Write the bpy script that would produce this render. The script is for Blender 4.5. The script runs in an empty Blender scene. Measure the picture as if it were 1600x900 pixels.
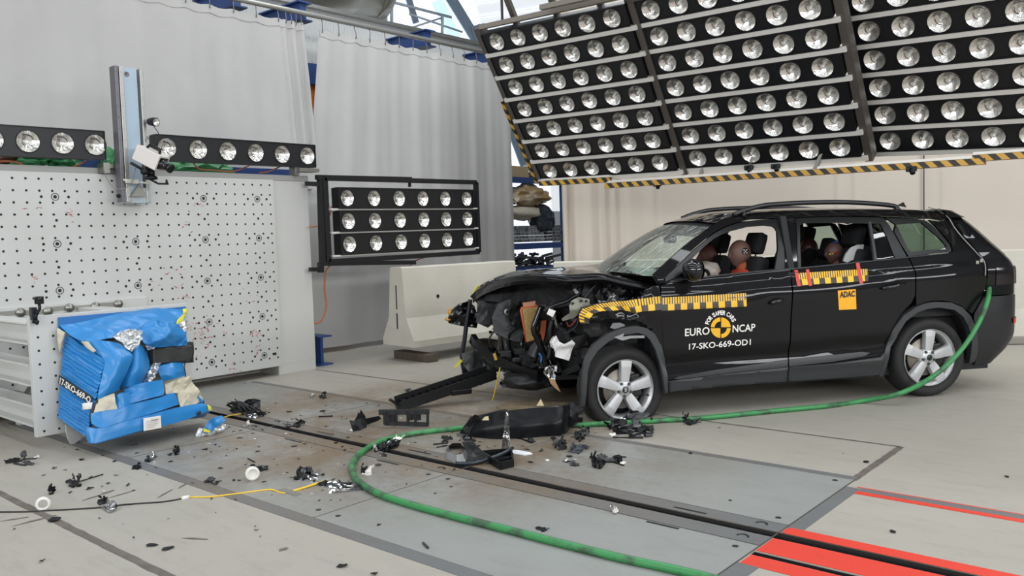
import bpy, bmesh, math, random
import numpy as np
from mathutils import Vector, Matrix, noise
from mathutils.geometry import tessellate_polygon

SC = bpy.context.scene
COL = SC.collection
PI = math.pi

# ---------------------------------------------------------------- camera
F = 1310.0                                             # focal length in pixels of the 1600 x 900 frame
CR = Vector((0.75577633, 0.65403692, -0.03221573))
CU = Vector((-0.01584682, 0.06745026, 0.99759678))
CF = Vector((-0.65463808, 0.75344952, -0.06134172))
EYE = Vector((0, 0, 1.525))
cam = bpy.data.cameras.new('camera')
cam.sensor_width = 36.0
cam.lens = F / 1600 * 36.0
cam.clip_end = 200
cam_o = bpy.data.objects.new('camera', cam)
COL.objects.link(cam_o)
m = Matrix.Identity(4)
for r in range(3):
    m[r][0], m[r][1], m[r][2], m[r][3] = CR[r], CU[r], -CF[r], EYE[r]
cam_o.matrix_world = m
SC.camera = cam_o

# ---------------------------------------------------------------- world, lights, exposure
SC.view_settings.view_transform = 'Standard'
SC.view_settings.look = 'None'
SC.view_settings.gamma = 1.0
SC.view_settings.use_curve_mapping = False
SC.view_settings.exposure = 0.03
W = bpy.data.worlds.new('hall_daylight')
SC.world = W
W.use_nodes = True
W.node_tree.nodes['Background'].inputs[0].default_value = (0.88, 0.94, 1.0, 1)
W.node_tree.nodes['Background'].inputs[1].default_value = 0.2

def area(name, loc, target, sx, sy, power, col=(1, 1, 1)):
    l = bpy.data.lights.new(name, 'AREA')
    l.shape = 'RECTANGLE'
    l.size, l.size_y = sx, sy
    l.energy = power
    l.color = col
    o = bpy.data.objects.new(name, l)
    COL.objects.link(o)
    o.location = loc
    d = Vector(target) - Vector(loc)
    o.rotation_euler = d.to_track_quat('-Z', 'Y').to_euler()
    return o
SKY = (0.93, 0.97, 1.0)
# long strips for the hall's roof lights, followed by extra added strips
for k, (yy, pw) in enumerate(((-4.5, 330), (1.5, 200), (5.4, 330))):
    area('ceiling_strip', (-4.5, yy, 8.2), (-4.5, yy + .001, 0), 16, 0.5, pw, SKY)
for xx, pw in ((4.6, 270), (8.0, 270)):
    area('ceiling_strip', (xx, 3, 8.2), (xx + .001, 3, 0), 0.4, 16, pw, SKY)  # cross strips added to draw bright streaks on the car side
area('ceiling_strip', (-7.4, 8.8, 8.2), (-9.4, 10.6, 1.5), 1.2, 4, 150, SKY)  # extra strip added to brighten the folded grey curtain
area('ceiling_strip', (-1.0, 9.9, 8.2), (-1.0, 9.901, 0), 13, .5, 420, SKY)  # extra strip added to brighten floor and drape beyond the lamp panels
area('fill_band', (12.0, 2.0, 4.6), (-4.5, 4.5, 1.2), 17, 1.7, 1350, (.97, .98, 1.0))  # unseen band added to brighten upright faces and streak the car paint
area('fill_band', (-3.0, -10.5, 5.0), (-4.5, 6, 1.2), 16, 1.7, 1050, (.97, .98, 1.0))  # second unseen band, added as frontal fill from behind the camera

# ---------------------------------------------------------------- geometry of the frame
def ray(u, v):
    return CR * ((u - 800) / F) - CU * ((v - 450) / F) + CF
def fl(u, v, z=0.0):
    d = ray(u, v)
    return EYE + d * ((z - EYE.z) / d.z)
def wx(u, v, X):
    d = ray(u, v)
    return EYE + d * (X / d.x)
def wy(u, v, Y):
    d = ray(u, v)
    return EYE + d * (Y / d.y)
def pln(u, v, p, n):
    d = ray(u, v)
    return EYE + d * ((Vector(p) - EYE).dot(n) / d.dot(n))

# ---------------------------------------------------------------- materials
def lin(h):
    h = h.lstrip('#')
    out = []
    for i in (0, 2, 4):
        c = int(h[i:i + 2], 16) / 255
        out.append(c / 12.92 if c <= .04045 else ((c + .055) / 1.055) ** 2.4)
    return tuple(out) + (1.0,)
MATS = {}
def mat(name, hexcol, rough=.5, metal=0.0, coat=0.0, var=None, bump=None, spec=.5, emit=None):
    """procedural Principled material; var = (scale, amount[, second colour]), bump = (scale, strength)"""
    if name in MATS:
        return MATS[name]
    M = bpy.data.materials.new(name)
    M.use_nodes = True
    nt = M.node_tree
    b = nt.nodes['Principled BSDF']
    b.inputs['Base Color'].default_value = lin(hexcol)
    b.inputs['Roughness'].default_value = rough
    b.inputs['Metallic'].default_value = metal
    b.inputs['Coat Weight'].default_value = coat
    b.inputs['Coat Roughness'].default_value = .03
    b.inputs['Coat IOR'].default_value = 1.32
    b.inputs['Specular IOR Level'].default_value = spec
    if emit:
        b.inputs['Emission Color'].default_value = lin(emit[0])
        b.inputs['Emission Strength'].default_value = emit[1]
    tc = nt.nodes.new('ShaderNodeTexCoord')
    if var:
        n = nt.nodes.new('ShaderNodeTexNoise')
        n.inputs['Scale'].default_value = var[0]
        n.inputs['Detail'].default_value = 6
        nt.links.new(tc.outputs['Object'], n.inputs['Vector'])
        mx = nt.nodes.new('ShaderNodeMix')
        mx.data_type = 'RGBA'
        c = Vector(lin(hexcol)[:3])
        c2 = lin(var[2]) if len(var) > 2 else tuple(c * (1 - var[1])) + (1,)
        mx.inputs[6].default_value = lin(hexcol)
        mx.inputs[7].default_value = c2
        mr = nt.nodes.new('ShaderNodeMapRange')
        mr.inputs[1].default_value, mr.inputs[2].default_value = .38, .66
        mr.inputs[4].default_value = var[1] if len(var) > 2 else 1.0
        nt.links.new(n.outputs['Fac'], mr.inputs[0])
        nt.links.new(mr.outputs[0], mx.inputs[0])
        nt.links.new(mx.outputs[2], b.inputs['Base Color'])
    if bump:
        n2 = nt.nodes.new('ShaderNodeTexNoise')
        n2.inputs['Scale'].default_value = bump[0]
        n2.inputs['Detail'].default_value = 5
        nt.links.new(tc.outputs['Object'], n2.inputs['Vector'])
        bp = nt.nodes.new('ShaderNodeBump')
        bp.inputs['Strength'].default_value = bump[1]
        bp.inputs['Distance'].default_value = .02
        nt.links.new(n2.outputs['Fac'], bp.inputs['Height'])
        nt.links.new(bp.outputs[0], b.inputs['Normal'])
    MATS[name] = M
    return M
def node(nt, t, **kw):
    n = nt.nodes.new(t)
    for k, v in kw.items():
        setattr(n, k, v)
    return n
def math_(nt, op, a, b=None):
    n = node(nt, 'ShaderNodeMath', operation=op)
    for i, x in enumerate((a, b)):
        if x is None:
            continue
        if isinstance(x, (int, float)):
            n.inputs[i].default_value = x
        else:
            nt.links.new(x, n.inputs[i])
    return n.outputs[0]
def mix_(nt, f, a, b):
    n = node(nt, 'ShaderNodeMix', data_type='RGBA')
    for i, x in ((0, f), (6, a), (7, b)):
        if isinstance(x, (int, float)):
            n.inputs[i].default_value = x
        elif isinstance(x, tuple):
            n.inputs[i].default_value = x
        else:
            nt.links.new(x, n.inputs[i])
    return n.outputs[2]
def noise_(nt, vec, scale, detail=6, rough=.55, lo=.4, hi=.65, stretch=None):
    if stretch:
        mp = node(nt, 'ShaderNodeMapping')
        mp.inputs['Scale'].default_value = stretch
        nt.links.new(vec, mp.inputs[0])
        vec = mp.outputs[0]
    n = node(nt, 'ShaderNodeTexNoise')
    n.inputs['Scale'].default_value = scale
    n.inputs['Detail'].default_value = detail
    n.inputs['Roughness'].default_value = rough
    nt.links.new(vec, n.inputs['Vector'])
    mr = node(nt, 'ShaderNodeMapRange')
    mr.inputs[1].default_value, mr.inputs[2].default_value = lo, hi
    nt.links.new(n.outputs['Fac'], mr.inputs[0])
    return mr.outputs[0]
def newmat(name, rough=.5, metal=0.0):
    M = bpy.data.materials.new(name)
    M.use_nodes = True
    b = M.node_tree.nodes['Principled BSDF']
    b.inputs['Roughness'].default_value = rough
    b.inputs['Metallic'].default_value = metal
    MATS[name] = M
    return M, M.node_tree, b

def floor_mat(name, base, worn, dirt, dirt_amt, rough, cx=None, spec=.4):
    """painted concrete / steel: cloudy tone, drawn-out scuffs, brown dirt in its own patches around the crash spot"""
    M, nt, b = newmat(name, rough)
    b.inputs['Specular IOR Level'].default_value = spec
    P = node(nt, 'ShaderNodeNewGeometry').outputs['Position']
    cloud = noise_(nt, P, .9, 5, .6, .3, .75)
    scuff = noise_(nt, P, 3.0, 8, .7, .5, .78, (1.0, 3.2, 1))
    col = mix_(nt, math_(nt, 'MULTIPLY', cloud, .6), lin(base), lin(worn))
    col = mix_(nt, math_(nt, 'MULTIPLY', scuff, .35), col, lin(dirt))
    if cx:
        d = node(nt, 'ShaderNodeVectorMath', operation='DISTANCE')
        mp = node(nt, 'ShaderNodeMapping')
        mp.inputs['Scale'].default_value = (cx[3], cx[4], 1)
        nt.links.new(P, mp.inputs[0])
        nt.links.new(mp.outputs[0], d.inputs[0])
        d.inputs[1].default_value = (cx[0] * cx[3], cx[1] * cx[4], 0)
        near = node(nt, 'ShaderNodeMapRange', interpolation_type='SMOOTHSTEP')
        near.inputs[1].default_value, near.inputs[2].default_value = cx[2], cx[2] * .4
        nt.links.new(d.outputs['Value'], near.inputs[0])
        patch = noise_(nt, P, 1.7, 9, .68, .33, .60)
        col = mix_(nt, math_(nt, 'MULTIPLY', math_(nt, 'MULTIPLY', near.outputs[0], patch), dirt_amt), col, lin('#75644f'))
        fine = noise_(nt, P, 12, 7, .75, .5, .68)
        col = mix_(nt, math_(nt, 'MULTIPLY', math_(nt, 'MULTIPLY', near.outputs[0], fine), dirt_amt * .6), col, lin('#4c443c'))
    nt.links.new(col, b.inputs['Base Color'])
    n = noise_(nt, P, 60, 4, .6, .3, .7)
    bp = node(nt, 'ShaderNodeBump')
    bp.inputs['Strength'].default_value = .08
    bp.inputs['Distance'].default_value = .01
    nt.links.new(n, bp.inputs['Height'])
    nt.links.new(bp.outputs[0], b.inputs['Normal'])
    return M
CONC = floor_mat('floor_concrete', '#a6a197', '#99958a', '#77726a', .9, .55, (-5.2, 5.4, 1.6, .7, 1))
STEEL = floor_mat('floor_steel', '#939592', '#868885', '#716c65', .95, .38, (-5.3, 4.5, 2.5, .74, 1))
STRIP = floor_mat('floor_strip', '#6d6f70', '#616263', '#504b46', .9, .45, (-5.3, 4.2, 2.3, .62, 1))
RED = floor_mat('floor_red', '#d9402f', '#d03a2c', '#a3483c', .35, .45)
DARK = mat('slot_black', '#17161a', .5)
JOINT = mat('joint', '#5b544e', .7, var=(9, .5, '#7a7268'))

# paint, metal, cloth
WHITE = mat('white_steel', '#c3c4c1', .45, var=(1.3, .5, '#b6b7b3'))
WHITE2 = mat('white_block', '#c6c6c2', .55, var=(.8, .6, '#b9b9b5'))
BLACKM = mat('black_metal', '#101115', .42)
BLACKP = mat('black_plastic', '#0e0f11', .36, var=(8, .5, '#15161a'), spec=.3)
BLACKG = mat('black_gloss_plastic', '#0c0d10', .18)
GREYP = mat('grey_plastic', '#3a3c3f', .5)
ALU = mat('aluminium', '#b9b8b4', .35, .9)
ALUW = mat('aluminium_profile', '#dcdad4', .4, .15)
STEELD = mat('dark_steel', '#77757a', .45, .7)
CHROME = mat('chrome', '#d8dadd', .08, 1.0)
BLUEB = mat('blue_beam', '#28447c', .45)
BRKT = mat('zinc', '#9a9a92', .4, .9)
ORANGE = mat('orange_paint', '#e07b23', .45, var=(2.0, .5, '#c9661c'))
CABLEO = mat('orange_cable', '#a5603c', .5)
WIREB = mat('black_wire', '#1b1b1d', .5)
YEL = mat('yellow_plastic', '#e3bb2e', .5)
PALE = mat('pale_plastic', '#dcdad2', .5)
BEIGE = mat('beige_foam', '#cdbf98', .7)
CRET = mat('barrier_concrete', '#c5c1b5', .8, var=(1.6, .6, '#b3aea1'), bump=(25, .25))
WOOD = mat('old_wood', '#5d5347', .8, var=(12, .6, '#443c33'))
CLEAR = mat('clear_plastic_grey', '#8f8f8d', .15)

# ---------------------------------------------------------------- mesh builder
WM = {}
def kidsdict(o, label=None, cat=None, group=None, kind=None):
    if label: o['label'] = label
    if cat: o['category'] = cat
    if group: o['group'] = group
    if kind: o['kind'] = kind
    return o
def thing(name, label, cat, loc=(0, 0, 0), rot=None, group=None, kind=None):
    o = bpy.data.objects.new(name, None)
    o.empty_display_size = .1
    COL.objects.link(o)
    M = Matrix.Translation(Vector(loc))
    if rot is not None:
        M = M @ (rot.to_4x4() if not isinstance(rot, (int, float)) else Matrix.Rotation(rot, 4, 'Z'))
    o.matrix_world = M
    WM[o] = M
    return kidsdict(o, label, cat, group, kind)

class MB:
    def __init__(s):
        s.bm = bmesh.new()
        s.mi = 0
        s.custom = {}
    def _f(s, vs, smooth=False):
        try:
            f = s.bm.faces.new(vs)
            f.material_index = s.mi
            f.smooth = smooth
            return f
        except ValueError:
            return None
    def corners(s, p):
        """8 corners, bottom 4 ccw then top 4"""
        v = [s.bm.verts.new(Vector(q)) for q in p]
        for q in ((3, 2, 1, 0), (4, 5, 6, 7), (0, 1, 5, 4), (1, 2, 6, 5), (2, 3, 7, 6), (3, 0, 4, 7)):
            s._f([v[i] for i in q])
        return s
    def box(s, c, d, rot=None, bev=0):
        c = Vector(c)
        h = Vector(d) / 2
        pts = [Vector((sx * h.x, sy * h.y, sz * h.z)) for sz in (-1, 1) for sx, sy in ((-1, -1), (1, -1), (1, 1), (-1, 1))]
        if rot is not None:
            pts = [rot @ p for p in pts]
        n0 = len(s.bm.verts)
        s.corners([c + p for p in pts])
        if bev:
            s.bm.verts.ensure_lookup_table()
            vs = s.bm.verts[n0:]
            es = list({e for v in vs for e in v.link_edges})
            r = bmesh.ops.bevel(s.bm, geom=es, offset=bev, segments=2, affect='EDGES', profile=.6)
            for f in r['faces']:
                f.material_index = s.mi
        return s
    def span(s, a, b, bev=0):
        a, b = Vector(a), Vector(b)
        return s.box((a + b) / 2, [abs(x) for x in (b - a)], None, bev)
    def bar(s, a, b, w, h, up=(0, 0, 1), bev=0):
        a, b = Vector(a), Vector(b)
        d = (b - a)
        L = d.length
        x = d.normalized()
        y = Vector(up).cross(x)
        if y.length < 1e-4:
            y = Vector((0, 1, 0)).cross(x)
        y.normalize()
        z = x.cross(y)
        return s.box((a + b) / 2, (L, w, h), Matrix((x, y, z)).transposed(), bev)
    def tube(s, pts, r, seg=8, cap=True, smooth=True):
        pts = [Vector(p) for p in pts]
        rings = []
        up = None
        for i, p in enumerate(pts):
            t = (pts[min(i + 1, len(pts) - 1)] - pts[max(i - 1, 0)])
            if t.length < 1e-9:
                t = Vector((0, 0, 1))
            t.normalize()
            if up is None:
                up = Vector((0, 0, 1)) if abs(t.z) < .9 else Vector((1, 0, 0))
            a = up - t * up.dot(t)
            if a.length < 1e-6:
                a = t.orthogonal()
            a.normalize()
            up = a
            b = t.cross(a)
            rr = r[i] if isinstance(r, (list, tuple)) else r
            rings.append([s.bm.verts.new(p + (a * math.cos(q) + b * math.sin(q)) * rr) for q in [2 * PI * k / seg for k in range(seg)]])
        for i in range(len(rings) - 1):
            for k in range(seg):
                s._f([rings[i][k], rings[i][(k + 1) % seg], rings[i + 1][(k + 1) % seg], rings[i + 1][k]], smooth)
        if cap:
            s._f(rings[0][::-1])
            s._f(rings[-1])
        return s
    def lathe(s, prof, c, axis, seg=24, smooth=True, close=False):
        """prof = [(radius, distance along axis)]"""
        c = Vector(c)
        ax = Vector(axis).normalized()
        a = ax.orthogonal().normalized()
        b = ax.cross(a)
        rings = []
        for rr, h in prof:
            if rr < 1e-6:
                rings.append([s.bm.verts.new(c + ax * h)])
            else:
                rings.append([s.bm.verts.new(c + ax * h + (a * math.cos(2 * PI * k / seg) + b * math.sin(2 * PI * k / seg)) * rr) for k in range(seg)])
        n = len(rings)
        for i in range(n if close else n - 1):
            A, B = rings[i], rings[(i + 1) % n]
            for k in range(seg):
                k2 = (k + 1) % seg
                if len(A) == 1 and len(B) == 1:
                    continue
                if len(A) == 1:
                    s._f([A[0], B[k2], B[k]], smooth)
                elif len(B) == 1:
                    s._f([A[k], A[k2], B[0]], smooth)
                else:
                    s._f([A[k], A[k2], B[k2], B[k]], smooth)
        return s
    def prism(s, pts, vec):
        pts = [Vector(p) for p in pts]
        vec = Vector(vec)
        a = [s.bm.verts.new(p) for p in pts]
        b = [s.bm.verts.new(p + vec) for p in pts]
        for t in tessellate_polygon([pts]):
            s._f([a[i] for i in t])
            s._f([b[i] for i in reversed(t)])
        n = len(pts)
        for i in range(n):
            s._f([a[i], b[i], b[(i + 1) % n], a[(i + 1) % n]])
        return s
    def grid(s, rows, smooth=True, closed=False):
        vs = [[s.bm.verts.new(Vector(p)) for p in r] for r in rows]
        for i in range(len(vs) - 1):
            n = len(vs[i])
            for j in range(n if closed else n - 1):
                j2 = (j + 1) % n
                s._f([vs[i][j], vs[i][j2], vs[i + 1][j2], vs[i + 1][j]], smooth)
        return vs
    def blob(s, c, r, sub=2, amp=0, seed=0, scale=3, smooth=True):
        q = bmesh.ops.create_icosphere(s.bm, subdivisions=sub, radius=1)
        r = Vector(r) if not isinstance(r, (int, float)) else Vector((r, r, r))
        for v in q['verts']:
            k = 1 + amp * noise.noise(v.co * scale + Vector((seed * 7.1, seed * 3.3, 0)))
            v.co = Vector((v.co.x * r.x, v.co.y * r.y, v.co.z * r.z)) * k + Vector(c)
            for f in v.link_faces:
                f.material_index = s.mi
                f.smooth = smooth
        return s
    def plate(s, pts, th=.006, cell=.05, amp=0.0, nsc=6.0, seed=0, smooth=False):
        """polygon of 3-D points (may be warped) filled, cut into cells, crumpled and given thickness"""
        pts = [Vector(p) for p in pts]
        n = Vector()
        for i, p in enumerate(pts):
            q = pts[(i + 1) % len(pts)]
            n += Vector(((p.y - q.y) * (p.z + q.z), (p.z - q.z) * (p.x + q.x), (p.x - q.x) * (p.y + q.y)))
        n.normalize()
        o = sum(pts, Vector()) / len(pts)
        ax = n.orthogonal().normalized()
        ay = n.cross(ax)
        q2 = [((p - o).dot(ax), (p - o).dot(ay), (p - o).dot(n)) for p in pts]
        b = bmesh.new()
        vs = [b.verts.new((x, y, 0)) for x, y, h in q2]
        for t in tessellate_polygon([[Vector((x, y, 0)) for x, y, h in q2]]):
            try:
                b.faces.new([vs[i] for i in t])
            except ValueError:
                pass
        for k in (0, 1):
            lo, hi = min(q[k] for q in q2), max(q[k] for q in q2)
            c = lo + cell
            while c < hi - cell * .2:
                pl = Vector((0, 0, 0))
                pl[k] = c
                nn = Vector((0, 0, 0))
                nn[k] = 1
                bmesh.ops.bisect_plane(b, geom=b.verts[:] + b.edges[:] + b.faces[:], plane_co=pl, plane_no=nn)
                c += cell
        sd = Vector((seed * 3.7, seed * 1.9, seed * 5.3))
        tot = max(abs(q[2]) for q in q2)
        for v in b.verts:
            h = 0
            if tot > 1e-5:
                ws = [(1 / ((v.co.x - x) ** 2 + (v.co.y - y) ** 2 + 1e-7), z) for x, y, z in q2]
                h = sum(w * z for w, z in ws) / sum(w for w, z in ws)
            if amp:
                h += amp * (noise.noise(v.co * nsc + sd) + .5 * noise.noise(v.co * nsc * 2.3 + sd))
            v.co.z = h
        bmesh.ops.recalc_face_normals(b, faces=b.faces)
        mp = {}
        for top in (1, 0):
            for v in b.verts:
                mp[(v, top)] = s.bm.verts.new(o + ax * v.co.x + ay * v.co.y + n * (v.co.z - (0 if top else th)))
        for f in b.faces:
            s._f([mp[(v, 1)] for v in f.verts], smooth)
            s._f([mp[(v, 0)] for v in reversed(f.verts)], smooth)
        for e in b.edges:
            if len(e.link_faces) == 1:
                s._f([mp[(e.verts[0], 1)], mp[(e.verts[1], 1)], mp[(e.verts[1], 0)], mp[(e.verts[0], 0)]])
        b.free()
        return s
    def build(s, name, mats, parent=None, local=False, **tags):
        bm = s.bm
        bmesh.ops.recalc_face_normals(bm, faces=bm.faces) if not s.custom else None
        me = bpy.data.meshes.new(name)
        M = WM.get(parent) if parent is not None else None
        org = None
        if parent is None and bm.verts:
            lo = Vector([min(v.co[k] for v in bm.verts) for k in range(3)])
            hi = Vector([max(v.co[k] for v in bm.verts) for k in range(3)])
            org = Vector(((lo.x + hi.x) / 2, (lo.y + hi.y) / 2, lo.z))
            for v in bm.verts:
                v.co -= org
        elif M is not None and not local:
            Mi = M.inverted()
            for v in bm.verts:
                v.co = Mi @ v.co
        bm.to_mesh(me)
        bm.free()
        for mm in (mats if isinstance(mats, (list, tuple)) else [mats]):
            me.materials.append(mm)
        o = bpy.data.objects.new(name, me)
        COL.objects.link(o)
        if org is not None:
            o.location = org
        if parent is not None:
            o.parent = parent
            WM[o] = M
        return kidsdict(o, **tags)
def struct(name, mb, m):
    return mb.build(name, m, None, kind='structure')
def copy_kid(o, parent, mw=None):
    c = o.copy()
    COL.objects.link(c)
    c.parent = parent
    if mw is not None:
        c.matrix_local = mw
    return c
def lerp(a, b, t):
    return a + (b - a) * t
def spline(pts, n):
    """Catmull-Rom through points"""
    pts = [Vector(p) for p in pts]
    P = [pts[0] * 2 - pts[1]] + pts + [pts[-1] * 2 - pts[-2]]
    out = []
    for i in range(1, len(P) - 2):
        for k in range(n):
            t = k / n
            a, b, c, d = P[i - 1], P[i], P[i + 1], P[i + 2]
            out.append(.5 * ((2 * b) + (c - a) * t + (2 * a - 5 * b + 4 * c - d) * t * t + (3 * b - a - 3 * c + d) * t ** 3))
    out.append(pts[-1])
    return out

# ================================================================ THE SETTING
# floor: concrete with two guide-rail slots
S1A, S1B, S2A, S2B = 3.875, 3.945, 3.615, 3.665
fb = MB()
def slab(b, x0, x1, y0, y1, z1=0.0, z0=-.25):
    b.span((x0, y0, z0), (x1, y1, z1))
slab(fb, -22, 12, -12, S2A)
slab(fb, -22, -1.715, S2A, S1A)
slab(fb, -1.715, 12, S2B, S1A)
slab(fb, -22, 12, S1B, 24)
fb.span((-22, S2A - .05, -.30), (12, S1B + .05, -.10))
struct('floor', fb, CONC)
g = MB()
g.span((-22, S1A - .002, -.12), (12, S1A + .003, -.006))
g.span((-22, S1B - .003, -.12), (12, S1B + .002, -.006))
g.span((-22, S1A, -.12), (12, S1B, -.09))
g.span((-1.715, S2A, -.12), (12, S2B, -.09))
g.span((-1.712, S2A - .002, -.12), (12, S2A + .003, -.005))
g.span((-1.712, S2B - .003, -.12), (12, S2B + .002, -.005))
g.span((-1.716, S2A, -.12), (-1.711, S2B, -.005))
struct('trim_1', g, DARK)
g = MB()
g.span((-8.35, S1B - .004, -.012), (12, S1B + .010, .004))
struct('trim_2', g, mat('rail_steel', '#8a8784', .25, .9))
# steel cover plates each side of the rail
PX = [-8.38, -6.1, -3.86, -1.72]
for i in range(3):
    for y0, y1 in ((2.70, 3.735), (4.085, 5.055)):
        g = MB()
        g.span((PX[i] + .004, y0 + .004, 0), (PX[i + 1] - .004, y1 - .004, .003))
        for hx, hy in ((.1, .09), (.1, y1 - y0 - .09)):
            pass
        struct('floor_plate', g, STEEL)
    for y0, y1 in ((3.741, S1A), (S1B + .011, 4.079)):
        g = MB()
        g.span((PX[i] + .003, y0, 0), (PX[i + 1] - .003, y1, .0035))
        struct('floor_plate', g, STRIP)
g = MB()                                                # slots and bolt holes in the plates
random.seed(5)
for i in range(3):
    for X in (PX[i] + .09, PX[i + 1] - .09):
        for y in (2.80, 3.66, 4.16, 4.98):
            g.lathe([(0, .0045), (.016, .0045), (.016, .002)], (X, y, 0), (0, 0, 1), 12, False)
    for X in (PX[i + 1] - .12,):
        for y in (3.80, 4.02):
            g.tube([(X + .028 * math.cos(t), y + .028 * math.sin(t), .0035) for t in [PI * k / 8 for k in range(9)]], .006, 5)
for (u0, v0), (u1, v1) in (((1053, 793.5), (1104, 803.5)), ((1010, 816), (1061, 827)), ((590, 719), (622, 727)), ((446, 686), (471, 692)), ((640, 703), (672, 711)), ((496, 675), (521, 680.5))):
    p, q = fl(u0, v0), fl(u1, v1)
    yy = (p.y + q.y) / 2
    g.span((p.x, yy - .010, .003), (q.x, yy + .010, .0046))
struct('floor_plate_holes', g, DARK)
g = MB()
for i in range(4):
    g.span((PX[i] - .003, 2.7, .0005), (PX[i] + .003, 5.055, .0038))
g.span((PX[0], 3.735, .0005), (PX[3], 3.741, .0038))
g.span((PX[0], 4.079, .0005), (PX[3], 4.085, .0038))
struct('floor_plate_seams', g, mat('seam', '#4a4946', .6))
g = MB()
g.span((-8.3, 2.612, 0), (-1.6, 2.70, .0025))
g.span((-1.715, 2.70, 0), (-1.612, 3.487, .0026))
g.span((-1.715, 4.05, 0), (-1.635, 4.90, .0026))
g.span((-8.3, 5.06, 0), (-1.72, 5.125, .0026))
struct('floor_border', g, STRIP)
g = MB()
random.seed(2)
def joint(a, b, w, n=60):
    """dark joint between concrete slabs, edges slightly broken"""
    a, b = Vector(a), Vector(b)
    d = (b - a).normalized()
    s_ = Vector((-d.y, d.x, 0))
    A, B = [], []
    for i in range(n + 1):
        p = a.lerp(b, i / n)
        A.append(g.bm.verts.new(p + s_ * (w / 2 + random.uniform(-.06, .10) * w) + Vector((0, 0, .002))))
        B.append(g.bm.verts.new(p - s_ * (w / 2 + random.uniform(-.06, .10) * w) + Vector((0, 0, .002))))
    for i in range(n):
        g._f([B[i], B[i + 1], A[i + 1], A[i]])
joint((-12, 1.80, 0), (2, 1.80, 0), .045, 200)
joint((-8.4, 6.0, 0), (-1.735, 6.0, 0), .022, 120)
joint((-1.73, 5.05, 0), (-1.73, 6.0, 0), .045, 40)
struct('floor_joints', g, JOINT)
g = MB()
def paint(x0, x1, y0, y1, z=.0022, r=.0):
    g.prism([(x0 + r, y0, z), (x1, y0, z), (x1, y1, z), (x0 + r, y1, z), (x0, y1 - r, z), (x0, y0 + r, z)], (0, 0, -.0015))
paint(-1.71, 6, 3.957, 4.052, .0042, .02)
paint(-1.71, 6, S2B + .006, S1A - .006)
paint(-1.705, 6, 3.487, S2A - .006)
paint(-1.64, 6, 4.795, 4.848)
paint(-1.66, 6, 4.918, 4.932)
struct('floor_marking', g, RED)
g = MB()
g.span((-1.635, 4.848, 0), (6, 4.918, .0021))
g.span((-1.71, 3.945, 0), (6, 3.985, .003))
struct('floor_trim', g, STRIP)
# scuffs on the floor at left
g = MB()
for (u0, v0), (u1, v1), w in (((0, 815), (45, 808), .012), ((18, 823), (88, 805), .014), ((128, 783), (158, 773), .012), ((155, 774), (178, 766), .016),
                              ((168, 779), (212, 766), .010), ((245, 779), (269, 765), .008), ((278, 764), (294, 754), .010), ((283, 841), (325, 843), .012), ((436, 862), (448, 856), .02)):
    a, b = fl(u0, v0), fl(u1, v1)
    d = (b - a).normalized()
    q = Vector((-d.y, d.x, 0)) * w
    k = Vector((0, 0, .0022))
    g.prism([a + k, a.lerp(b, .5) - q + k, b - q * .6 + k, b + q * .3 + k, a.lerp(b, .4) + q + k], (0, 0, -.001))
struct('floor_scuffs', g, JOINT)

# ceiling of the hall (above the frame)
g = MB()
g.span((-24, -12, 9.0), (12, 24, 9.3))
struct('ceiling', g, mat('ceiling_grey', '#6f7276', .7))

# skylight glazing behind: sky-lit window with blue-grey beams
nW = Vector((.80, -.55, -.25)).normalized()
W0 = wx(700, 60, -17)
def win(u, v, off=0.0):
    return pln(u, v, W0 + nW * off, nW)
g = MB()
g.prism([win(555, -60), win(1010, -60), win(1010, 330), win(790, 330), win(770, 150), win(555, 100)], -nW * .05)
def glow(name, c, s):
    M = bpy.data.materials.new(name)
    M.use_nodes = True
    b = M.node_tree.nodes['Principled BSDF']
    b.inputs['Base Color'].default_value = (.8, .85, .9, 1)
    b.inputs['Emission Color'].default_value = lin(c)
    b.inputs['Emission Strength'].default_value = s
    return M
struct('window_1', g, glow('sky_lit_glass', '#eaf4ff', 1.05))
g = MB()
bluegrey = mat('beam_bluegrey', '#8ea3ba', .5)
def wbar(a, b, w, off=.25, d=.15):
    g.bar(win(*a, off), win(*b, off), w, d, up=nW)
wbar((700, -10), (752, 75), .28)
wbar((742, 40), (822, 262), .30, .3)
wbar((636, -10), (650, 36), .16)
wbar((573, -10), (592, 40), .10)
struct('window_frame', g, bluegrey)
g = MB()
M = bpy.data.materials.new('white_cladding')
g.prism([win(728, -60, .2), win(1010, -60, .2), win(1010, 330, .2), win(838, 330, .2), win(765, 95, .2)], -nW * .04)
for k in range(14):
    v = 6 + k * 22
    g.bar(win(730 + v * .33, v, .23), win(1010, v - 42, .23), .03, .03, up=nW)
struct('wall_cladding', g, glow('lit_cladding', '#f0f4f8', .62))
# pale blue strip of sky between the panes
g = MB()
g.bar(win(682, 0, .03), win(712, 60, .03), .35, .02, up=nW)
struct('window_pane', g, glow('sky_blue_pane', '#b9e6f2', .9))
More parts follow.
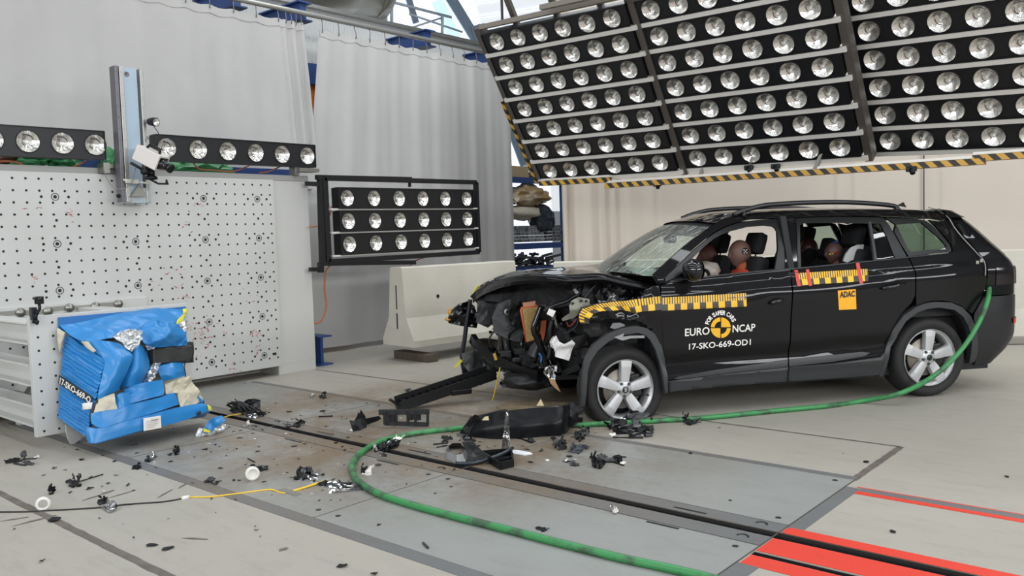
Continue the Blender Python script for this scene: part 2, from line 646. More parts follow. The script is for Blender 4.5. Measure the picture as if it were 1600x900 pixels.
# ================================================================ GALLERY, CURTAINS, CRASH BLOCK
# corrugated front of the gallery behind the curtain rail
g = MB()
def corr(y0, y1, z0, z1, X, pitch=.03, amp=.007):
    n = int((y1 - y0) / pitch * 2)
    rows = []
    for z in (z0, z1):
        rows.append([(X + (amp if k % 2 else 0), y0 + (y1 - y0) * k / n, z) for k in range(n + 1)])
    g.grid(rows, smooth=False)
gal = thing('gallery_front', 'long grey corrugated gallery front above the curtain rail', 'gallery', (-10.6, 8, 0))
corr(-1.0, 14.5, 4.20, 5.03, -10.6)
g.build('corrugated_panel', mat('corrugated_grey', '#b3b5b4', .55), gal)
g = MB()
g.span((-10.75, -1, 5.03), (-10.5, 14.5, 5.08))
g.span((-11.6, -1, 4.12), (-10.62, 14.5, 4.2))
g.span((-10.9, -1, 0), (-10.7, -.8, 4.2))
g.span((-10.9, 14.3, 0), (-10.7, 14.5, 4.2))
g.build('edge_trim', ALU, gal)
for (yy, w) in ((6.0, .55), (7.0, .62), (9.35, .62), (11.15, .62)):
    g = MB()
    g.bar((-10.65, yy, 4.68), (-9.72, yy + .02, 4.68), .1, .24)
    g.bar((-10.65, yy, 4.80), (-9.66, yy + .02, 4.80), .22, .02)
    g.bar((-10.65, yy, 4.56), (-9.66, yy + .02, 4.56), .22, .02)
    g.build('bracket', BLUEB, gal)
g = MB()
g.bar((-10.3, 6.3, 3.95), (-10.3, 8.3, 4.0), .14, .30)
g.build('cross_beam', BLUEB, gal)
# silver duct on the gallery
g = MB()
a, b = wx(470, 30, -12.5), wx(578, 28, -12.5)
g.tube([a + Vector((0, -6, .75)), a + Vector((0, 0, .75)), b + Vector((0, 0, .75))], .85, 28)
g.tube([b + Vector((0, -.12, .75)), b + Vector((0, 0, .75))], .88, 28)
g.tube([b + Vector((0, -2.9, .75)), b + Vector((0, -2.8, .75))], .88, 28)
tg = g.build('ventilation_duct', mat('duct_silver', '#c9c7bd', .32, .9), None, label='large silver ventilation duct lying above the gallery at the top', cat='duct')
# white handrail of the upper walkway
hr = thing('handrail', 'white tubular handrail in front of the bright roof window', 'handrail', wx(640, 60, -14))
g = MB()
HX = -14.0
def hb(a, b, r=.03):
    g.tube([wx(*a, HX), wx(*b, HX)], r, 8)
hb((585, -4), (705, 27), .032)
hb((640, 22), (722, 50), .025)
hb((635, 46), (690, 28), .02)
g.build('rail_tube', mat('white_tube', '#c9d3de', .4), hr)
for a, b in (((691, 24), (691, 62)), ((612, -5), (612, 42)), ((603, -5), (603, 40)), ((597, -5), (597, 38))):
    g = MB()
    hb(a, b, .035)
    g.build('post', mat('white_tube', '#c9d3de', .4), hr)
g = MB()
g.span((-14.1, 10.5, 4.8), (-13.8, 17, 4.95))
g.span((-14.05, 10.6, 0), (-13.9, 10.75, 4.8))
g.build('walkway_edge', ALU, hr)

# curtains
CLOTH = mat('curtain_cloth', '#b3b2b0', .85, var=(1.1, .6, '#a9a8a7'), bump=(160, .12))
CLOTH2 = mat('drape_cloth', '#cac0b4', .85, var=(.7, .5, '#c2b8ac'), bump=(160, .1))
def curtain(name, y0, y1, z0, z1, X, n, folds, seed, label, amp=.05, gather=None, lean=0.0, sag=.025, hooks=(), lean0=0.0):
    t = thing(name, label, 'curtain', (X, (y0 + y1) / 2, z0))
    b = MB()
    rows = []
    R = 26
    for i in range(R + 1):
        q = i / R
        row = []
        for j in range(n + 1):
            s_ = j / n
            y = lerp(y0, y1, s_)
            ph = sum(a * math.sin(f * y + p) for a, f, p in folds)
            gg = 1.0
            if gather and y > gather:
                ph = .9 * math.sin((y - gather) * 42) + .3 * math.sin((y - gather) * 17)
                gg = 1.2
            w = amp * gg * (1.0 - .35 * q)
            x = X + w * ph + .02 * noise.noise(Vector((y * 1.5, q * 1.6, seed))) + .006 * noise.noise(Vector((y * 6, q * 5, seed)))
            z = lerp(z0, z1, q)
            yy = y + lean * (1 - q) * s_ ** 3 + lean0 * (1 - q) * (1 - s_) ** 3
            if i == R and hooks:
                d = min(abs(y - h) for h in hooks)
                z -= sag * min(1, d / .12)
            row.append((x, yy, z))
        rows.append(row)
    b.grid(rows)
    b.build('cloth', CLOTH, t)
    hem = MB()
    hem.grid([[(r[0] + .006, r[1], r[2] - dz) for r in rows[R]] for dz in (.10, .0)])
    hem.build('top_hem', CLOTH, t)
    for h in hooks:
        k = MB()
        zz = z1
        x = rows[R][min(n, max(0, int((h - y0) / (y1 - y0) * n)))][0]
        k.tube([(X, h, zz + .13), (X + .01, h, zz + .07), (x + .015, h, zz + .03), (x + .02, h, zz - .03), (x + .008, h, zz - .05)], .006, 6)
        k.build('hook', STEELD, t)
    return t
HK1 = [3.9 + .32 * k for k in range(9)] + [6.58, 6.66, 6.74, 6.82]
curtain('curtain', 1.2, 6.84, 2.25, 4.46, -9.5, 300, ((.35, 5.2, .3), (.25, 9.7, 1.2), (.12, 23, 2.0)), 1,
        'wide pale grey curtain hanging behind the white drilled block', .035, 6.5, .16, hooks=HK1)
HK2 = [7.16 + .278 * k for k in range(15)]
curtain('curtain', 7.12, 11.02, .07, 4.43, -9.5, 330, ((.5, 10.0, .3), (.4, 15.5, 1.2), (.15, 31, 2.0), (.35, 4, 1)), 4,
        'grey folded curtain hanging behind the small lamp panel and concrete barrier', .026, None, 0, hooks=HK2, lean0=-.62)
g = MB()
g.tube([(-9.5, -1, 4.60), (-9.5, 12.2, 4.585)], .035, 10)
for yy in (0.2, 3.2, 7.0, 9.37, 11.17):
    g.bar((-9.5, yy, 4.6), (-9.75, yy, 4.68), .05, .05)
g.build('curtain_rail', mat('rail_grey', '#a9a9a4', .4, .5), None, label='long grey tubular rail carrying the two grey curtains', cat='curtain rail')

# pale drape along the back of the hall, behind the car
BW0, BW1 = Vector((-7.62, 9.28, 0)), Vector((2.2, 15.37, 0))
bd = (BW1 - BW0).normalized()
BWO = BW0.copy()
BW0 = BW0 + bd * .42
bn = Vector((bd.y, -bd.x, 0))
t = thing('curtain', 'pale beige drape stretched along the hall behind the car', 'curtain', BW0 + bd * 4)
b = MB()
rows = []
L = (BW1 - BW0).length
n = 420
for i in range(13):
    q = i / 12
    row = []
    for j in range(n + 1):
        s_ = L * (j / n) ** 1.15
        k = max(0.0, 1 - s_ / 1.5)
        d = .055 * k * math.sin(s_ * 30 + 2 * math.sin(s_ * 9)) + .014 * math.sin(s_ * 4.1) + .012 * noise.noise(Vector((s_ * 1.4, q, 3)))
        for c0 in (3.72, 3.95, 5.05):
            d += .03 * math.exp(-((s_ - c0) / .035) ** 2)
        p = BW0 + bd * s_ + bn * d
        row.append((p.x, p.y, .1 + 5.4 * q))
    rows.append(row)
b.grid(rows)
b.build('cloth', CLOTH2, t)
g = MB()
p = BWO + bd * 5.22 + bn * .05
g.bar((p.x, p.y, .1), (p.x, p.y, 5.5), .012, .012)
g.build('seam_cord', GREYP, t)
g = MB()
g.tube([BW0 + Vector((0, 0, 5.55)), BW1 + Vector((0, 0, 5.55))], .04, 8)
g.build('top_rail', ALU, t)

# white crash block with drilled plate
BX = -8.45
cb = thing('crash_block', 'big white block with rows of drilled holes across its front plate', 'crash block', (BX, 3, 0))
g = MB()
g.span((-9.25, -2.0, 0.115), (BX, 6.055, 2.26), .008)
g.span((-9.25, 5.53, 0.0), (BX - .001, 6.05, 0.13))
g.span((-9.25, -2.0, 0.0), (-8.85, 5.54, 0.13))
g.build('block_body', WHITE2, cb)
g = MB()
g.span((-9.25, -2.0, 2.26), (BX + .005, 6.06, 2.325), .004)
g.build('top_ledge', mat('ledge_grey', '#9d9d9a', .5), cb)
PLX = -8.40
g = MB()
g.span((BX, -2.0, .11), (PLX, 5.545, 2.262), .004)
zs = [2.199 - .1102 * k for k in range(19)]
ys = [5.495 - .1113 * k for k in range(52)]
g.mi = 1
for i, z in enumerate(zs):
    for y in ys:
        g.lathe([(0, .0012), (.0105, .0012), (.012, 0)], (PLX, y, z), (1, 0, 0), 8, False)
def ring(u, v, trio=True):
    p = wx(u, v, PLX)
    g.mi = 1
    g.lathe([(.030, .001), (.030, .0022), (.036, .0022), (.036, .001)], p, (1, 0, 0), 20, False)
    g.lathe([(0, .002), (.016, .002), (.017, 0)], p, (1, 0, 0), 12, False)
    if trio:
        for d in (-.12, .12):
            g.lathe([(0, .0015), (.013, .0015), (.014, 0)], p + Vector((0, d, 0)), (1, 0, 0), 8, False)
        g.lathe([(0, .0015), (.013, .0015), (.014, 0)], p + Vector((0, .0, -.22)), (1, 0, 0), 8, False)
for u, v in ((86, 307.5), (89.5, 381), (93.5, 454), (212, 377.5), (215.5, 446), (318, 310), (321, 374.5), (324, 439), (402, 311), (404.5, 372), (407.5, 433.5),
             (327, 503), (331, 566), (410, 494.5), (413, 555)):
    ring(u, v)
# red paint rubbed on, in its own short strokes
g.mi = 2
random.seed(11)
for cu, cv, n_, sp in ((315, 510, 26, 14), (318, 535, 18, 10), (401, 522, 14, 5), (400, 545, 5, 4), (366, 578, 10, 6), (395, 465, 7, 9), (283, 430, 6, 9), (235, 440, 5, 6), (300, 345, 7, 8), (112, 335, 7, 5), (60, 327, 4, 8), (55, 435, 4, 4), (290, 468, 6, 5), (262, 425, 4, 5), (310, 318, 4, 5)):
    for k in range(n_):
        p = wx(cu + random.gauss(0, sp), cv + random.gauss(0, sp), PLX)
        a = random.uniform(-1, 1)
        l, w = random.uniform(.006, .03), random.uniform(.002, .006)
        d1, d2 = Vector((0, math.cos(a), math.sin(a))) * l, Vector((0, -math.sin(a), math.cos(a))) * w
        g.prism([p - d1, p + d2, p + d1, p - d2], (.0008, 0, 0))
g.mi = 1
g.span((PLX, 5.43, .245), (PLX + .002, 5.475, .275))
g.build('drilled_plate', [WHITE, mat('hole_black', '#1c1b1d', .7), mat('red_rub', '#a8423f', .6)], cb)
g = MB()
g.span((PLX, -2, .12), (PLX + .004, 2.0, 1.02))
g.span((PLX, 2.0, .9), (PLX + .03, 3.98, 1.03), .003)
g.build('lower_strip', WHITE, cb)
for u, v in ((22, 489), (65, 487), (99, 481.5), (140, 479.5), (176, 475.5)):
    if u == 65:
        pass
    g = MB()
    p = wx(u, v, PLX + .03)
    g.mi = 1
    g.span(p + Vector((0, -.14, -.022)), p + Vector((.002, .05, .022)))
    g.mi = 0
    g.lathe([(.0, .05), (.022, .05), (.024, .03), (.040, .028), (.042, .008), (.03, 0)], p + Vector((0, .05, 0)), (1, 0, 0), 14)
    g.build('bolt', [BRKT, mat('slot_grey', '#8b8984', .5)], cb)

# crate remains, green bags and cables on top of the block
GREEN = mat('green_film', '#4c9a63', .35, var=(7, .7, '#2f6e46'))
for (u0, u1, v0, v1, s_, lab) in ((24, 70, 246, 262, 1, 'crumpled green plastic bag under the left light bar, further left'), (75, 118, 247, 262, 2, 'crumpled green plastic bag under the left light bar, nearer the column'),
                             (262, 356, 252, 268, 3, 'crumpled green plastic bag under the right light bar'), (165, 182, 228, 262, 4, 'green plastic bag showing left of the camera column')):
    a, b = wx(u0, v1, -8.85), wx(u1, v0, -8.85)
    c = (a + b) / 2
    g = MB()
    g.blob((c.x, c.y, 2.325 + .07), (.16, (b.y - a.y) / 2 + .02, .09 if s_ < 4 else .16), 3, .5, s_, 2.5)
    for f in g.bm.faces:
        f.smooth = False
    for v in g.bm.verts:
        v.co.z = max(v.co.z, 2.3255)
    g.build('plastic_bag', GREEN, None, label=lab, cat='bag')
g = MB()
a, b = wx(118, 252, -8.95), wx(176, 260, -8.95)
g.span((-9.15, a.y, 2.326), (-8.9, b.y, 2.46), .005)
g.build('storage_box', BLUEB, None, label='dark blue box behind the left light bar beside the column', cat='box')
g = MB()
a, b = wx(355, 260, -8.95), wx(462, 262, -8.95)
g.span((-9.15, a.y, 2.326), (-8.9, b.y, 2.44), .005)
g.build('storage_box', BLUEB, None, label='dark blue box behind the right light bar', cat='box')
def cable(name, pts, r, m, label, cat='cable', n=8, parent=None):
    g = MB()
    g.tube(spline(pts, n), r, 8)
    return g.build(name, m, parent, label=label, cat=cat)
cable('orange_cable', [wx(300, 252, -8.48), wx(312, 264, -8.47), wx(335, 266, -8.47), wx(362, 268, -8.47), wx(382, 262, -8.5), wx(392, 257, -8.6)], .008, CABLEO, 'orange cable looped on the block under the right light bar')
cable('orange_cable', [wx(405, 270, -8.47), wx(420, 268, -8.47), wx(436, 261, -8.5), wx(446, 256, -8.6)], .008, CABLEO, 'short orange cable below the right end of the light bar')
cable('orange_cable', [wx(-20, 254, -8.5), wx(8, 252, -8.5), wx(28, 254, -8.47), wx(40, 262, -8.47)], .01, CABLEO, 'orange cable under the left light bar at the picture edge')
cable('orange_cable', [wx(108, 263, -8.46), wx(122, 258, -8.5), wx(140, 248, -8.55)], .008, CABLEO, 'short orange cable crossing the ledge left of the column')
g = MB()
a, b = wx(-6, 245, -8.9), wx(27, 262, -8.9)
for k in range(5):
    g.bar((-9.1 + .08 * k, a.y, 2.35 + .02 * k), (-9.0 + .05 * k, b.y, 2.38 + .018 * k), .06, .04)
g.build('rust_scrap', mat('rust', '#6d4533', .8, var=(9, .6, '#4c3327')), None, label='rusty brown bundle of bars under the left light bar', cat='scrap')

# ================================================================ LAMPS
REFL = mat('lamp_reflector', '#e3e1dc', .2, .88, bump=(16, .55))
LAMPGL = mat('lamp_bulb', '#f2f2ee', .12, .35)
RIMB = mat('lamp_rim', '#2a2b2e', .35, .6)
def lamp_mesh():
    b = MB()
    R = .1
    b.mi = 2
    b.lathe([(R + .004, -.004), (R + .006, .006), (R + .002, .008), (R - .003, .005)], (0, 0, 0), (0, 0, 1), 28)
    b.mi = 0
    b.lathe([(R * q, -.062 * (1 - q * q)) for q in (1.0, .9, .78, .62, .46, .3, .16)] + [(0.012, -.062)], (0, 0, 0), (0, 0, 1), 28)
    # cap and filament support in the middle, and the lens ribs as thin bars
    b.mi = 1
    b.lathe([(.013, -.062), (.014, -.03), (.010, -.012), (0, -.006)], (0, 0, 0), (0, 0, 1), 12)
    b.mi = 2
    for r_, t0, t1 in ((.062, .5, 2.2), (.040, 2.6, 4.4)):
        b.tube([(r_ * math.cos(lerp(t0, t1, k / 8)), r_ * math.sin(lerp(t0, t1, k / 8)), -.03) for k in range(9)], .0028, 5)
    me_o = b.build('lamp', [REFL, LAMPGL, RIMB])
    me = me_o.data
    # back to lathe origin
    off = me_o.location.copy()
    for v in me.vertices:
        v.co += off
    COL.objects.unlink(me_o)
    bpy.data.objects.remove(me_o)
    return me
LAMP = lamp_mesh()
random.seed(3)
def add_lamp(parent, pos, rot):
    o = bpy.data.objects.new('lamp', LAMP)
    COL.objects.link(o)
    o.parent = parent
    o.matrix_local = Matrix.Translation(pos) @ rot.to_4x4() @ Matrix.Rotation(random.uniform(-.35, .35), 4, 'Z')
    return o
def light_bar(parent, n, pitch, h, x0, y, margin=.11, depth=.13, name='light_bar', z=0.0):
    """housing along local x with a row of lamps on its +z face; origin of the lamps at (x0 + i pitch, y)"""
    b = MB()
    a, c = x0 - pitch * .5 - margin + .08, x0 + (n - 1) * pitch + pitch * .5 + margin - .08
    # front plate as ring of quads round each lamp would be costly: plate with raised return edges, lamps seated on it
    b.span((a, y - h / 2, z - depth), (c, y + h / 2, z - .066))
    fr = .006
    # face plate cut round the lamps
    seg = 24
    for i in range(n):
        cx = x0 + i * pitch
        xl = a if i == 0 else cx - pitch / 2
        xr = c if i == n - 1 else cx + pitch / 2
        ring_, out = [], []
        for k in range(seg):
            t = 2 * PI * (k + .5) / seg
            ring_.append(b.bm.verts.new((cx + .103 * math.cos(t), y + .103 * math.sin(t), z)))
            dx, dy = math.cos(t), math.sin(t)
            sx = ((xr - cx) if dx > 0 else (cx - xl)) / max(1e-6, abs(dx))
            sy = (h / 2) / max(1e-6, abs(dy))
            s_ = min(sx, sy)
            out.append(b.bm.verts.new((cx + dx * s_, y + dy * s_, z)))
        for k in range(seg):
            k2 = (k + 1) % seg
            b._f([ring_[k], ring_[k2], out[k2], out[k]])
        # corners of the cell
        cor = [b.bm.verts.new((px, py, z)) for px, py in ((xr, y + h / 2), (xl, y + h / 2), (xl, y - h / 2), (xr, y - h / 2))]
        ang = [math.atan2(v.co.y - y, v.co.x - cx) % (2 * PI) for v in cor]
        for q, v in zip(ang, cor):
            kk = int((q / (2 * PI) * seg - .5) % seg)
            b._f([out[kk], v, out[(kk + 1) % seg]])
    for sy in (-1, 1):
        b.span((a, y + sy * h / 2 - .004, z - .08), (c, y + sy * h / 2 + .004, z + .012))
    for sx in (a, c):
        b.span((sx - .004, y - h / 2, z - .13), (sx + .004, y + h / 2, z + .012))
    o = b.build(name, BLACKM, parent, local=True)
    WM[o] = WM[parent]
    for i in range(n):
        add_lamp(o, Vector((x0 + i * pitch, y, z)), Matrix.Identity(3))
    return o

# --- big overhead rig: three panels, each 7 bars of 6 lamps
hz, nt, b_ = newmat('hazard_stripes', .5)
tc = node(nt, 'ShaderNodeTexCoord').outputs['Object']
sp_ = node(nt, 'ShaderNodeSeparateXYZ')
nt.links.new(tc, sp_.inputs[0])
f_ = math_(nt, 'FRACT', math_(nt, 'MULTIPLY', math_(nt, 'ADD', sp_.outputs[0], math_(nt, 'ADD', sp_.outputs[1], sp_.outputs[2])), 7.4))
nt.links.new(mix_(nt, math_(nt, 'GREATER_THAN', f_, .5), lin('#26231f'), lin('#c79a3a')), b_.inputs['Base Color'])
GIRD = mat('rig_frame_grey', '#6b6661', .45, .7)
PANELS = (((-6.3515, 8.0884, 2.308), (.9992, .0384, -.0136), (.033, -.5681, .8212), 'left', 7),
          ((-4.4184, 8.2011, 2.3019), (.9996, .0221, -.0158), (.0256, -.5712, .8194), 'middle', 7),
          ((-2.5643, 8.5927, 2.3281), (.9952, -.0796, -.0575), (.0044, -.5483, .8352), 'right', 7))
for P, e1, e2, nm, nr in PANELS:
    e1 = Vector(e1).normalized()
    e2 = Vector(e2)
    e2 = (e2 - e1 * e1.dot(e2)).normalized()
    e3 = e1.cross(e2)                                  # towards the lamps' front?
    if e3.dot(Vector((0, -1, -.4))) < 0:
        e3 = -e3
        ex_ = -e1
        off = -1.5                                     # keep a right-handed frame: local x runs against e1
        P0 = Vector(P) + e1 * 1.5
    else:
        ex_ = e1
        P0 = Vector(P)
    rot = Matrix((ex_, e2, e3)).transposed()
    t = thing('overhead_lamp_panel', {'left': 'left of the three tilted overhead panels of black lamp bars, next to the curtain',
                             'middle': 'middle one of the three tilted overhead panels of black lamp bars',
                             'right': 'right of the three tilted overhead panels of black lamp bars, above the car tail'}[nm],
              'lamp panel', P0, rot, 'overhead lamp panels')
    for r in range(nr):
        light_bar(t, 6, .30, .215, 0.0, r * .2822)
    fr = MB()
    xa, xb = -.235, 1.735
    ya, yb = -.19, (nr - 1) * .2822 + .18
    for x in (xa, xb):
        fr.span((x - .035, ya, -.17), (x + .035, yb, -.02), .004)
    fr.span((xa, yb - .03, -.10), (xb, yb, -.04), .003)
    for x in (.2, .75, 1.3):
        fr.span((x - .03, ya, -.22), (x + .03, yb + 0.3, -.17))
    fr.build('panel_frame', GIRD, t, local=True)
    for r in range(nr):
        k = MB()
        yy = r * .2822 - .1411
        k.span((xa, yy - .024, -.03), (xb, yy + .022, .006))
        k.build('cross_rail', ALUW, t, local=True)
    k = MB()
    for x in (.1, 1.4):
        p0 = Vector((x, yb, -.1))
        w0 = WM[t] @ p0
        k.tube([WM[t].inverted() @ w0, WM[t].inverted() @ Vector((w0.x, w0.y, 9.0))], .015, 6)
    k.build('hanger', STEELD, t, local=True)
    k = MB()
    if nm == 'left':
        k.span((xb + .075, ya, -.16), (xb + .115, .95, -.05)) if ex_ == -e1 else k.span((xa - .115, ya, -.16), (xa - .075, .95, -.05))
        k.build('warning_edge', hz, t, local=True)
# striped bumper rail under the rig
t = thing('warning_rail', 'long yellow and black striped rail under the overhead lamp panels', 'rail', pln(1200, 262, (-4.4, 8.35, 2.1), (0, 1, 0)))
def wr(a, b, Y0, Y1):
    return wy(*a, Y0), wy(*b, Y1)
for (a, b), (y0, y1), up in ((((846, 287), (952, 281)), (8.13, 8.13), 0), (((948, 290.5), (1540, 252)), (8.10, 8.42), 1), (((1520, 248), (1640, 240)), (8.45, 8.5), 0)):
    p, q = wr(a, b, y0, y1)
    k = MB()
    k.bar(p, q, .10, .055)
    k.build('striped_bar', hz, t)
    k = MB()
    k.bar(p + Vector((0, .03, .045)), q + Vector((0, .03, .045)), .08, .025)
    k.build('carrier_profile', ALUW, t)
for u, v in ((1092, 280), (1165, 275.5), (1272, 268)):
    k = MB()
    p = wy(u, v, 8.30)
    k.bar(p, p + Vector((.10, -.02, .19)), .04, .03)
    k.build('strut', ALU, t)
for u, v in ((1170, 262), (1212, 260), (1027, 288), (1424, 264)):
    k = MB()
    p = wy(u, v, 8.25)
    k.box(p, (.09, .05, .05), None, .01)
    k.tube([p + Vector((.0, -.0, 0)), p + Vector((.02, -.02, -.045))], [.03, .022], 8)
    k.build('sensor', BLACKP, t)
# grey tray lines on the top left of the rig
g = MB()
g.bar(wy(750, 43, 6.95), wy(1000, -13, 6.95), .04, .05)
g.bar(wy(845, 12, 6.8), wy(1000, -22, 6.8), .05, .05)
g.build('cable_tray', mat('tray_grey', '#8c857c', .45, .5), None, label='grey cable tray along the top edge of the left overhead panel', cat='cable tray')

# --- light bars on the block
def wall_bar(x, pts, n, lab):
    """first lamp px, last lamp px on plane X"""
    a, b = wx(*pts[0], x), wx(*pts[1], x)
    e1 = (b - a).normalized()
    e3 = Vector((1, 0, 0))
    e2 = e3.cross(e1).normalized()
    e3 = e1.cross(e2)
    t = thing('light_bar', lab, 'light bar', a, Matrix((e1, e2, e3)).transposed(), 'light bars on the crash block')
    pitch = (b - a).length / (n - 1)
    return t, pitch
t, pt = wall_bar(-8.36, ((260.5, 231), (480, 243.5)), 6, 'long black bar of six round lamps right of the camera column')
o = light_bar(t, 6, pt, .262, 0, 0, .02, name='housing')
k = MB()
a = Vector((1.70, -.14, -.02))
k.span((a.x - .12, -.19, -.12), (a.x + .16, -.15, .04))
k.span((a.x - .14, -.23, -.14), (a.x - .08, -.13, -.02))
k.build('mounting_bracket', BRKT, t, local=True)
t, pt = wall_bar(-8.36, ((-14, 218), (149, 226.5)), 4, 'black bar of round lamps left of the camera column')
light_bar(t, 4, pt, .272, 0, 0, .02, name='housing')
k = MB()
k.span((.96, -.22, -.08), (1.18, -.18, .03))
k.span((.94, -.27, -.1), (1.0, -.17, .05))
k.build('mounting_bracket', BRKT, t, local=True)

# --- camera column with its camera
LBLUE = mat('light_blue_grey', '#a9bccb', .4, .2)
cc = thing('camera_column', 'tall light blue linear slide column standing in front of the white block', 'column', wx(205, 316, -8.25))
CXF = -8.22
g = MB()
a, b = wx(190, 316, CXF), wx(216, 108, CXF)
g.span((CXF - .06, wx(190, 300, CXF).y, a.z), (CXF, wx(216, 110, CXF).y - .02, b.z))
g.build('column_face', LBLUE, cc)
for u0, u1, m_ in ((176.5, 182, STEELD), (183.5, 190, ALU), (215.5, 221, ALU)):
    g = MB()
    ub = u0 + 9
    y0, y1 = wx(u0, 110, CXF).y, wx(u1, 110, CXF).y
    g.span((CXF - .08, y0, a.z - .0), (CXF + .035, y1, b.z), .003)
    for q in range(12):
        z = lerp(a.z, b.z, (q + .5) / 12)
        g.lathe([(0, .006), (.005, .006), (.006, 0)], (CXF + .035, (y0 + y1) / 2, z), (1, 0, 0), 8, False)
    g.build('guide_rail', m_, cc)
g = MB()
p, q = wx(192, 317, CXF + .02), wx(236, 297, CXF + .02)
g.span((CXF - .10, p.y, p.z), (CXF + .02, q.y, q.z + .02), .003)
for s_ in (.12, .3, .7, .9):
    for zz in (.02, .11):
        g.lathe([(0, .006), (.006, .006), (.007, 0)], (CXF + .02, lerp(p.y, q.y, s_), p.z + zz), (1, 0, 0), 8, False)
g.build('foot_plate', mat('pale_plate', '#b4c0c4', .4, .3), cc)
g = MB()
g.lathe([(.0, .0), (.016, .0), (.022, .004), (.026, .002)], wx(198, 116, CXF), (1, 0, 0), 16)
g.build('eye_hole', STEELD, cc)
g = MB()
p = wx(204, 296, CXF + .1)
g.prism([wx(204, 307, CXF + .05), wx(228, 307, CXF + .05), wx(216, 286, CXF + .05)], (.03, 0, 0))
g.bar(wx(192, 281, CXF + .05), wx(236, 287, CXF + .14), .03, .016)
g.bar(wx(196, 283, CXF + .05), wx(218, 284, CXF + .12), .04, .04)
g.build('shelf_bracket', BRKT, cc)
g = MB()
g.lathe([(0, .02), (.014, .02), (.014, -.01), (.02, -.015), (.02, -.04)], wx(184.5, 306, CXF + .05), (1, -.6, 0), 10)
g.build('clamp_knob', BLACKP, cc)
# video camera on a small head
vc = thing('video_camera', 'white boxy video camera with black lens mounted low on the column', 'camera', wx(232, 250, -8.05))
g = MB()
# box from eight px corners on two planes (back-left to front-right)
Xb, Xf = -8.12, -7.88
bk = [wx(209, 248, Xb), wx(226, 262, Xb), wx(228, 236, Xb), wx(213, 224, Xb)]
dv = wx(228, 268, Xf) - wx(208, 249, Xb)
c0 = wx(236, 247, -7.95)
fwd = Vector((.78, .42, -.46)).normalized()
rgt = fwd.cross(Vector((0, 0, 1))).normalized()
upv = rgt.cross(fwd)
RC = Matrix((fwd, -rgt, upv)).transposed()
g.box(c0, (.27, .16, .15), RC, .006)
g.build('camera_body', mat('camera_white', '#cfcac5', .4), vc)
g = MB()
g.box(c0 + fwd * .13, (.02, .125, .12), RC, .01)
g.lathe([(.046, .13), (.048, .16), (.04, .17), (.04, .22), (.047, .225), (.047, .25), (.04, .252), (.035, .24), (0, .235)], c0 + rgt * .01, fwd, 18)
g.build('lens', BLACKG, vc)
g = MB()
g.tube([c0 + upv * .07 - fwd * .08, c0 + upv * .115 - fwd * .06, c0 + upv * .115 + fwd * .06, c0 + upv * .07 + fwd * .07], .014, 8)
g.build('handle', BLACKP, vc)
g = MB()
cb_ = c0 - upv * .10 + fwd * .04
g.lathe([(.05, .04), (.055, .0), (.035, -.02), (.035, -.06), (.055, -.07), (.06, -.095), (.045, -.10)], cb_, (0, 0, 1), 16)
g.tube([cb_ + Vector((0, -.05, -.02)), cb_ + Vector((-.05, -.17, .06))], .014, 8)
g.lathe([(0, .06), (.03, .05), (.03, -.01), (0, -.02)], cb_ + rgt * .07 - Vector((0, 0, .03)), rgt, 10)
g.tube([cb_ + Vector((.02, -.02, -.10)), cb_ + Vector((.05, .04, -.14)), cb_ + Vector((.05, .14, -.14)), cb_ + Vector((.02, .14, -.10))], .01, 6)
g.build('tripod_head', BLACKP, vc)
# small spot lamp clamped to the column
sl = thing('spot_lamp', 'small black spot lamp clamped to the right rail of the column', 'lamp', wx(238, 191, -8.15))
g = MB()
p = wx(243.5, 190.5, -8.06)
dd = Vector((.7, .2, -.08)).normalized()
g.lathe([(0, -.10), (.03, -.098), (.036, -.08), (.044, -.02), (.044, .005), (.038, .006)], p, dd, 18)
g.build('lamp_housing', BLACKP, sl)
g = MB()
g.lathe([(.038, .004), (.03, -.01), (.012, -.025), (0, -.025)], p, dd, 18)
g.build('reflector', REFL, sl)
g = MB()
g.bar(p - dd * .07, wx(225, 189, CXF), .02, .02)
g.bar(wx(225, 186, CXF), wx(225, 205, CXF), .03, .03)
g.build('clamp', BRKT, sl)
cable('lamp_wire', [p - dd * .03 - Vector((0, 0, .045)), p + Vector((-.02, .03, -.12)), p + Vector((-.05, -.04, -.17)), wx(228, 212, CXF)], .004, WIREB, 'thin black wire drooping from the small spot lamp', 'wire')
cable('camera_wire', [wx(161, 262, -8.3), wx(168, 281, -8.3), wx(180, 294, -8.15), wx(195, 294, -8.12), wx(206, 283, -8.1), wx(212, 262, -8.05)], .004, mat('grey_wire', '#7d776e', .5), 'thin grey wire looping across the column foot', 'wire')

# --- lamp panel on its swing frame right of the block
sp = thing('wall_lamp_panel', 'black framed panel of eighteen round lamps beside the white block', 'lamp panel', wx(630, 400, -8.28))
LX = -8.28
R0, R1 = wx(544, 309.5, LX), wx(730, 310.8, LX)
R2 = wx(546, 381.5, LX)
e1 = (R1 - R0).normalized()
e2 = (R0 - R2)
e2 = (e2 - e1 * e1.dot(e2)).normalized()
e3 = e1.cross(e2)
LM = Matrix((e1, e2, e3)).transposed().to_4x4()
LM.translation = R2
sp.matrix_world = LM
WM[sp] = LM
pit = (R1 - R0).length / 5
rp = (R0 - R2).length / 2
for r in range(3):
    light_bar(sp, 6, pit, .255, 0, r * rp, .0)
g = MB()
xa, xb, ya, yb = -.30, 5 * pit + .26, -.20, 2 * rp + .24
for (p, q) in (((xa, ya), (xb, ya)), ((xa, yb), (xb, yb)), ((xa, ya), (xa, yb)), ((xb, ya), (xb, yb))):
    g.bar((p[0], p[1], -.05), (q[0], q[1], -.05), .06, .055)
g.bar((xa + .06, ya, -.08), (xa + .06, yb, -.08), .03, .03)
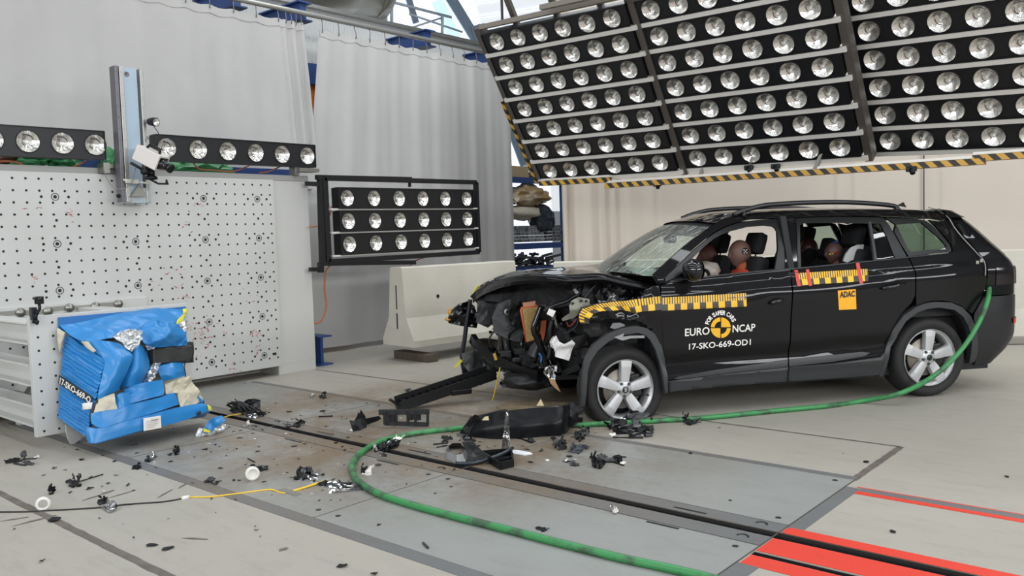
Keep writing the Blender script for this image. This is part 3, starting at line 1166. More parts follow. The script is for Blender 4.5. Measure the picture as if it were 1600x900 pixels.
g.build('panel_frame', BLACKM, sp, local=True)
for r in range(3):
    g = MB()
    yy = r * rp - .135
    g.span((xa + .05, yy - .010, -.05), (xb - .03, yy + .010, -.01))
    g.build('cross_rail', ALUW, sp, local=True)
g = MB()
def px2(a, b, w=.05, X=LX - .06):
    g.bar(wx(*a, X), wx(*b, X), w, w)
px2((494, 277), (642, 280), .055)
px2((500, 274), (504, 414), .06)
px2((500, 412), (648, 410), .055)
px2((640, 278), (640, 292), .03)
px2((478, 287), (500, 288), .05)
px2((484, 421), (502, 421), .05)
px2((501, 410), (501, 426), .06)
g.build('swing_arm', BLACKM, sp)
cable('orange_cable', [wx(483, 354, -8.36), wx(492, 354, -8.36), wx(505, 350, -8.4), wx(515, 337, -8.4), wx(518, 322, -8.36)], .009, CABLEO, 'orange cable running to the left side of the small lamp panel')
cable('orange_cable', [wx(516, 414, -8.4), wx(509, 425, -8.4), wx(507, 452, -8.43), wx(510, 478, -8.43), wx(503, 499, -8.43), wx(494, 505, -8.45), wx(488, 502, -8.48)], .011, CABLEO, 'orange brown cable hanging down right of the white block')
cable('orange_cable', [wx(640, 416, -8.5), wx(652, 406, -8.5), wx(680, 399, -8.45), wx(705, 400, -8.4)], .008, CABLEO, 'orange cable along the bottom of the small lamp panel')

# --- orange machine and things behind the curtain gap
g = MB()
a, b = wx(466, 330, -10.3), wx(500, 120, -10.3)
g.prism([(-10.3, a.y - .1, 0.0), (-10.3, b.y + .4, 0.0), (-10.3, b.y + .4, b.z), (-10.3, a.y - .1, b.z)], (-.3, 0, 0))
om = thing('orange_machine', 'tall orange machine housing showing between the two curtains', 'machine', (-10.4, (a.y + b.y) / 2, 0))
g.build('housing', ORANGE, om)
g = MB()
for u, v, r in ((480, 138, .035), (485, 181, .07)):
    g.lathe([(0, .004), (r, .004), (r * 1.1, 0)], wx(u, v, -10.29), (1, 0, 0), 14, False)
g.build('port', DARK, om)

# --- storage rack seen between curtain and drape
RX = -10.6
rk = thing('storage_rack', 'blue storage rack filled with goods behind the gap between curtains', 'rack', wx(835, 560, RX))
ya, yb = wx(790, 380, RX).y, wx(882, 380, RX).y
g = MB()
for v in (282, 384, 460):
    z = wx(835, v, RX).z
    if v == 460:
        z = .86
    g = MB()
    g.span((RX - .05, ya, z - .06), (RX + .03, yb, z + .04), .004)
    g.span((RX - .8, ya, z + .03), (RX, yb, z + .05))
    g.build('shelf_beam', BLUEB, rk)
for yy in (ya, yb):
    g = MB()
    g.span((RX - .06, yy - .05, 0), (RX + .04, yy + .05, wx(835, 262, RX).z + .1))
    g.build('upright', BLUEB, rk)
z1, z2 = wx(835, 282, RX).z + .05, wx(835, 384, RX).z + .05
g = MB()
g.span((RX - .5, wx(802, 270, RX).y, z1), (RX - .02, wx(828, 270, RX).y, z1 + .22), .01)
g.build('cardboard_box', mat('cardboard', '#a89478', .8), None, label='open cardboard box on the upper rack shelf', cat='box')
FILM = mat('plastic_film', '#c4c8cc', .2, var=(6, .6, '#8d8f92'))
g = MB()
p = wx(836, 268, RX)
g.blob((RX - .2, p.y, z1 + .13), (.25, .26, .13), 3, .5, 3, 2.5)
for f in g.bm.faces: f.smooth = False
g.build('wrapped_bundle', FILM, None, label='bundle in crinkled clear film on the upper rack shelf', cat='bundle')
g = MB()
p = wx(832, 308, RX)
g.blob((RX - .15, p.y, p.z + .04), (.3, .62, .22), 3, .4, 7, 2.2)
for f in g.bm.faces: f.smooth = False
g.build('wrapped_bundle', mat('gold_film', '#a98a58', .25, .2, var=(5, .8, '#cfc6b8')), None, label='golden brown wrapped roll hanging under the upper rack shelf', cat='bundle')
g = MB()
p = wx(826, 336, RX)
g.blob((RX - .12, p.y, p.z + .05), (.2, .7, .14), 3, .4, 9, 2.2)
g.build('wrapped_bundle', mat('cream_film', '#c9c2b2', .35), None, label='cream coloured slack sheet below the golden wrapped roll', cat='bundle')
random.seed(8)
for k in range(3):
    g = MB()
    yy = lerp(ya + .15, yb - .2, k / 2.6)
    for r in range(5):
        for c_ in range(9):
            zz = z2 + .03 + r * .065
            g.span((RX - .5, yy + c_ * .056, zz), (RX - .02 + random.uniform(-.03, .03), yy + c_ * .056 + .052, zz + .061))
    g.build('profile_stack', mat('profile_grey%d' % k, ('#8d9096', '#a2a4a6', '#7d7f85')[k], .4, .5), None,
            label=('stack of grey profile bars at the left end of the lower rack shelf', 'stack of grey profile bars in the middle of the lower rack shelf', 'stack of grey profile bars at the right end of the lower rack shelf')[k], cat='stack', group='profile stacks on the rack')
g = MB()
p = wx(851, 345, RX)
g.blob((RX - .1, p.y, z2 + .5), (.25, .30, .30), 3, .3, 5, 2)
for f in g.bm.faces: f.smooth = False
g.build('bin_bag', mat('dark_film', '#2a3038', .25), None, label='dark plastic bag standing on the profile bars in the rack', cat='bag')
for k, (u, w_, lab) in enumerate(((815, .5, 'dark heap of metal parts low in the rack, left'), (850, .6, 'dark heap of metal parts low in the rack, right'))):
    g = MB()
    p = wx(u, 405, RX)
    for q in range(20):
        a = Vector((RX - random.uniform(0, .4), p.y + random.uniform(-w_, w_) * .5, .93 + random.uniform(0, .22)))
        g.bar(a, a + Vector((random.uniform(-.2, .2), random.uniform(-.4, .4), random.uniform(-.05, .12))), .06, .05)
    g.bar((RX - .2, p.y - .3, .92), (RX - .2, p.y + .3, .92), .3, .02)
    g.build('scrap_heap', mat('scrap_dark', '#4b4d50', .45, .4), None, label=lab, cat='scrap')
g = MB()
g.span((-13.6, 12.5, .3), (-13.5, 17.2, 2.9))
struct('window_2', g, glow('bright_doorway', '#eef5ff', 1.0))

# --- blue foot beam beside the block
g = MB()
p, q = wx(494, 574, -8.6), wx(510, 545, -8.6)
yl, yr = p.y + .02, q.y + .05
g.span((-8.95, yl + .06, .01), (-8.6, yl + .10, .36))
for z in (.0, .35):
    g.span((-8.95, yl, z), (-8.55, yl + .2, z + .02))
g.build('steel_beam', BLUEB, None, label='short blue steel beam standing right of the white block', cat='beam')

# --- concrete barriers
def barrier(a, d, nrm, L, h, label, wb=.66, wt=.17, slot=True, z0=.0):
    """New Jersey profile extruded along d from a (middle of the end face), nrm = towards the viewer"""
    a, d, nrm = Vector(a), Vector(d).normalized(), Vector(nrm).normalized()
    t = thing('concrete_barrier', label, 'barrier', a + d * (L / 2))
    prof = [(-wb / 2, .0), (-wb / 2, .08 * h), (-wb * .28, .36 * h), (-wt * .62, h - .015), (-wt * .5, h), (wt * .5, h), (wt * .62, h - .015), (wb * .28, .36 * h), (wb / 2, .08 * h), (wb / 2, 0)]
    g = MB()
    n = 24
    secs = []
    for i in range(n + 1):
        s_ = L * i / n
        secs.append([a + d * s_ + nrm * y + Vector((0, 0, z0 + z)) + Vector((1, 1, 0)) * .003 * noise.noise(Vector((s_ * 3, y * 5, z * 4))) for y, z in prof])
    vs = g.grid(secs, smooth=False, closed=True)
    g._f(vs[0][::-1])
    g._f(vs[-1])
    g.build('concrete_body', CRET, t)
    if slot:
        g = MB()
        p = a + nrm * .0 + Vector((0, 0, z0 + h * .62))
        g.box(p - d * .002, (.012, .014, .30), None)
        g.box(p - d * .001 - Vector((0, 0, .3)), (.012, .02, .2), None)
        g.build('joint_slot', DARK, t)
    for s_, z in ((L * .27, .6), (L * .73, .6)):
        g = MB()
        y = lerp(wb * .28, wt * .62, (z * h - .36 * h) / (.64 * h))
        g.lathe([(0, .003), (.022, .003), (.026, 0)], a + d * s_ + nrm * (y + .002) + Vector((0, 0, z0 + z * h)), nrm, 12, False)
        g.build('lifting_hole', DARK, t)
    return t
# left barrier: nearest bottom corner at pixel (648,555)
pc = fl(648, 556, .10)
dL = Vector((.10, 1, 0)).normalized()
nL = Vector((1, -.10, 0)).normalized()
barrier(pc - nL * .33, dL, nL, 1.95, .99, 'concrete road barrier on wooden blocks behind the crushed car front', .66, .20, True, .098)
for k, (s_, lab) in enumerate(((.22, 'thick wooden block under the near end of the barrier'), (1.6, 'thick wooden block under the far end of the barrier'))):
    g = MB()
    c = pc - nL * .28 + dL * s_
    g.box((c.x, c.y, .05), (.72, .16, .10), Matrix.Rotation(math.atan2(nL.y, nL.x), 3, 'Z'), .004)
    g.build('wooden_block', WOOD, None, label=lab, cat='block')
b0 = BWO + bn * .42 + bd * .33
barrier(b0, bd, bn, 3.0, 1.16, 'long concrete road barrier behind the car, left half of the row', .62, .17, False)
barrier(b0 + bd * 3.06, bd, bn, 4.2, 1.16, 'long concrete road barrier behind the car, right half of the row', .62, .17, False)
g = MB()
p = b0 + bd * 2.0 + bn * .37
q = b0 + bd * 8.0 + bn * .37
g.bar((p.x, p.y, .05), (q.x, q.y, .05), .10, .09, bev=.01)
g.build('kerb_pipe', mat('kerb_grey', '#8b867d', .6), None, label='grey pipe lying on the floor along the right barrier', cat='pipe')
# ================================================================ THE CAR
# local frame: x to the rear (0 at the front axle), y to the far side, z up; nose slightly down
YAW = math.radians(51.5)
EX = Vector((math.cos(YAW), math.sin(YAW), 0))
EY = Vector((-math.sin(YAW), math.cos(YAW), 0))
CO = Vector((-4.474, 6.276, 0))
car = thing('car', 'black estate car with crushed left front and yellow measuring tapes', 'car', CO, YAW)
CMI = WM[car].inverted()
def cs(u, v, y):
    d = ray(u, v)
    t = (y - (EYE - CO).dot(EY)) / d.dot(EY)
    return CMI @ (EYE + d * t)
def cx_(u, v, x):
    d = ray(u, v)
    t = (x - (EYE - CO).dot(EX)) / d.dot(EX)
    return CMI @ (EYE + d * t)
def cz(u, v, z):
    return CMI @ fl(u, v, z)
WZ = [.10, .18, .25, .35, .50, .70, .85, .97, 1.03, 1.10, 1.17, 1.30, 1.45, 1.56, 1.63, 1.68]
WW = [.84, .87, .895, .915, .930, .938, .946, .952, .936, .905, .882, .82, .74, .67, .61, .56]
def pchip(X, Y):
    n = len(X)
    h = [X[i + 1] - X[i] for i in range(n - 1)]
    s = [(Y[i + 1] - Y[i]) / h[i] for i in range(n - 1)]
    d = [s[0]] + [0 if s[i - 1] * s[i] <= 0 else 2 * s[i - 1] * s[i] / (s[i - 1] + s[i]) for i in range(1, n - 1)] + [s[-1]]
    def f(x):
        x = min(max(x, X[0]), X[-1])
        i = 0
        while i < n - 2 and x > X[i + 1]:
            i += 1
        t = (x - X[i]) / h[i]
        return (Y[i] * (1 + 2 * t) * (1 - t) ** 2 + d[i] * h[i] * t * (1 - t) ** 2 + Y[i + 1] * t * t * (3 - 2 * t) + d[i + 1] * h[i] * t * t * (t - 1))
    return f
WF = pchip(WZ, WW)
def wside(x, z):
    w = WF(z - .055 * (x - 1.4))
    if x > 2.7:
        w *= 1 - .15 * ((x - 2.7) / 1.0) ** 2.2
    if x < -.1:
        w *= 1 - .06 * ((-.1 - x) / .9) ** 2
    # slight hollow along the lower doors
    w -= .026 * math.exp(-((z - .42 - .03 * x) / .06) ** 2) * (1 if .3 < x < 2.4 else 0)
    return w
def S(u, v, off=0.0):
    y = -.9
    for _ in range(7):
        p = cs(u, v, y)
        y = -wside(p.x, p.z) - off
    return cs(u, v, y)
def wnorm(x, z):
    e = .004
    dx = (wside(x + e, z) - wside(x - e, z)) / (2 * e)
    dz = (wside(x, z + e) - wside(x, z - e)) / (2 * e)
    return Vector((-dx, -1, -dz)).normalized()
PAINT = mat('car_paint_black', '#050507', .5, 0, 1.0, spec=.1)
TRIM = mat('car_trim_plastic', '#333537', .5)
TRIMD = mat('window_trim_black', '#0d0e10', .3)
INT = mat('interior_black', '#121316', .7)
ENG = mat('engine_black', '#0f1012', .45, var=(9, .5, '#1a1b1d'), bump=(18, .35))
HEAD = mat('headliner_grey', '#55555a', .8)

def panel_mesh(poly, mats, off=0.0, cell=.06, thick=.025, side=-1, extra=None, mi=None):
    """body panel: (x,z) outline -> cells -> laid on the body side; custom smooth normals; rim turned inwards"""
    b = bmesh.new()
    vs = [b.verts.new((x, z, 0)) for x, z in poly]
    for t in tessellate_polygon([[Vector((x, z, 0)) for x, z in poly]]):
        try:
            b.faces.new([vs[i] for i in t])
        except ValueError:
            pass
    for k in (0, 1):
        lo, hi = min(p[k] for p in poly), max(p[k] for p in poly)
        c = math.floor(lo / cell) * cell + cell
        while c < hi:
            pl, nn = Vector((0, 0, 0)), Vector((0, 0, 0))
            pl[k], nn[k] = c, 1
            bmesh.ops.bisect_plane(b, geom=b.verts[:] + b.edges[:] + b.faces[:], plane_co=pl, plane_no=nn)
            c += cell
    nor = {}
    for v in b.verts:
        x, z = v.co.x, v.co.y
        w = wside(x, z) + off
        dy = extra(x, z) if extra else 0.0
        n = wnorm(x, z)
        v.co = Vector((x, side * (w + dy), z))
        nor[v] = Vector((n.x, -side * n.y * -1 if side > 0 else n.y, n.z))
        if side > 0:
            nor[v] = Vector((n.x, -n.y, n.z))
    for f in b.faces:
        f.normal_update()
        if f.normal.y * side < 0:
            f.normal_flip()
        f.smooth = True
    main = set(b.faces)
    eds = [e for e in b.edges if len(e.link_faces) == 1]
    r = bmesh.ops.extrude_edge_only(b, edges=eds)
    nv = [g for g in r['geom'] if isinstance(g, bmesh.types.BMVert)]
    for v in nv:
        v.co.y -= side * thick
    b.normal_update()
    me = bpy.data.meshes.new('panel')
    main_i = set()
    b.faces.index_update()
    b.verts.index_update()
    nd = {v.index: n for v, n in nor.items()}
    main_i = {f.index for f in main}
    b.to_mesh(me)
    b.free()
    ln = []
    for p in me.polygons:
        if p.index not in main_i:
            p.use_smooth = False
        for li in p.loop_indices:
            vi = me.loops[li].vertex_index
            if p.index in main_i and not extra:
                ln.append(nd.get(vi, p.normal))
            elif p.index in main_i:
                ln.append(Vector((0, 0, 0)))
            else:
                ln.append(p.normal)
    if not extra:
        me.normals_split_custom_set([tuple(q) for q in ln])
    for m_ in (mats if isinstance(mats, (list, tuple)) else [mats]):
        me.materials.append(m_)
    return me
def panel(name, px, mats, parent=None, off=0.0, cell=.06, thick=.025, side=-1, extra=None, xz=None, **tags):
    poly = xz if xz else [(p.x, p.z) for p in (S(u, v) for u, v in px)]
    me = panel_mesh(poly, mats, off, cell, thick, side, extra)
    me.name = name
    o = bpy.data.objects.new(name, me)
    COL.objects.link(o)
    o.parent = parent or car
    WM[o] = WM[car]
    return kidsdict(o, **tags)
def P2(px):
    return [(p.x, p.z) for p in (S(u, v) for u, v in px)]

# --- outlines (pixel -> body side)
FRAME_O = [(1046.7, 427), (1060, 414.5), (1073, 402), (1086, 389.5), (1100, 378), (1110, 369.5), (1121, 362), (1136, 354.5), (1153, 348.7), (1172, 345), (1193, 343), (1222, 342)]
FRAME_I = [(1211, 421.5), (1216, 390), (1214.7, 362), (1211.5, 356.5), (1206.7, 354), (1193, 352.7), (1166.7, 355), (1140, 362), (1128, 366.5), (1116, 372.7), (1100, 386), (1084, 402), (1072, 416), (1063, 430)]
SEAM = 1236
fd_body = [(1033, 447), (1047, 441.5), (1086, 435.5), (1130, 430), (1185, 424.3), (1236, 420.5), (1235.5, 440), (1235.5, 490), (1234, 530), (1231, 563), (1230, 572), (1180, 577), (1120, 584), (1042, 594), (1039, 570), (1036.5, 540), (1034, 480)]
fd_frame = FRAME_O + [(1226.5, 420.8)] + FRAME_I + [(1040, 440), (1040, 434)]
rd_body = [(1238, 420.3), (1280, 416.5), (1330, 411.5), (1375, 407), (1419, 402.5), (1424, 413), (1429.5, 425), (1430, 440), (1429.5, 462), (1424, 473), (1408, 490), (1394, 512), (1386, 533), (1382, 548), (1375, 556), (1300, 566), (1232, 571.5), (1233, 563), (1236, 530), (1237.5, 490), (1237.5, 440)]
rd_frame = [(1243.5, 341.4), (1280, 339.6), (1310, 339), (1350, 339.3), (1381, 340.3), (1390, 352), (1400, 370), (1411, 390), (1418, 402), (1400, 404.2), (1396, 396), (1387, 372), (1376, 349.5), (1358, 349.5),
            (1310, 348.2), (1280, 348.5), (1256, 349.3), (1250.5, 352), (1250.5, 380), (1252, 416.7), (1247, 419), (1246, 380)]
bar_r = [(1357.5, 346), (1361, 346), (1370.5, 406), (1366.5, 406.5)]
tri_gl = [(1361, 348), (1377, 348.5), (1388, 372), (1398, 397), (1401, 404.5), (1370, 407)]
b_pil = [(1223.5, 341.8), (1242.5, 341.2), (1245, 380), (1246, 419.5), (1236, 421), (1227.5, 421)]
sill_f = [(1042.5, 595.5), (1120, 585.5), (1180, 578.5), (1229.5, 573.3), (1228.5, 596), (1180, 599.5), (1110, 605.5), (1044.5, 612)]
sill_r = [(1231.5, 573), (1300, 567.5), (1374, 557.5), (1380, 551), (1375, 585.3), (1300, 591), (1230, 595.8)]
roofside = [(1032, 443), (1020, 429.5), (1033, 417), (1047, 404.5), (1070, 384), (1090, 368.5), (1110, 354.5), (1124, 345.5), (1147, 336.5), (1170, 333.2), (1200, 331), (1250, 328.8), (1300, 327.5), (1350, 327), (1400, 327.3), (1430, 328.3), (1455, 330), (1477, 334.5),
            (1482, 341), (1470, 345), (1452, 341.5), (1433, 340.5), (1400, 338.7), (1350, 337.2), (1310, 336.7), (1280, 337.3), (1243, 339.4), (1222, 340.2), (1193, 341.2), (1172, 343.2), (1152, 347), (1135, 352.8), (1120, 360.2), (1109, 367.8), (1099, 376.2), (1085, 387.7), (1072, 400), (1059, 412.7), (1046, 425), (1039, 433)]
quarter = [(1421, 402), (1450, 398.5), (1484, 395), (1489, 391), (1486, 381), (1470, 362), (1452, 343.5), (1468, 346.5), (1483, 342.5), (1496, 358), (1510, 375), (1524, 391), (1535, 403.5), (1541, 414), (1541.5, 430), (1541, 445), (1535, 462), (1527, 478), (1519, 490), (1510, 484),
           (1502, 477.5), (1484.5, 471), (1470, 469.3), (1455, 470), (1443, 473), (1432, 477.5), (1431.5, 462), (1431.8, 440), (1431.3, 425), (1426, 413)]
q_frame = [(1384, 340.4), (1400, 341), (1420, 341.6), (1433, 342.6), (1445, 344), (1456, 351), (1470, 364.5), (1484.5, 382), (1487, 390), (1481.7, 394.3), (1450, 397.6), (1420.5, 400.7), (1410, 384), (1398, 362),
           ]
q_hole = [(1401, 350.5), (1441, 348), (1455, 360), (1470, 373), (1479.5, 384), (1479, 389.5), (1460, 390), (1424, 394), (1417.5, 385)]

def both(name, poly, m_, **kw):
    out = []
    for sd in (-1, 1):
        out.append(panel(name, None, m_, side=sd, xz=P2(poly), **kw))
    return out
fd = both('front_door', fd_body, PAINT)
rd = both('rear_door', rd_body, PAINT)
for d_, poly in ((fd, fd_frame), (rd, rd_frame)):
    for o, sd in zip(d_, (-1, 1)):
        panel('window_frame', None, TRIMD, o, xz=P2(poly), side=sd, off=-.004)
for o, sd in zip(rd, (-1, 1)):
    panel('window_divider', None, TRIM, o, xz=P2(bar_r), side=sd, off=-.002)
both('door_pillar', b_pil, mat('pillar_gloss', '#0a0a0d', .06, coat=.5), off=-.006)
both('roof_side', roofside, PAINT)
both('quarter_panel', quarter, PAINT)
for nm, poly in (('sill_trim', sill_f), ('sill_trim', sill_r)):
    def bulge(x, z):
        return .012 + .018 * math.exp(-((z - .335 - .012 * x) / .035) ** 2)
    for sd in (-1, 1):
        panel(nm, None, TRIM, xz=P2(poly), side=sd, extra=bulge, cell=.035, thick=.05)
# light strip along lower doors
def strip_px(pts, w):
    return pts + [(u, v + w) for u, v in reversed(pts)]
both('door_trim', [(1052, 591.5), (1060, 588), (1120, 577.5), (1180, 569), (1230, 561.5), (1229.6, 573), (1180, 578), (1120, 585), (1060, 592.5)], TRIM, off=.012, cell=.1)
both('door_trim', [(1232, 561.5), (1290, 555.5), (1345, 549.5), (1358, 551), (1350, 556), (1300, 565), (1232, 572.5)], TRIM, off=.012, cell=.1)
# belt moulding
for sd in (-1, 1):
    panel('belt_moulding', None, mat('belt_black', '#1d1f22', .25), side=sd, off=.006, xz=P2([(1047, 439), (1086, 434), (1130, 428.5), (1185, 423), (1236, 419), (1280, 415), (1330, 410), (1375, 405.5), (1419, 401), (1450, 398), (1482, 395), (1482, 396.5), (1450, 399.6), (1419, 402.7), (1375, 407.3), (1330, 411.8), (1280, 416.8), (1236, 420.8), (1185, 424.8), (1130, 430.3), (1086, 435.8), (1047, 441)]), cell=.12, thick=.012)

# --- glass
def glass_mat(name, tint, refl, frost=0.0):
    M = bpy.data.materials.new(name)
    M.use_nodes = True
    nt = M.node_tree
    nt.nodes.remove(nt.nodes['Principled BSDF'])
    out = nt.nodes['Material Output']
    tr = node(nt, 'ShaderNodeBsdfTransparent')
    tr.inputs[0].default_value = lin(tint)
    gl = node(nt, 'ShaderNodeBsdfGlossy')
    gl.inputs['Roughness'].default_value = .02
    lw = node(nt, 'ShaderNodeLayerWeight')
    lw.inputs['Blend'].default_value = .5
    fac = math_(nt, 'ADD', math_(nt, 'MULTIPLY', math_(nt, 'POWER', lw.outputs['Facing'], 4.0), .8), refl - 1.38)
    mx = node(nt, 'ShaderNodeMixShader')
    nt.links.new(fac, mx.inputs[0])
    nt.links.new(tr.outputs[0], mx.inputs[1])
    nt.links.new(gl.outputs[0], mx.inputs[2])
    last = mx
    if frost:
        tc = node(nt, 'ShaderNodeTexCoord')
        a = noise_(nt, tc.outputs['Object'], 5.0, 9, .75, .50, .72, (1.2, 14.0, 1.2))
        c = noise_(nt, tc.outputs['Object'], 11.0, 7, .7, .54, .74, (2.2, 9.0, 1.2))
        fr = math_(nt, 'MULTIPLY', math_(nt, 'MAXIMUM', a, c), frost)
        df = node(nt, 'ShaderNodeBsdfDiffuse')
        df.inputs[0].default_value = lin('#d9ded9')
        m2 = node(nt, 'ShaderNodeMixShader')
        nt.links.new(fr, m2.inputs[0])
        nt.links.new(mx.outputs[0], m2.inputs[1])
        nt.links.new(df.outputs[0], m2.inputs[2])
        n = node(nt, 'ShaderNodeTexNoise')
        n.inputs['Scale'].default_value = 22
        mp = node(nt, 'ShaderNodeMapping')
        mp.inputs['Scale'].default_value = (1, 4, 1)
        nt.links.new(tc.outputs['Object'], mp.inputs[0])
        nt.links.new(mp.outputs[0], n.inputs['Vector'])
        bp = node(nt, 'ShaderNodeBump')
        bp.inputs['Strength'].default_value = .35
        bp.inputs['Distance'].default_value = .02
        nt.links.new(n.outputs['Fac'], bp.inputs['Height'])
        nt.links.new(bp.outputs[0], gl.inputs['Normal'])
        last = m2
    nt.links.new(last.outputs[0], out.inputs[0])
    MATS[name] = M
    return M
GL1 = glass_mat('window_glass_tinted', '#b3c6b9', 1.45)
GL2 = glass_mat('privacy_glass', '#4a524d', 1.45)
GLW = glass_mat('cracked_windscreen', '#c6d6cc', 1.4, 1.0)
for sd in (-1, 1):
    panel('quarter_window', None, GL1, side=sd, off=-.012, xz=P2(q_hole), thick=.004)
    ring_ = q_frame + [(1401, 350.5)] + [(1417.5, 385), (1424, 394), (1460, 390), (1479, 389.5), (1479.5, 384), (1470, 373), (1455, 360), (1441, 348), (1401.5, 350)]
    panel('quarter_window_frame', None, TRIMD, side=sd, off=-.006, xz=P2(q_frame + q_hole[:1] + q_hole[:0:-1] + [(1400.5, 351)]))
    panel('vent_glass', None, GL2, side=sd, off=-.012, xz=P2(tri_gl), thick=.004)

# --- roof
GUT = [(1147, 336.5), (1170, 333.2), (1200, 331), (1250, 328.8), (1300, 327.5), (1350, 327), (1400, 327.3), (1430, 328.3), (1455, 330), (1477, 334.5), (1490, 337)]
A_P = [(1020, 429.5), (1033, 417), (1047, 404.5), (1070, 384), (1090, 368.5), (1110, 354.5), (1124, 345.5), (1147, 336.5)]
gl_ = [S(*p) for p in [(1118, 349)] + GUT]
b = MB()
rows = []
for p in gl_:
    w = abs(p.y)
    row = []
    for k in range(25):
        s_ = -1 + 2 * k / 24
        lead = .10 * (1 - s_ * s_) * max(0, 1 - (p.x - gl_[0].x) / .5)
        row.append((p.x - lead, s_ * w, p.z + .035 * (1 - s_ ** 2) ** .8 + (.0 if abs(s_) < .999 else -.002)))
    rows.append(row)
b.grid(rows)
roof = b.build('roof', PAINT, car, local=True)
b = MB()
b.grid([[(q[0] + .02, q[1] * .96, q[2] - .045) for q in r] for r in rows])
b.build('headliner', HEAD, car, local=True)
# roof rails
def yspline(pts, n=8):
    return spline(pts, n)
for sd in (-1, 1):
    b = MB()
    pts = [cs(1147, 335.5, -.60), cs(1165, 328.5, -.60), cs(1193, 321.3, -.60), cs(1220, 318.6, -.60), cs(1260, 316.6, -.6), cs(1310, 315.7, -.6), cs(1350, 317, -.6), cs(1385, 319.8, -.6), cs(1400, 322.3, -.6), cs(1404, 326, -.6)]
    pts = [Vector((p.x, sd * .585, p.z)) for p in pts]
    b.tube(spline(pts, 5), .021, 8)
    b.tube([pts[-2], Vector((pts[-2].x + .05, sd * .60, pts[-2].z - .055))], .02, 8)
    b.tube([pts[1], Vector((pts[1].x - .02, sd * .60, pts[1].z - .06))], .018, 8)
    b.build('roof_rail', mat('roof_rail_black', '#17181b', .32), car, local=True)
b = MB()
p = cs(1402, 321, -.1)
b.prism([p, p + Vector((.10, 0, -.02)), p + Vector((.07, 0, .030))], (0, .02, 0))
b.build('roof_antenna', BLACKG, car, local=True)

# --- windscreen
wl = [S(*p) for p in A_P[:6]]
b = MB()
rows = []
for i, p in enumerate(wl):
    t_ = i / 5
    w = abs(p.y) - .01
    row = []
    for k in range(21):
        s_ = -1 + 2 * k / 20
        row.append((p.x - (.20 - .08 * t_) * (1 - s_ * s_), s_ * w, p.z + (.02 + .02 * t_) * (1 - s_ * s_) - .004))
    rows.append(row)
b.grid(rows)
b.build('windscreen', GLW, car, local=True)
b = MB()                                               # black ceramic band and mirror along the top of the screen
top = rows[-1]
b.grid([[Vector(q) + Vector((.012, 0, -.010)) for q in rows[-2]], [Vector(q) + Vector((.02, 0, -.012)) for q in top]])
b.grid([[Vector(q) + Vector((.02, 0, -.012)) for q in top], [Vector((q[0] + .10, q[1], q[2] + .02)) for q in top]])
b.build('windscreen_band', INT, car, local=True)
b = MB()
m_ = Vector(rows[4][10]) + Vector((.16, 0, -.06))
b.box(m_, (.05, .24, .07), None, .02)
b.bar(m_, m_ + Vector((-.02, 0, .06)), .03, .03)
b.build('rear_view_mirror', INT, car, local=True)

# --- hood, pushed up and folded
HL = [((1030, 443.5), -.72), ((1000, 440.5), -.72), ((970, 434.5), -.72), ((940, 427.5), -.72), ((905, 429.3), -.71), ((870, 430), -.68), ((832, 428.5), -.48), ((797, 432), -.22), ((768, 441), .12), ((747, 452), .45), ((738, 462), .62)]
HR = [((938, 411), .72), ((912, 414.5), .74), ((884, 418), .75), ((856, 420), .76), ((832, 421.5), .77), ((810, 424), .78), ((790, 428), .79), ((772, 434), .80), ((757, 441), .82), ((744, 451), .84), ((736, 462), .84)]
b = MB()
rows = []
for i, ((lp, ly), (rp_, ry)) in enumerate(zip(HL, HR)):
    A, B = cs(*lp, ly), cs(*rp_, ry)
    row = []
    for k in range(15):
        s_ = k / 14
        p = A.lerp(B, s_)
        p.z += .030 * math.sin(PI * s_) * (1 if i < 7 else .4) + (.012 * noise.noise(Vector((p.x * 5, p.y * 4, 2))) if 0 < k else 0)
        row.append(p)
    row = [row[0] + Vector((0, -.028, -.050)), row[0] + Vector((0, -.020, -.016))] + row
    rows.append(row)
sm = [spline([r[k] for r in rows], 3) for k in range(17)]
sm = [[sm[k][i] for k in range(17)] for i in range(len(sm[0]))]
b.grid(sm)
low = [[q + Vector((.0, .012 if k == 0 else 0, -.028)) for k, q in enumerate(r)] for r in sm]
b.grid(low)
b.grid([[r[0] for r in sm], [r[0] for r in low]], smooth=False)
b.grid([[q for q in sm[-1]], [q for q in low[-1]]], smooth=False)
b.build('hood', PAINT, car, local=True)
# cowl between hood and screen
b = MB()
c0 = [Vector((p[0], p[1], p[2])) for p in [Vector((wl[0].x - .20 * (1 - s_ * s_), s_ * (abs(wl[0].y) - .01), wl[0].z - .01)) for s_ in [-1 + k / 7 for k in range(15)]]]
b.grid([c0, [q + Vector((0, 0, -.035)) for q in sm[0][2:]]])
b.build('cowl', BLACKP, car, local=True)

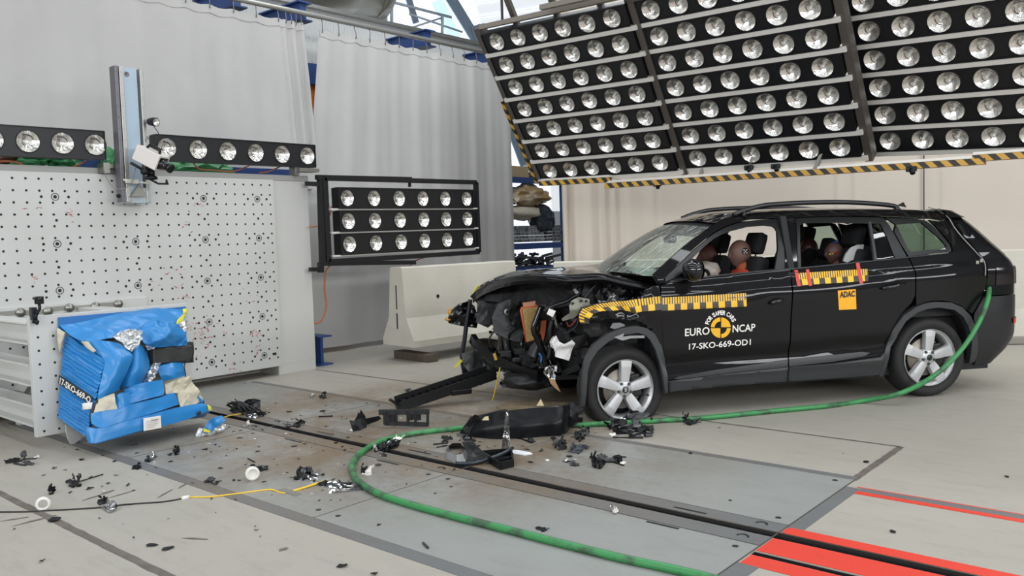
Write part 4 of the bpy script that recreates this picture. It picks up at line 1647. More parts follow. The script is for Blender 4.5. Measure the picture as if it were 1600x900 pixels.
# --- inner body: floor pan, firewall, inner pillars so that the shell is solid
b = MB()
b.span((.30, -.80, .20), (3.45, .80, .30))
b.span((.26, -.78, .25), (.36, .78, 1.05))
b.span((3.0, -.72, .3), (3.45, .72, .62))
for sd in (-1, 1):
    b.span((.42, sd * .80 - .04, .2), (2.35, sd * .80 + .04, .42))
    b.span((2.3, sd * .62 - .12, .3), (3.25, sd * .62 + .12, .78))
b.build('floor_pan', INT, car, local=True)
for sd in (-1, 1):
    b = MB()
    z0 = 1.14
    b.bar((1.50, sd * .80, .3), (1.50, sd * .83, 1.15), .10, .14)
    b.bar((1.50, sd * .83, 1.15), (1.53, sd * .64, 1.60), .05, .12)
    b.build('inner_pillar', INT, car, local=True)
    b = MB()
    b.span((.40, sd * .84 - .02, .35), (1.44, sd * .84 + .02, 1.05))
    b.span((1.52, sd * .84 - .02, .40), (2.28, sd * .84 + .02, 1.10))
    b.build('door_lining', INT, car, local=True)
    b = MB()
    b.prism([(2.75, sd * .70, 1.15), (3.25, sd * .70, 1.2), (3.1, sd * .6, 1.55), (2.66, sd * .6, 1.58)], (0, -sd * .03, 0)) if False else None
    b.span((2.40, sd * .80 - .03, .7), (3.3, sd * .76 + .03, 1.12))
    b.build('boot_lining', INT, car, local=True)
# dashboard and steering wheel
b = MB()
b.span((.36, -.74, .72), (.72, .74, 1.06), .05)
b.blob((.52, -.38, 1.08), (.16, .24, .06), 2)
b.build('dashboard', INT, car, local=True)
b = MB()
n_ = Vector((-.9, 0, .42)).normalized()
cw = Vector((.86, -.37, 1.0))
a1 = n_.cross(Vector((0, 1, 0)))
b.tube([cw + (a1 * math.cos(t) + Vector((0, 1, 0)) * math.sin(t)) * .185 for t in [2 * PI * k / 28 for k in range(29)]], .015, 8, False)
b.tube([cw, cw + n_ * .2], .035, 8)
for t in (0, 2.2, 4.1):
    b.bar(cw, cw + (a1 * math.cos(t) + Vector((0, 1, 0)) * math.sin(t)) * .18, .03, .02)
b.build('steering_wheel', INT, car, local=True)
SEATM = mat('seat_fabric', '#17181b', .85)
def seat(x, y, z, w=.5, h=.62, parent=None, m_=SEATM, rake=.28):
    s = MB()
    s.box((x, y, z), (.50, w, .16), None, .05)
    o = s.build('seat', m_, car, local=True)
    s = MB()
    R = Matrix.Rotation(rake, 3, 'Y')
    s.box(Vector((x + .24, y, z + .06)) + R @ Vector((0, 0, h / 2)), (.14, w, h), R, .06)
    s.build('backrest', m_, o, local=True)
    s = MB()
    c = Vector((x + .24, y, z + .06)) + R @ Vector((-.0, 0, h + .12))
    s.box(c, (.11, w * .52, .20), R, .05)
    for q in (-.06, .06):
        s.tube([c + R @ Vector((0, q, -.05)), c + R @ Vector((0, q, -.2))], .008, 6)
    s.build('headrest', m_, o, local=True)
    return o
seat(.98, -.37, .62)
seat(.98, .37, .62)
seat(1.92, -.42, .66, .48)
seat(1.92, .42, .66, .48)
seat(1.95, 0.0, .66, .30, .5)

# --- rear end: tailgate and bumper wrap round the corner
XR = pchip([.20, .28, .40, .52, .70, .90, 1.02, 1.10, 1.17, 1.25, 1.32, 1.40, 1.50, 1.575, 1.62], [3.50, 3.60, 3.735, 3.80, 3.80, 3.785, 3.775, 3.77, 3.745, 3.66, 3.58, 3.50, 3.395, 3.30, 3.24])
def rear_pt(x0, z, t, off=0):
    w0 = wside(x0, z)
    xr = XR(z) + .02
    c, s_ = math.cos(t), math.sin(t)
    e = .42
    return Vector((x0 + (xr - x0 + off) * (abs(s_) ** e), -(w0 + off) * math.copysign(abs(c) ** e, c), z))
def rear_shell(name, z0, z1, xf, m_, nz=16, off=0.0, th=.03, par=None):
    b = MB()
    rows = []
    for i in range(nz + 1):
        z = lerp(z0, z1, i / nz)
        x0 = xf(z)
        rows.append([rear_pt(x0, z, PI * k / 44, off) for k in range(45)])
    b.grid(rows)
    b.grid([[Vector((q.x - th, q.y * .97, q.z)) for q in rows[0]], rows[0]])
    b.grid([rows[-1], [Vector((q.x - th, q.y * .97, q.z)) for q in rows[-1]]])
    return b.build(name, m_, par or car, local=True)
edge = [S(*p) for p in [(1524, 560), (1524.5, 540), (1523, 515), (1520, 492), (1528, 478), (1536, 462), (1542, 445), (1542.5, 430), (1542, 414), (1536, 403.5), (1525, 391), (1511, 375), (1497, 358), (1484, 342.5)]]
EZ = sorted([(p.z, p.x) for p in edge])
def xedge(z):
    zz = [q[0] for q in EZ]
    return float(np.interp(z, zz, [q[1] for q in EZ])) + .006
zb = S(1536, 462).z
rear_shell('rear_bumper', .24, zb - .01, xedge, mat('bumper_plastic', '#1b1c1f', .33), 18, .004)
tg_ = rear_shell('tailgate', zb, 1.20, xedge, PAINT, 14)
for sd in (0, 1):                                      # corner posts each side of the rear window
    b = MB()
    rows = []
    for i in range(15):
        z = lerp(1.19, 1.585, i / 14)
        r_ = [rear_pt(xedge(z), z, .62 * k / 12) for k in range(13)]
        if sd:
            r_ = [Vector((q.x, -q.y, q.z)) for q in r_]
        rows.append(r_)
    b.grid(rows)
    b.grid([[q + Vector((-.04, (.03 if not sd else -.03), 0)) for q in r] for r in rows])
    b.build('tailgate_post', PAINT, tg_, local=True)
b = MB()                                               # spoiler lip at the top of the tailgate
rows = []
for i in range(4):
    z = lerp(1.565, 1.632, i / 3)
    rows.append([rear_pt(3.10, z, PI * k / 40, .012 * (3 - i)) for k in range(41)])
rows.append([Vector((3.08, q.y * .96, 1.65)) for q in rows[-1]])
b.grid(rows)
b.build('roof_spoiler', PAINT, tg_, local=True)
# rear window
b = MB()
rows = []
for z in (1.22, 1.28, 1.34, 1.40, 1.46, 1.52, 1.55):
    rows.append([rear_pt(xedge(z), z, lerp(.5, PI - .5, k / 20), .006) for k in range(21)])
b.grid(rows)
b.build('rear_window', GL1, tg_, local=True)
for sd in (0, 1):
    b = MB()
    rows = []
    z0, z1 = S(1541, 446).z, S(1541, 418).z
    for i in range(7):
        z = lerp(z0, z1, i / 6)
        row = [rear_pt(xedge(z) - .0, z, lerp(.02, .95, k / 14), .005) for k in range(15)]
        if sd:
            row = [Vector((q.x, -q.y, q.z)) for q in row]
        rows.append(row)
    b.grid(rows)
    b.mi = 1
    b.grid([[q + Vector((.006, (-.004 if not sd else .004), 0)) for q in r[8:]] for r in rows])
    b.build('tail_light', [mat('taillight_dark', '#181215', .12), mat('taillight_red', '#7d1c20', .15)], car, local=True)
    b = MB()
    rows = []
    for z in (.60, .625, .65):
        row = [rear_pt(xedge(z), z, lerp(.45, .95, k / 8), .012) for k in range(9)]
        if sd:
            row = [Vector((q.x, -q.y, q.z)) for q in row]
        rows.append(row)
    b.grid(rows)
    b.build('reflector', mat('reflector_red', '#b8332b', .3), car, local=True)

# --- wheel arch trims
def arch(name, outer, inner, parent=None, off=.014, m_=TRIM, **tags):
    for sd in (-1, 1):
        panel(name, None, m_, parent, side=sd, off=off, xz=P2(outer + inner[::-1]), cell=.09, thick=.06, **tags)
AO_R = [(1372, 588), (1379, 556), (1383, 542), (1394, 515), (1411, 492.5), (1431, 479), (1445, 474), (1460, 471.5), (1484.5, 472.5), (1502, 480), (1515.6, 494), (1524, 514), (1526.7, 533), (1524, 558), (1521, 565)]
AI_R = [(1379, 587), (1388, 556), (1392, 543), (1402, 521), (1414, 502), (1433, 487.5), (1448, 482.5), (1466, 480.5), (1490, 484), (1503.5, 494.6), (1511, 508), (1515.5, 522), (1517, 536), (1514, 560), (1513, 567)]
arch('wheel_arch', AO_R, AI_R)
# rear wheel wells (dark)
for sd in (-1, 1):
    b = MB()
    rows = []
    pin = P2([(u, v) for u, v in AI_R])
    rows.append([Vector((x, sd * (wside(x, z) - .02), z)) for x, z in pin])
    rows.append([Vector((x, sd * .55, z + .02)) for x, z in pin])
    b.grid(rows, smooth=False)
    b.build('wheel_well', INT, car, local=True)
# --- front left arch trim hanging loose (one continuous bent strip), the right one in place
AO_F = [(905, 646), (907, 612), (908, 580), (913, 558), (924, 538), (946, 521), (968, 512), (992, 508.5), (1008, 512), (1020, 521), (1030, 539), (1035.5, 560), (1039, 582), (1040.5, 612)]
AI_F = [(910, 642), (914, 612), (915.5, 580), (920, 564), (931, 547), (949, 532), (970, 522.5), (992, 519), (1004, 522), (1013, 530), (1021, 545), (1027, 563), (1032, 584), (1036, 613)]
panel('wheel_arch', None, mat('arch_grey', '#36393b', .5), xz=P2(AO_F + AI_F[::-1]), side=-1, off=.05, cell=.08, thick=.05, label='loose bent front wheel arch trim')
panel('wheel_arch', None, TRIM, xz=P2(AO_F + AI_F[::-1]), side=1, off=.012, cell=.08, thick=.05)

# --- wheels
TYRE = mat('tyre_rubber', '#1f1e1e', .75, bump=(60, .1))
RIM = mat('alloy_silver', '#c6c7c8', .38, .5)
DISC = mat('brake_disc', '#8b857c', .45, .8)
def wheel(pos, face, spin, steer, flat=0.0, label=None):
    """face = -1 for the left side; local y outward is negative; built about the hub face"""
    M_ = Matrix.Translation(pos) @ Matrix.Rotation(steer, 4, 'Z') @ Matrix.Rotation(spin, 4, 'Y')
    if face > 0:
        M_ = Matrix.Translation(pos) @ Matrix.Rotation(PI + steer, 4, 'Z') @ Matrix.Rotation(spin, 4, 'Y')
    hub = bpy.data.objects.new('wheel', None)
    COL.objects.link(hub)
    hub.parent = car
    hub.matrix_local = M_
    if label:
        hub['label'] = label
    Ms = Matrix.Rotation(spin, 4, 'Y')
    b = MB()
    R = .352
    seg = 72
    prof = [(.245, .02), (.262, .000), (.285, -.014), (.31, -.016), (.333, -.004), (.346, .022), (R, .05), (R + .002, .12), (R, .19), (.346, .222), (.33, .24), (.28, .24), (.25, .22)]
    rows = []
    for k in range(seg):
        t = 2 * PI * k / seg
        row = []
        for j, (rr, y) in enumerate(prof):
            if 5 <= j <= 9 and j in (5, 7, 9) and k % 2:
                rr -= .005
            p = Vector((rr * math.cos(t), y, rr * math.sin(t)))
            if flat:
                q = Ms @ p
                if q.z < -flat:
                    ex = -flat - q.z
                    q.z = -flat + .002
                    if y < .1:
                        q.y -= ex * .22
                    else:
                        q.y += ex * .22
                p = Ms.inverted() @ q
            row.append(p)
        rows.append(row)
    rows.append(rows[0])
    b.grid(rows)
    bmesh.ops.remove_doubles(b.bm, verts=b.bm.verts, dist=1e-5)
    WM[hub] = None
    tyre = b.build('tyre', TYRE, hub, local=True)
    b = MB()
    b.lathe([(.247, -.006), (.252, -.002), (.250, .012), (.236, .016), (.226, .03), (.222, .07), (.222, .20)], (0, 0, 0), (0, 1, 0), 56)
    rim = b.build('rim', RIM, hub, local=True)
    for k in range(5):
        t = PI / 2 + 2 * PI * k / 5
        ca, sa = math.cos(t), math.sin(t)
        def Pt(r_, s_, y):
            return Vector((r_ * ca - s_ * sa, y, r_ * sa + s_ * ca))
        b = MB()
        st = [(.045, .030, .018), (.085, .040, .016), (.14, .045, .012), (.19, .049, .008), (.234, .054, .010), (.240, .055, .012)]
        fr, bk = [], []
        for r_, w, y in st:
            fr.append([Pt(r_, -w, y + .022), Pt(r_, -w * .9, y), Pt(r_, -w * .3, y - .0025), Pt(r_, w * .3, y - .0025), Pt(r_, w * .9, y), Pt(r_, w, y + .022)])
            bk.append([Pt(r_, -w, y + .045), Pt(r_, -w * .8, y + .05), Pt(r_, -w * .3, y + .05), Pt(r_, w * .3, y + .05), Pt(r_, w * .8, y + .05), Pt(r_, w, y + .045)])
        b.grid(fr, smooth=False)
        b.grid(bk, smooth=False)
        b.grid([[r[0] for r in fr], [r[0] for r in bk]], smooth=False)
        b.grid([[r[-1] for r in fr], [r[-1] for r in bk]], smooth=False)
        b.build('spoke', RIM, hub, local=True)
    b = MB()
    b.lathe([(.0, .004), (.028, .004), (.032, .010), (.06, .014), (.078, .022), (.08, .06)], (0, 0, 0), (0, 1, 0), 30)
    b.build('hub', RIM, hub, local=True)
    b = MB()
    b.lathe([(0, -.001), (.026, .0005), (.029, .006)], (0, 0, 0), (0, 1, 0), 24)
    b.mi = 1
    # winged emblem on the cap: rounded arrow of three feathers
    for q in range(3):
        b.prism([Vector((-.016 + .003 * q, -.003, .002 + .006 * q)), Vector((.012 - .003 * q, -.003, .004 + .006 * q)), Vector((.016 - .004 * q, -.003, .008 + .006 * q)), Vector((-.012 + .002 * q, -.003, .0055 + .006 * q))], (0, .002, 0))
    b.prism([Vector((-.012, -.003, -.016)), Vector((.004, -.003, -.016)), Vector((.014, -.003, .0)), Vector((-.002, -.003, .0))], (0, .002, 0))
    b.build('hub_cap', [mat('cap_dark', '#3c3d3f', .3, .5), CHROME], hub, local=True)
    for k in range(5):
        t = PI / 2 + 2 * PI * (k + .5) / 5
        b = MB()
        b.lathe([(.012, .004), (.0135, .010), (.0135, .02)], (.056 * math.cos(t), 0, .056 * math.sin(t)), (0, 1, 0), 10)
        b.lathe([(0, .0), (.008, .0), (.0095, .004), (.0095, .02)], (.056 * math.cos(t), 0.002, .056 * math.sin(t)), (0, 1, 0), 6, False)
        b.build('bolt', mat('bolt_grey', '#6d6c6b', .35, .8), hub, local=True)
    b = MB()
    b.lathe([(.05, .07), (.165, .07), (.168, .075), (.168, .09), (.05, .09)], (0, 0, 0), (0, 1, 0), 40)
    b.lathe([(.05, .06), (.08, .06), (.085, .07)], (0, 0, 0), (0, 1, 0), 24)
    b.build('brake_disc', DISC, hub, local=True)
    b = MB()
    b.box((.11, .08, .03), (.09, .09, .19), Matrix.Rotation(-.2, 3, 'Y'), .015)
    b.lathe([(0, .13), (.22, .13), (.22, .14), (0, .14)], (0, 0, 0), (0, 1, 0), 30)
    b.build('brake_caliper', mat('caliper', '#2b2a29', .5, .5), hub, local=True)
    b = MB()
    b.lathe([(0, -.01), (.006, -.01), (.006, .02)], (.205, 0.01, -.045), (0, 1, 0), 8)
    b.build('valve', BLACKP, hub, local=True)
    return hub
wheel(Vector((2.791, -.895, .345)), -1, .07, 0)
wheel(Vector((0.0, -.895, .243)), -1, .08, math.radians(6), flat=.243, label='sunken front left wheel on a flat tyre')
wheel(Vector((2.791, .895, .345)), 1, .4, 0)
wheel(Vector((0.0, .88, .30)), 1, .7, 0, flat=.298)

# --- door handles, mirror
for (poly, o) in (([(1202, 474), (1204, 470), (1214, 467.5), (1222, 467), (1224, 470), (1221, 474), (1210, 477)], 0), ([(1376, 451), (1380, 447.5), (1398, 443.5), (1412, 442.5), (1414, 446), (1411, 450), (1392, 452.5)], 1)):
    for k, sd in enumerate((-1, 1)):
        par = (fd, rd)[o][k]
        b = MB()
        q = [S(*p) for p in (poly[0], poly[3])]
        a_, c_ = q
        h = .018
        ctr = [Vector((lerp(a_.x, c_.x, s_), sd * (wside(lerp(a_.x, c_.x, s_), lerp(a_.z, c_.z, s_)) + .012 + .03 * math.sin(PI * s_)), lerp(a_.z, c_.z, s_))) for s_ in [i / 8 for i in range(9)]]
        b.tube(ctr, [.010, .015, .017, .018, .018, .018, .018, .017, .012], 10)
        b.build('door_handle', mat('handle_gloss', '#0b0b0e', .1, coat=.5), par, local=True)
for k, sd in enumerate((-1, 1)):
    c = S(1080, 423)
    c = Vector((c.x - .02, sd * (.99), c.z + .01))
    b = MB()
    b.blob(c + Vector((-.02, 0, 0)), (.085, .115, .095), 3)
    for v in b.bm.verts:
        if v.co.x > c.x + .035:
            v.co.x = c.x + .035
    mo = b.build('side_mirror', mat('mirror_shell', '#101114', .12, coat=.6), fd[k], local=True)
    b = MB()
    b.bar(c + Vector((.0, -sd * .08, -.04)), c + Vector((.03, -sd * .16, -.055)), .06, .04)
    b.build('mirror_foot', BLACKP, fd[k], local=True)
    b = MB()
    rows = []
    for q in range(2):
        rows.append([c + Vector((.037, .098 * math.cos(t) * q, .078 * math.sin(t) * q)) for t in [2 * PI * i / 28 for i in range(29)]])
    b.grid(rows, smooth=False)
    b.build('mirror_glass', mat('mirror_glass', '#e3e5e6', .02, 1.0), fd[k], local=True)

# --- decals on the doors: everything follows the body side, a little proud of it
def px_poly(name, polys, m_, off=.002, parent=None, cell=.05, **tags):
    """flat polygons in pixels mapped on the body side"""
    b = MB()
    for poly in polys:
        tri = tessellate_polygon([[Vector((u, v, 0)) for u, v in poly]])
        vs = [b.bm.verts.new(S(u, v, off)) for u, v in poly]
        for t in tri:
            b._f([vs[i] for i in t])
    return b.build(name, m_, parent or car, local=True, **tags)
def text_mesh(txt, bold=0.0):
    cu = bpy.data.curves.new('txt', 'FONT')
    cu.body = txt
    cu.resolution_u = 3
    cu.offset = bold
    o = bpy.data.objects.new('txt', cu)
    COL.objects.link(o)
    bpy.context.view_layer.update()
    me = o.to_mesh()
    vs = [v.co.copy() for v in me.vertices]
    fs = [list(p.vertices) for p in me.polygons]
    o.to_mesh_clear()
    COL.objects.unlink(o)
    bpy.data.objects.remove(o)
    return vs, fs
def text_geo(b, txt, fmap, w, h, bold=0.0):
    """stretch the text into the box w x h (pixels), then send every vertex through fmap(a, b)"""
    vs, fs = text_mesh(txt, bold)
    x0, x1 = min(v.x for v in vs), max(v.x for v in vs)
    y0, y1 = 0.0, max(v.y for v in vs)
    nv = [b.bm.verts.new(fmap((v.x - x0) / (x1 - x0) * w, (v.y - y0) / (y1 - y0) * h)) for v in vs]
    for f in fs:
        b._f([nv[i] for i in f])
def line_map(p0, p1, lean, srf):
    d = Vector((p1[0] - p0[0], p1[1] - p0[1]))
    L = d.length
    d /= L
    return lambda a, h: srf(p0[0] + d.x * a + lean * h, p0[1] + d.y * a - h), L
WHITEV = mat('vinyl_white', '#ece9e4', .5)
YELV = mat('vinyl_yellow', '#e9b01c', .5)
DARKV = mat('vinyl_dark', '#2c2a29', .55)
for txt, p0, p1, h in (('EURO', (1070.3, 525.2), (1108.6, 522.3), 11.6), ('NCAP', (1144.6, 519.3), (1180, 516.8), 11.2), ('17-SKO-669-OD1', (1076.5, 546.3), (1173, 538.6), 9.2)):
    f_, L = line_map(p0, p1, .02, lambda u, v: S(u, v, .0025))
    dec = MB()
    text_geo(dec, txt, f_, L, h, .012)
    dec.build('test_number' if '-' in txt else 'door_lettering', WHITEV, fd[0], local=True)
dec = MB()
ccx, ccy = 1126.2, 512
s0 = 'FOR SAFER CARS'
wd = {' ': .45, 'F': .85, 'R': .95, 'S': .9, 'O': 1.12, 'A': 1.0, 'E': .85, 'C': .95}
tot = sum(wd[c] for c in s0)
acc = 0
for c in s0:
    mid = acc + wd[c] / 2
    acc += wd[c]
    if c == ' ':
        continue
    ang = math.radians(lerp(163, 21, mid / tot))
    def f_(a, h, ang=ang, c=c):
        wpx = 5.6 * wd[c] * .8
        a -= wpx / 2
        r_ = 19.6 + h
        q = ang - a / 22.0
        return S(ccx + r_ * math.cos(q), ccy - r_ * 1.03 * math.sin(q) - .06 * r_ * math.cos(q), .0025)
    text_geo(dec, c, f_, 5.6 * wd[c] * .8, 6.4, .03)
dec.build('arc_lettering', WHITEV, fd[0], local=True)
def arc(a0, a1, r, n=14):
    return [(ccx + r * math.cos(math.radians(lerp(a0, a1, i / n))), ccy - r * 1.03 * math.sin(math.radians(lerp(a0, a1, i / n)))) for i in range(n + 1)]
g_ = .7
def quad(a0, r0, r1):
    return arc(a0 + 3, a0 + 87, r1) + (arc(a0 + 87, a0 + 3, r0) if r0 > 0 else [(ccx + g_ * math.copysign(1, math.cos(math.radians(a0 + 45))), ccy - g_ * math.copysign(1, math.sin(math.radians(a0 + 45))))])
px_poly('door_emblem', [quad(0, 0, 15.6), quad(180, 0, 15.6), quad(90, 9.6, 15.6), quad(270, 9.6, 15.6)], YELV, .0022, fd[0])
px_poly('warning_sticker', [[(1309, 454), (1337, 451.8), (1338.2, 483), (1311, 484.3)]], mat('sticker_amber', '#f0ab1d', .5), .002, rd[0], label='amber square sticker')
dec = MB()
f_, L = line_map((1312.2, 464.8), (1335.8, 463), .01, lambda u, v: S(u, v, .004))
text_geo(dec, 'ADAC', f_, L, 9.0, .045)
dec.build('sticker_lettering', DARKV, rd[0], local=True)

# measuring tapes: UV runs along the strip
tm, nt, b_ = newmat('measuring_tape', .45)
uv = node(nt, 'ShaderNodeUVMap')
sx = node(nt, 'ShaderNodeSeparateXYZ')
nt.links.new(uv.outputs[0], sx.inputs[0])
U, V = sx.outputs[0], sx.outputs[1]
blk = math_(nt, 'GREATER_THAN', math_(nt, 'FRACT', U), .5)
tick = math_(nt, 'GREATER_THAN', math_(nt, 'FRACT', math_(nt, 'MULTIPLY', U, 5.0)), .42)
upper = math_(nt, 'GREATER_THAN', V, .48)
up2 = math_(nt, 'GREATER_THAN', V, .30)
tk = math_(nt, 'GREATER_THAN', math_(nt, 'FRACT', math_(nt, 'ADD', math_(nt, 'MULTIPLY', U, 5.0), .0)), .42)
low = blk
nt.links.new(mix_(nt, math_(nt, 'ADD', math_(nt, 'MULTIPLY', upper, tick), math_(nt, 'MULTIPLY', math_(nt, 'SUBTRACT', 1.0, upper), low)), lin('#38342f'), lin('#ecb51e')), b_.inputs['Base Color'])
def tape(name, tops, bots, srf, periods, parent, **tags):
    b = MB()
    me_rows = [[srf(*p) for p in bots], [srf(*p) for p in tops]]
    mid = [me_rows[0][i].lerp(me_rows[1][i], .5) for i in range(len(tops))]
    mid = [srf((bots[i][0] + tops[i][0]) / 2, (bots[i][1] + tops[i][1]) / 2) for i in range(len(tops))]
    rows = [me_rows[0], mid, me_rows[1]]
    b.grid(rows)
    lens = [0]
    for i in range(1, len(mid)):
        lens.append(lens[-1] + (mid[i] - mid[i - 1]).length)
    n = len(tops)
    o = b.build(name, tm, parent, local=True, **tags)
    me = o.data
    uvl = me.uv_layers.new(name='UVMap')
    for lp in me.loops:
        i = lp.vertex_index
        uvl.data[lp.index].uv = (lens[i % n] / lens[-1] * periods, (i // n) / 2)
    return o
n = 14
tops = [(lerp(1033.7, 1165.5, i / n), lerp(465.0, 458, i / n)) for i in range(n + 1)]
bots = [(lerp(1033.7, 1167, i / n), lerp(485.7, 478.7, i / n)) for i in range(n + 1)]
tape('measuring_tape', tops, bots, lambda u, v: S(u, v, .0025), 6.75, fd[0])
n = 12
tops = [(lerp(1241.5, 1355.5, i / n), lerp(427, 420, i / n)) for i in range(n + 1)]
bots = [(lerp(1245, 1357, i / n), lerp(446, 439, i / n)) for i in range(n + 1)]
tape('measuring_tape', tops, bots, lambda u, v: S(u, v, .0025), 6.3, rd[0])
for k, q in enumerate(([(1241, 422.3), (1246.5, 421.8), (1251.5, 447), (1246, 447.6)], [(1259, 421), (1264, 420.6), (1269, 446.4), (1264, 447)], [(1337, 411), (1342.7, 410.4), (1349, 442.8), (1343.3, 443.3)])):
    px_poly('red_tape', [q], mat('tape_red', '#c64238', .5), .005, rd[0])
# ================================================================ CRUSHED FRONT OF THE CAR
def pp(pts, y):
    """pixels -> car-local points on the plane y (y may be a list)"""
    return [cs(u, v, y[i] if isinstance(y, (list, tuple)) else y) for i, (u, v) in enumerate(pts)]
def cplate(name, pts, y, m_, th=.006, amp=.0, cell=.05, seed=1, parent=None, smooth=False, **tags):
    b = MB()
    b.plate(pp(pts, y), th, cell, amp, 9.0, seed, smooth)
    return b.build(name, m_, parent or car, local=True, **tags)
def ctube(name, pts, y, r, m_, seg=8, parent=None, n=6, **tags):
    b = MB()
    b.tube(spline(pp(pts, y), n), r, seg)
    return b.build(name, m_, parent or car, local=True, **tags)
# solid engine mass
b = MB()
foot = [(.28, -.64), (-.26, -.60), (-.50, -.2), (-.74, .3), (-.80, .74), (.28, .74)]
b.prism([Vector((x, y, .34)) for x, y in foot], (0, 0, .54))
bmesh.ops.subdivide_edges(b.bm, edges=b.bm.edges[:], cuts=7, use_grid_fill=True)
for v in b.bm.verts:
    v.co += Vector((noise.noise(v.co * 6), noise.noise(v.co * 6 + Vector((9, 0, 0))), noise.noise(v.co * 6 + Vector((0, 9, 0))))) * .045
eng = b.build('engine_block', ENG, car, local=True)
random.seed(21)
CAVG = mat('engine_grey', '#84857f', .35, .6)
#                                              # hoses and boxes over the engine
for k in range(46):
    y = random.uniform(-.60, .68)
    x = lerp(-.31, -.86, (y + .6) / 1.3) + random.uniform(-.05, .06)
    z = random.uniform(.38, .93)
    b = MB()
    sz = random.uniform(.03, .10) if k % 3 else random.uniform(.09, .18)
    if k % 4 == 0:
        b.tube([(x, y, z), (x + random.uniform(-.1, .1), y + random.uniform(-.16, .16), z + random.uniform(-.1, .1))], sz * .25, 9)
    elif k % 4 == 1:
        b.plate([Vector((x, y, z)) + Vector((random.uniform(-.3, .3) * .3, math.cos(t_) * sz, math.sin(t_) * sz * random.uniform(.5, 1))) for t_ in [2 * PI * i / 7 for i in range(7)]], .006, .03, .02, 14, k)
    else:
        b.box((x, y, z), (sz, sz * random.uniform(.5, 1.2), sz * random.uniform(.5, 1.2)), Matrix.Rotation(random.uniform(-.6, .6), 3, Vector((random.random(), random.random(), random.random())).normalized()), .008)
    b.build('engine_part', (BLACKG, BLACKP, ENG, BLACKG, GREYP, BLACKP, BLACKG, STEELD, BLACKG, CAVG)[k % 10], eng, local=True)
for k in range(9):
    y = random.uniform(-.55, .6)
    x = lerp(-.36, -.9, (y + .6) / 1.3)
    b = MB()
    p = [Vector((x + random.uniform(-.08, .08), y + random.uniform(-.15, .15), .4 + .12 * q + random.uniform(-.05, .05))) for q in range(5)]
    b.tube(spline(p, 5), random.uniform(.008, .02), 7)
    b.build('hose', (BLACKG, BLACKP, GREYP)[k % 3], eng, local=True)
# right-hand front wing still standing
b = MB()
pts = [(-.78, .62), (-.80, .80), (-.60, .93), (-.2, 1.0), (.30, 1.06), (.33, .42), (.33, .30), (.30, .45), (.2, .64), (.06, .74), (-.1, .74), (-.25, .66), (-.36, .50), (-.40, .40), (-.70, .42)]
panel('front_wing', None, PAINT, side=1, xz=pts, thick=.04)
# crumpled left wing: from the door edge to the bent tip under the tape
wing_px = [(1032.5, 446), (1020, 447), (1010, 452), (1000, 466), (982, 468.5), (965, 469.5), (941, 472), (924, 476), (911, 481), (905, 491), (907, 505), (918, 507), (930, 503), (945, 500), (965, 499), (985, 500), (1003, 506), (1018, 517), (1030, 534), (1035.5, 555), (1037, 570), (1036.3, 540), (1034, 480)]
def crump(x, z):
    k = max(0, min(1, (.30 - x) / .25))
    return k * (.030 * noise.noise(Vector((x * 11, z * 13, 4))) + .018 * noise.noise(Vector((x * 25, z * 23, 1)))) - .10 * max(0, -.12 - x)
panel('front_wing', wing_px, PAINT, cell=.03, extra=crump, thick=.02, label='crumpled front wing')
def Sw(u, v, off=.006):
    p = S(u, v)
    return Vector((p.x, p.y - off - crump(p.x, p.z), p.z))
tops = [(907, 505.5), (905, 497), (905.5, 491.0), (911, 482.5), (924, 477.5), (941, 473.6), (955, 471.5), (972, 470.3), (982, 469.3), (1000, 466.5), (1013, 464.8), (1032, 462.5)]
bots = [(921.6, 506), (921, 502), (921.4, 497.5), (927, 491.5), (939.5, 486), (952, 485), (969, 484.5), (982, 486), (991, 489.5), (1003, 486.5), (1015.7, 485.3), (1033, 484)]
def dens(q, k=4):
    return [(lerp(q[i // k][0], q[min(i // k + 1, len(q) - 1)][0], (i % k) / k), lerp(q[i // k][1], q[min(i // k + 1, len(q) - 1)][1], (i % k) / k)) for i in range((len(q) - 1) * k + 1)]
tape('measuring_tape', dens(tops), dens(bots), lambda u, v: Sw(u, v, .014), 6.5, car)
# dark inner wing behind it
cplate('inner_wing', [(912, 440), (1025, 446), (1030, 520), (1000, 512), (960, 505), (915, 520), (900, 500)], -.55, ENG, .02, .03, .04, 3)
cplate('suspension_tower', [(945, 440), (1012, 447), (1006, 470), (960, 470), (938, 476), (930, 462)], -.64, mat('black_sheen', '#0d0e11', .2, coat=.4), .01, .035, .03, 5)
cplate('torn_sheet', [(885, 440), (930, 434), (950, 440), (940, 462), (900, 460)], -.52, BLACKG, .006, .03, .03, 7)
# visible pieces
cplate('headlamp_remnant', [(703, 487), (716, 474), (731, 470), (741, 478), (746, 497), (744, 512), (720, 509), (701, 505), (699, 498)], .78, BLACKG, .04, .05, .025, 2)
b = MB()
b.blob(cs(703, 488, .76), (.02, .03, .045), 2)
b.blob(cs(700, 499, .76), (.03, .03, .018), 2, .3, 2)
b.build('side_reflector', mat('amber_lens', '#b98a3c', .25), car, local=True)
ctube('bent_strut', [(735, 468), (733, 482), (729, 505), (726, 530), (722, 556), (725, 580), (729, 596)], .68, .022, mat('strut_sheen', '#2b2c30', .22, .4), 8)
cplate('torn_bracket', [(721, 552), (741, 550), (752, 561), (743, 569), (735, 588), (725, 577)], .62, mat('torn_grey', '#4b4c4e', .5), .006, .02, .03, 4)
cplate('torn_bracket', [(725, 572), (735, 585), (741, 600), (750, 588), (747, 600), (728, 602), (722, 585)], .60, BLACKG, .006, .02, .03, 9)
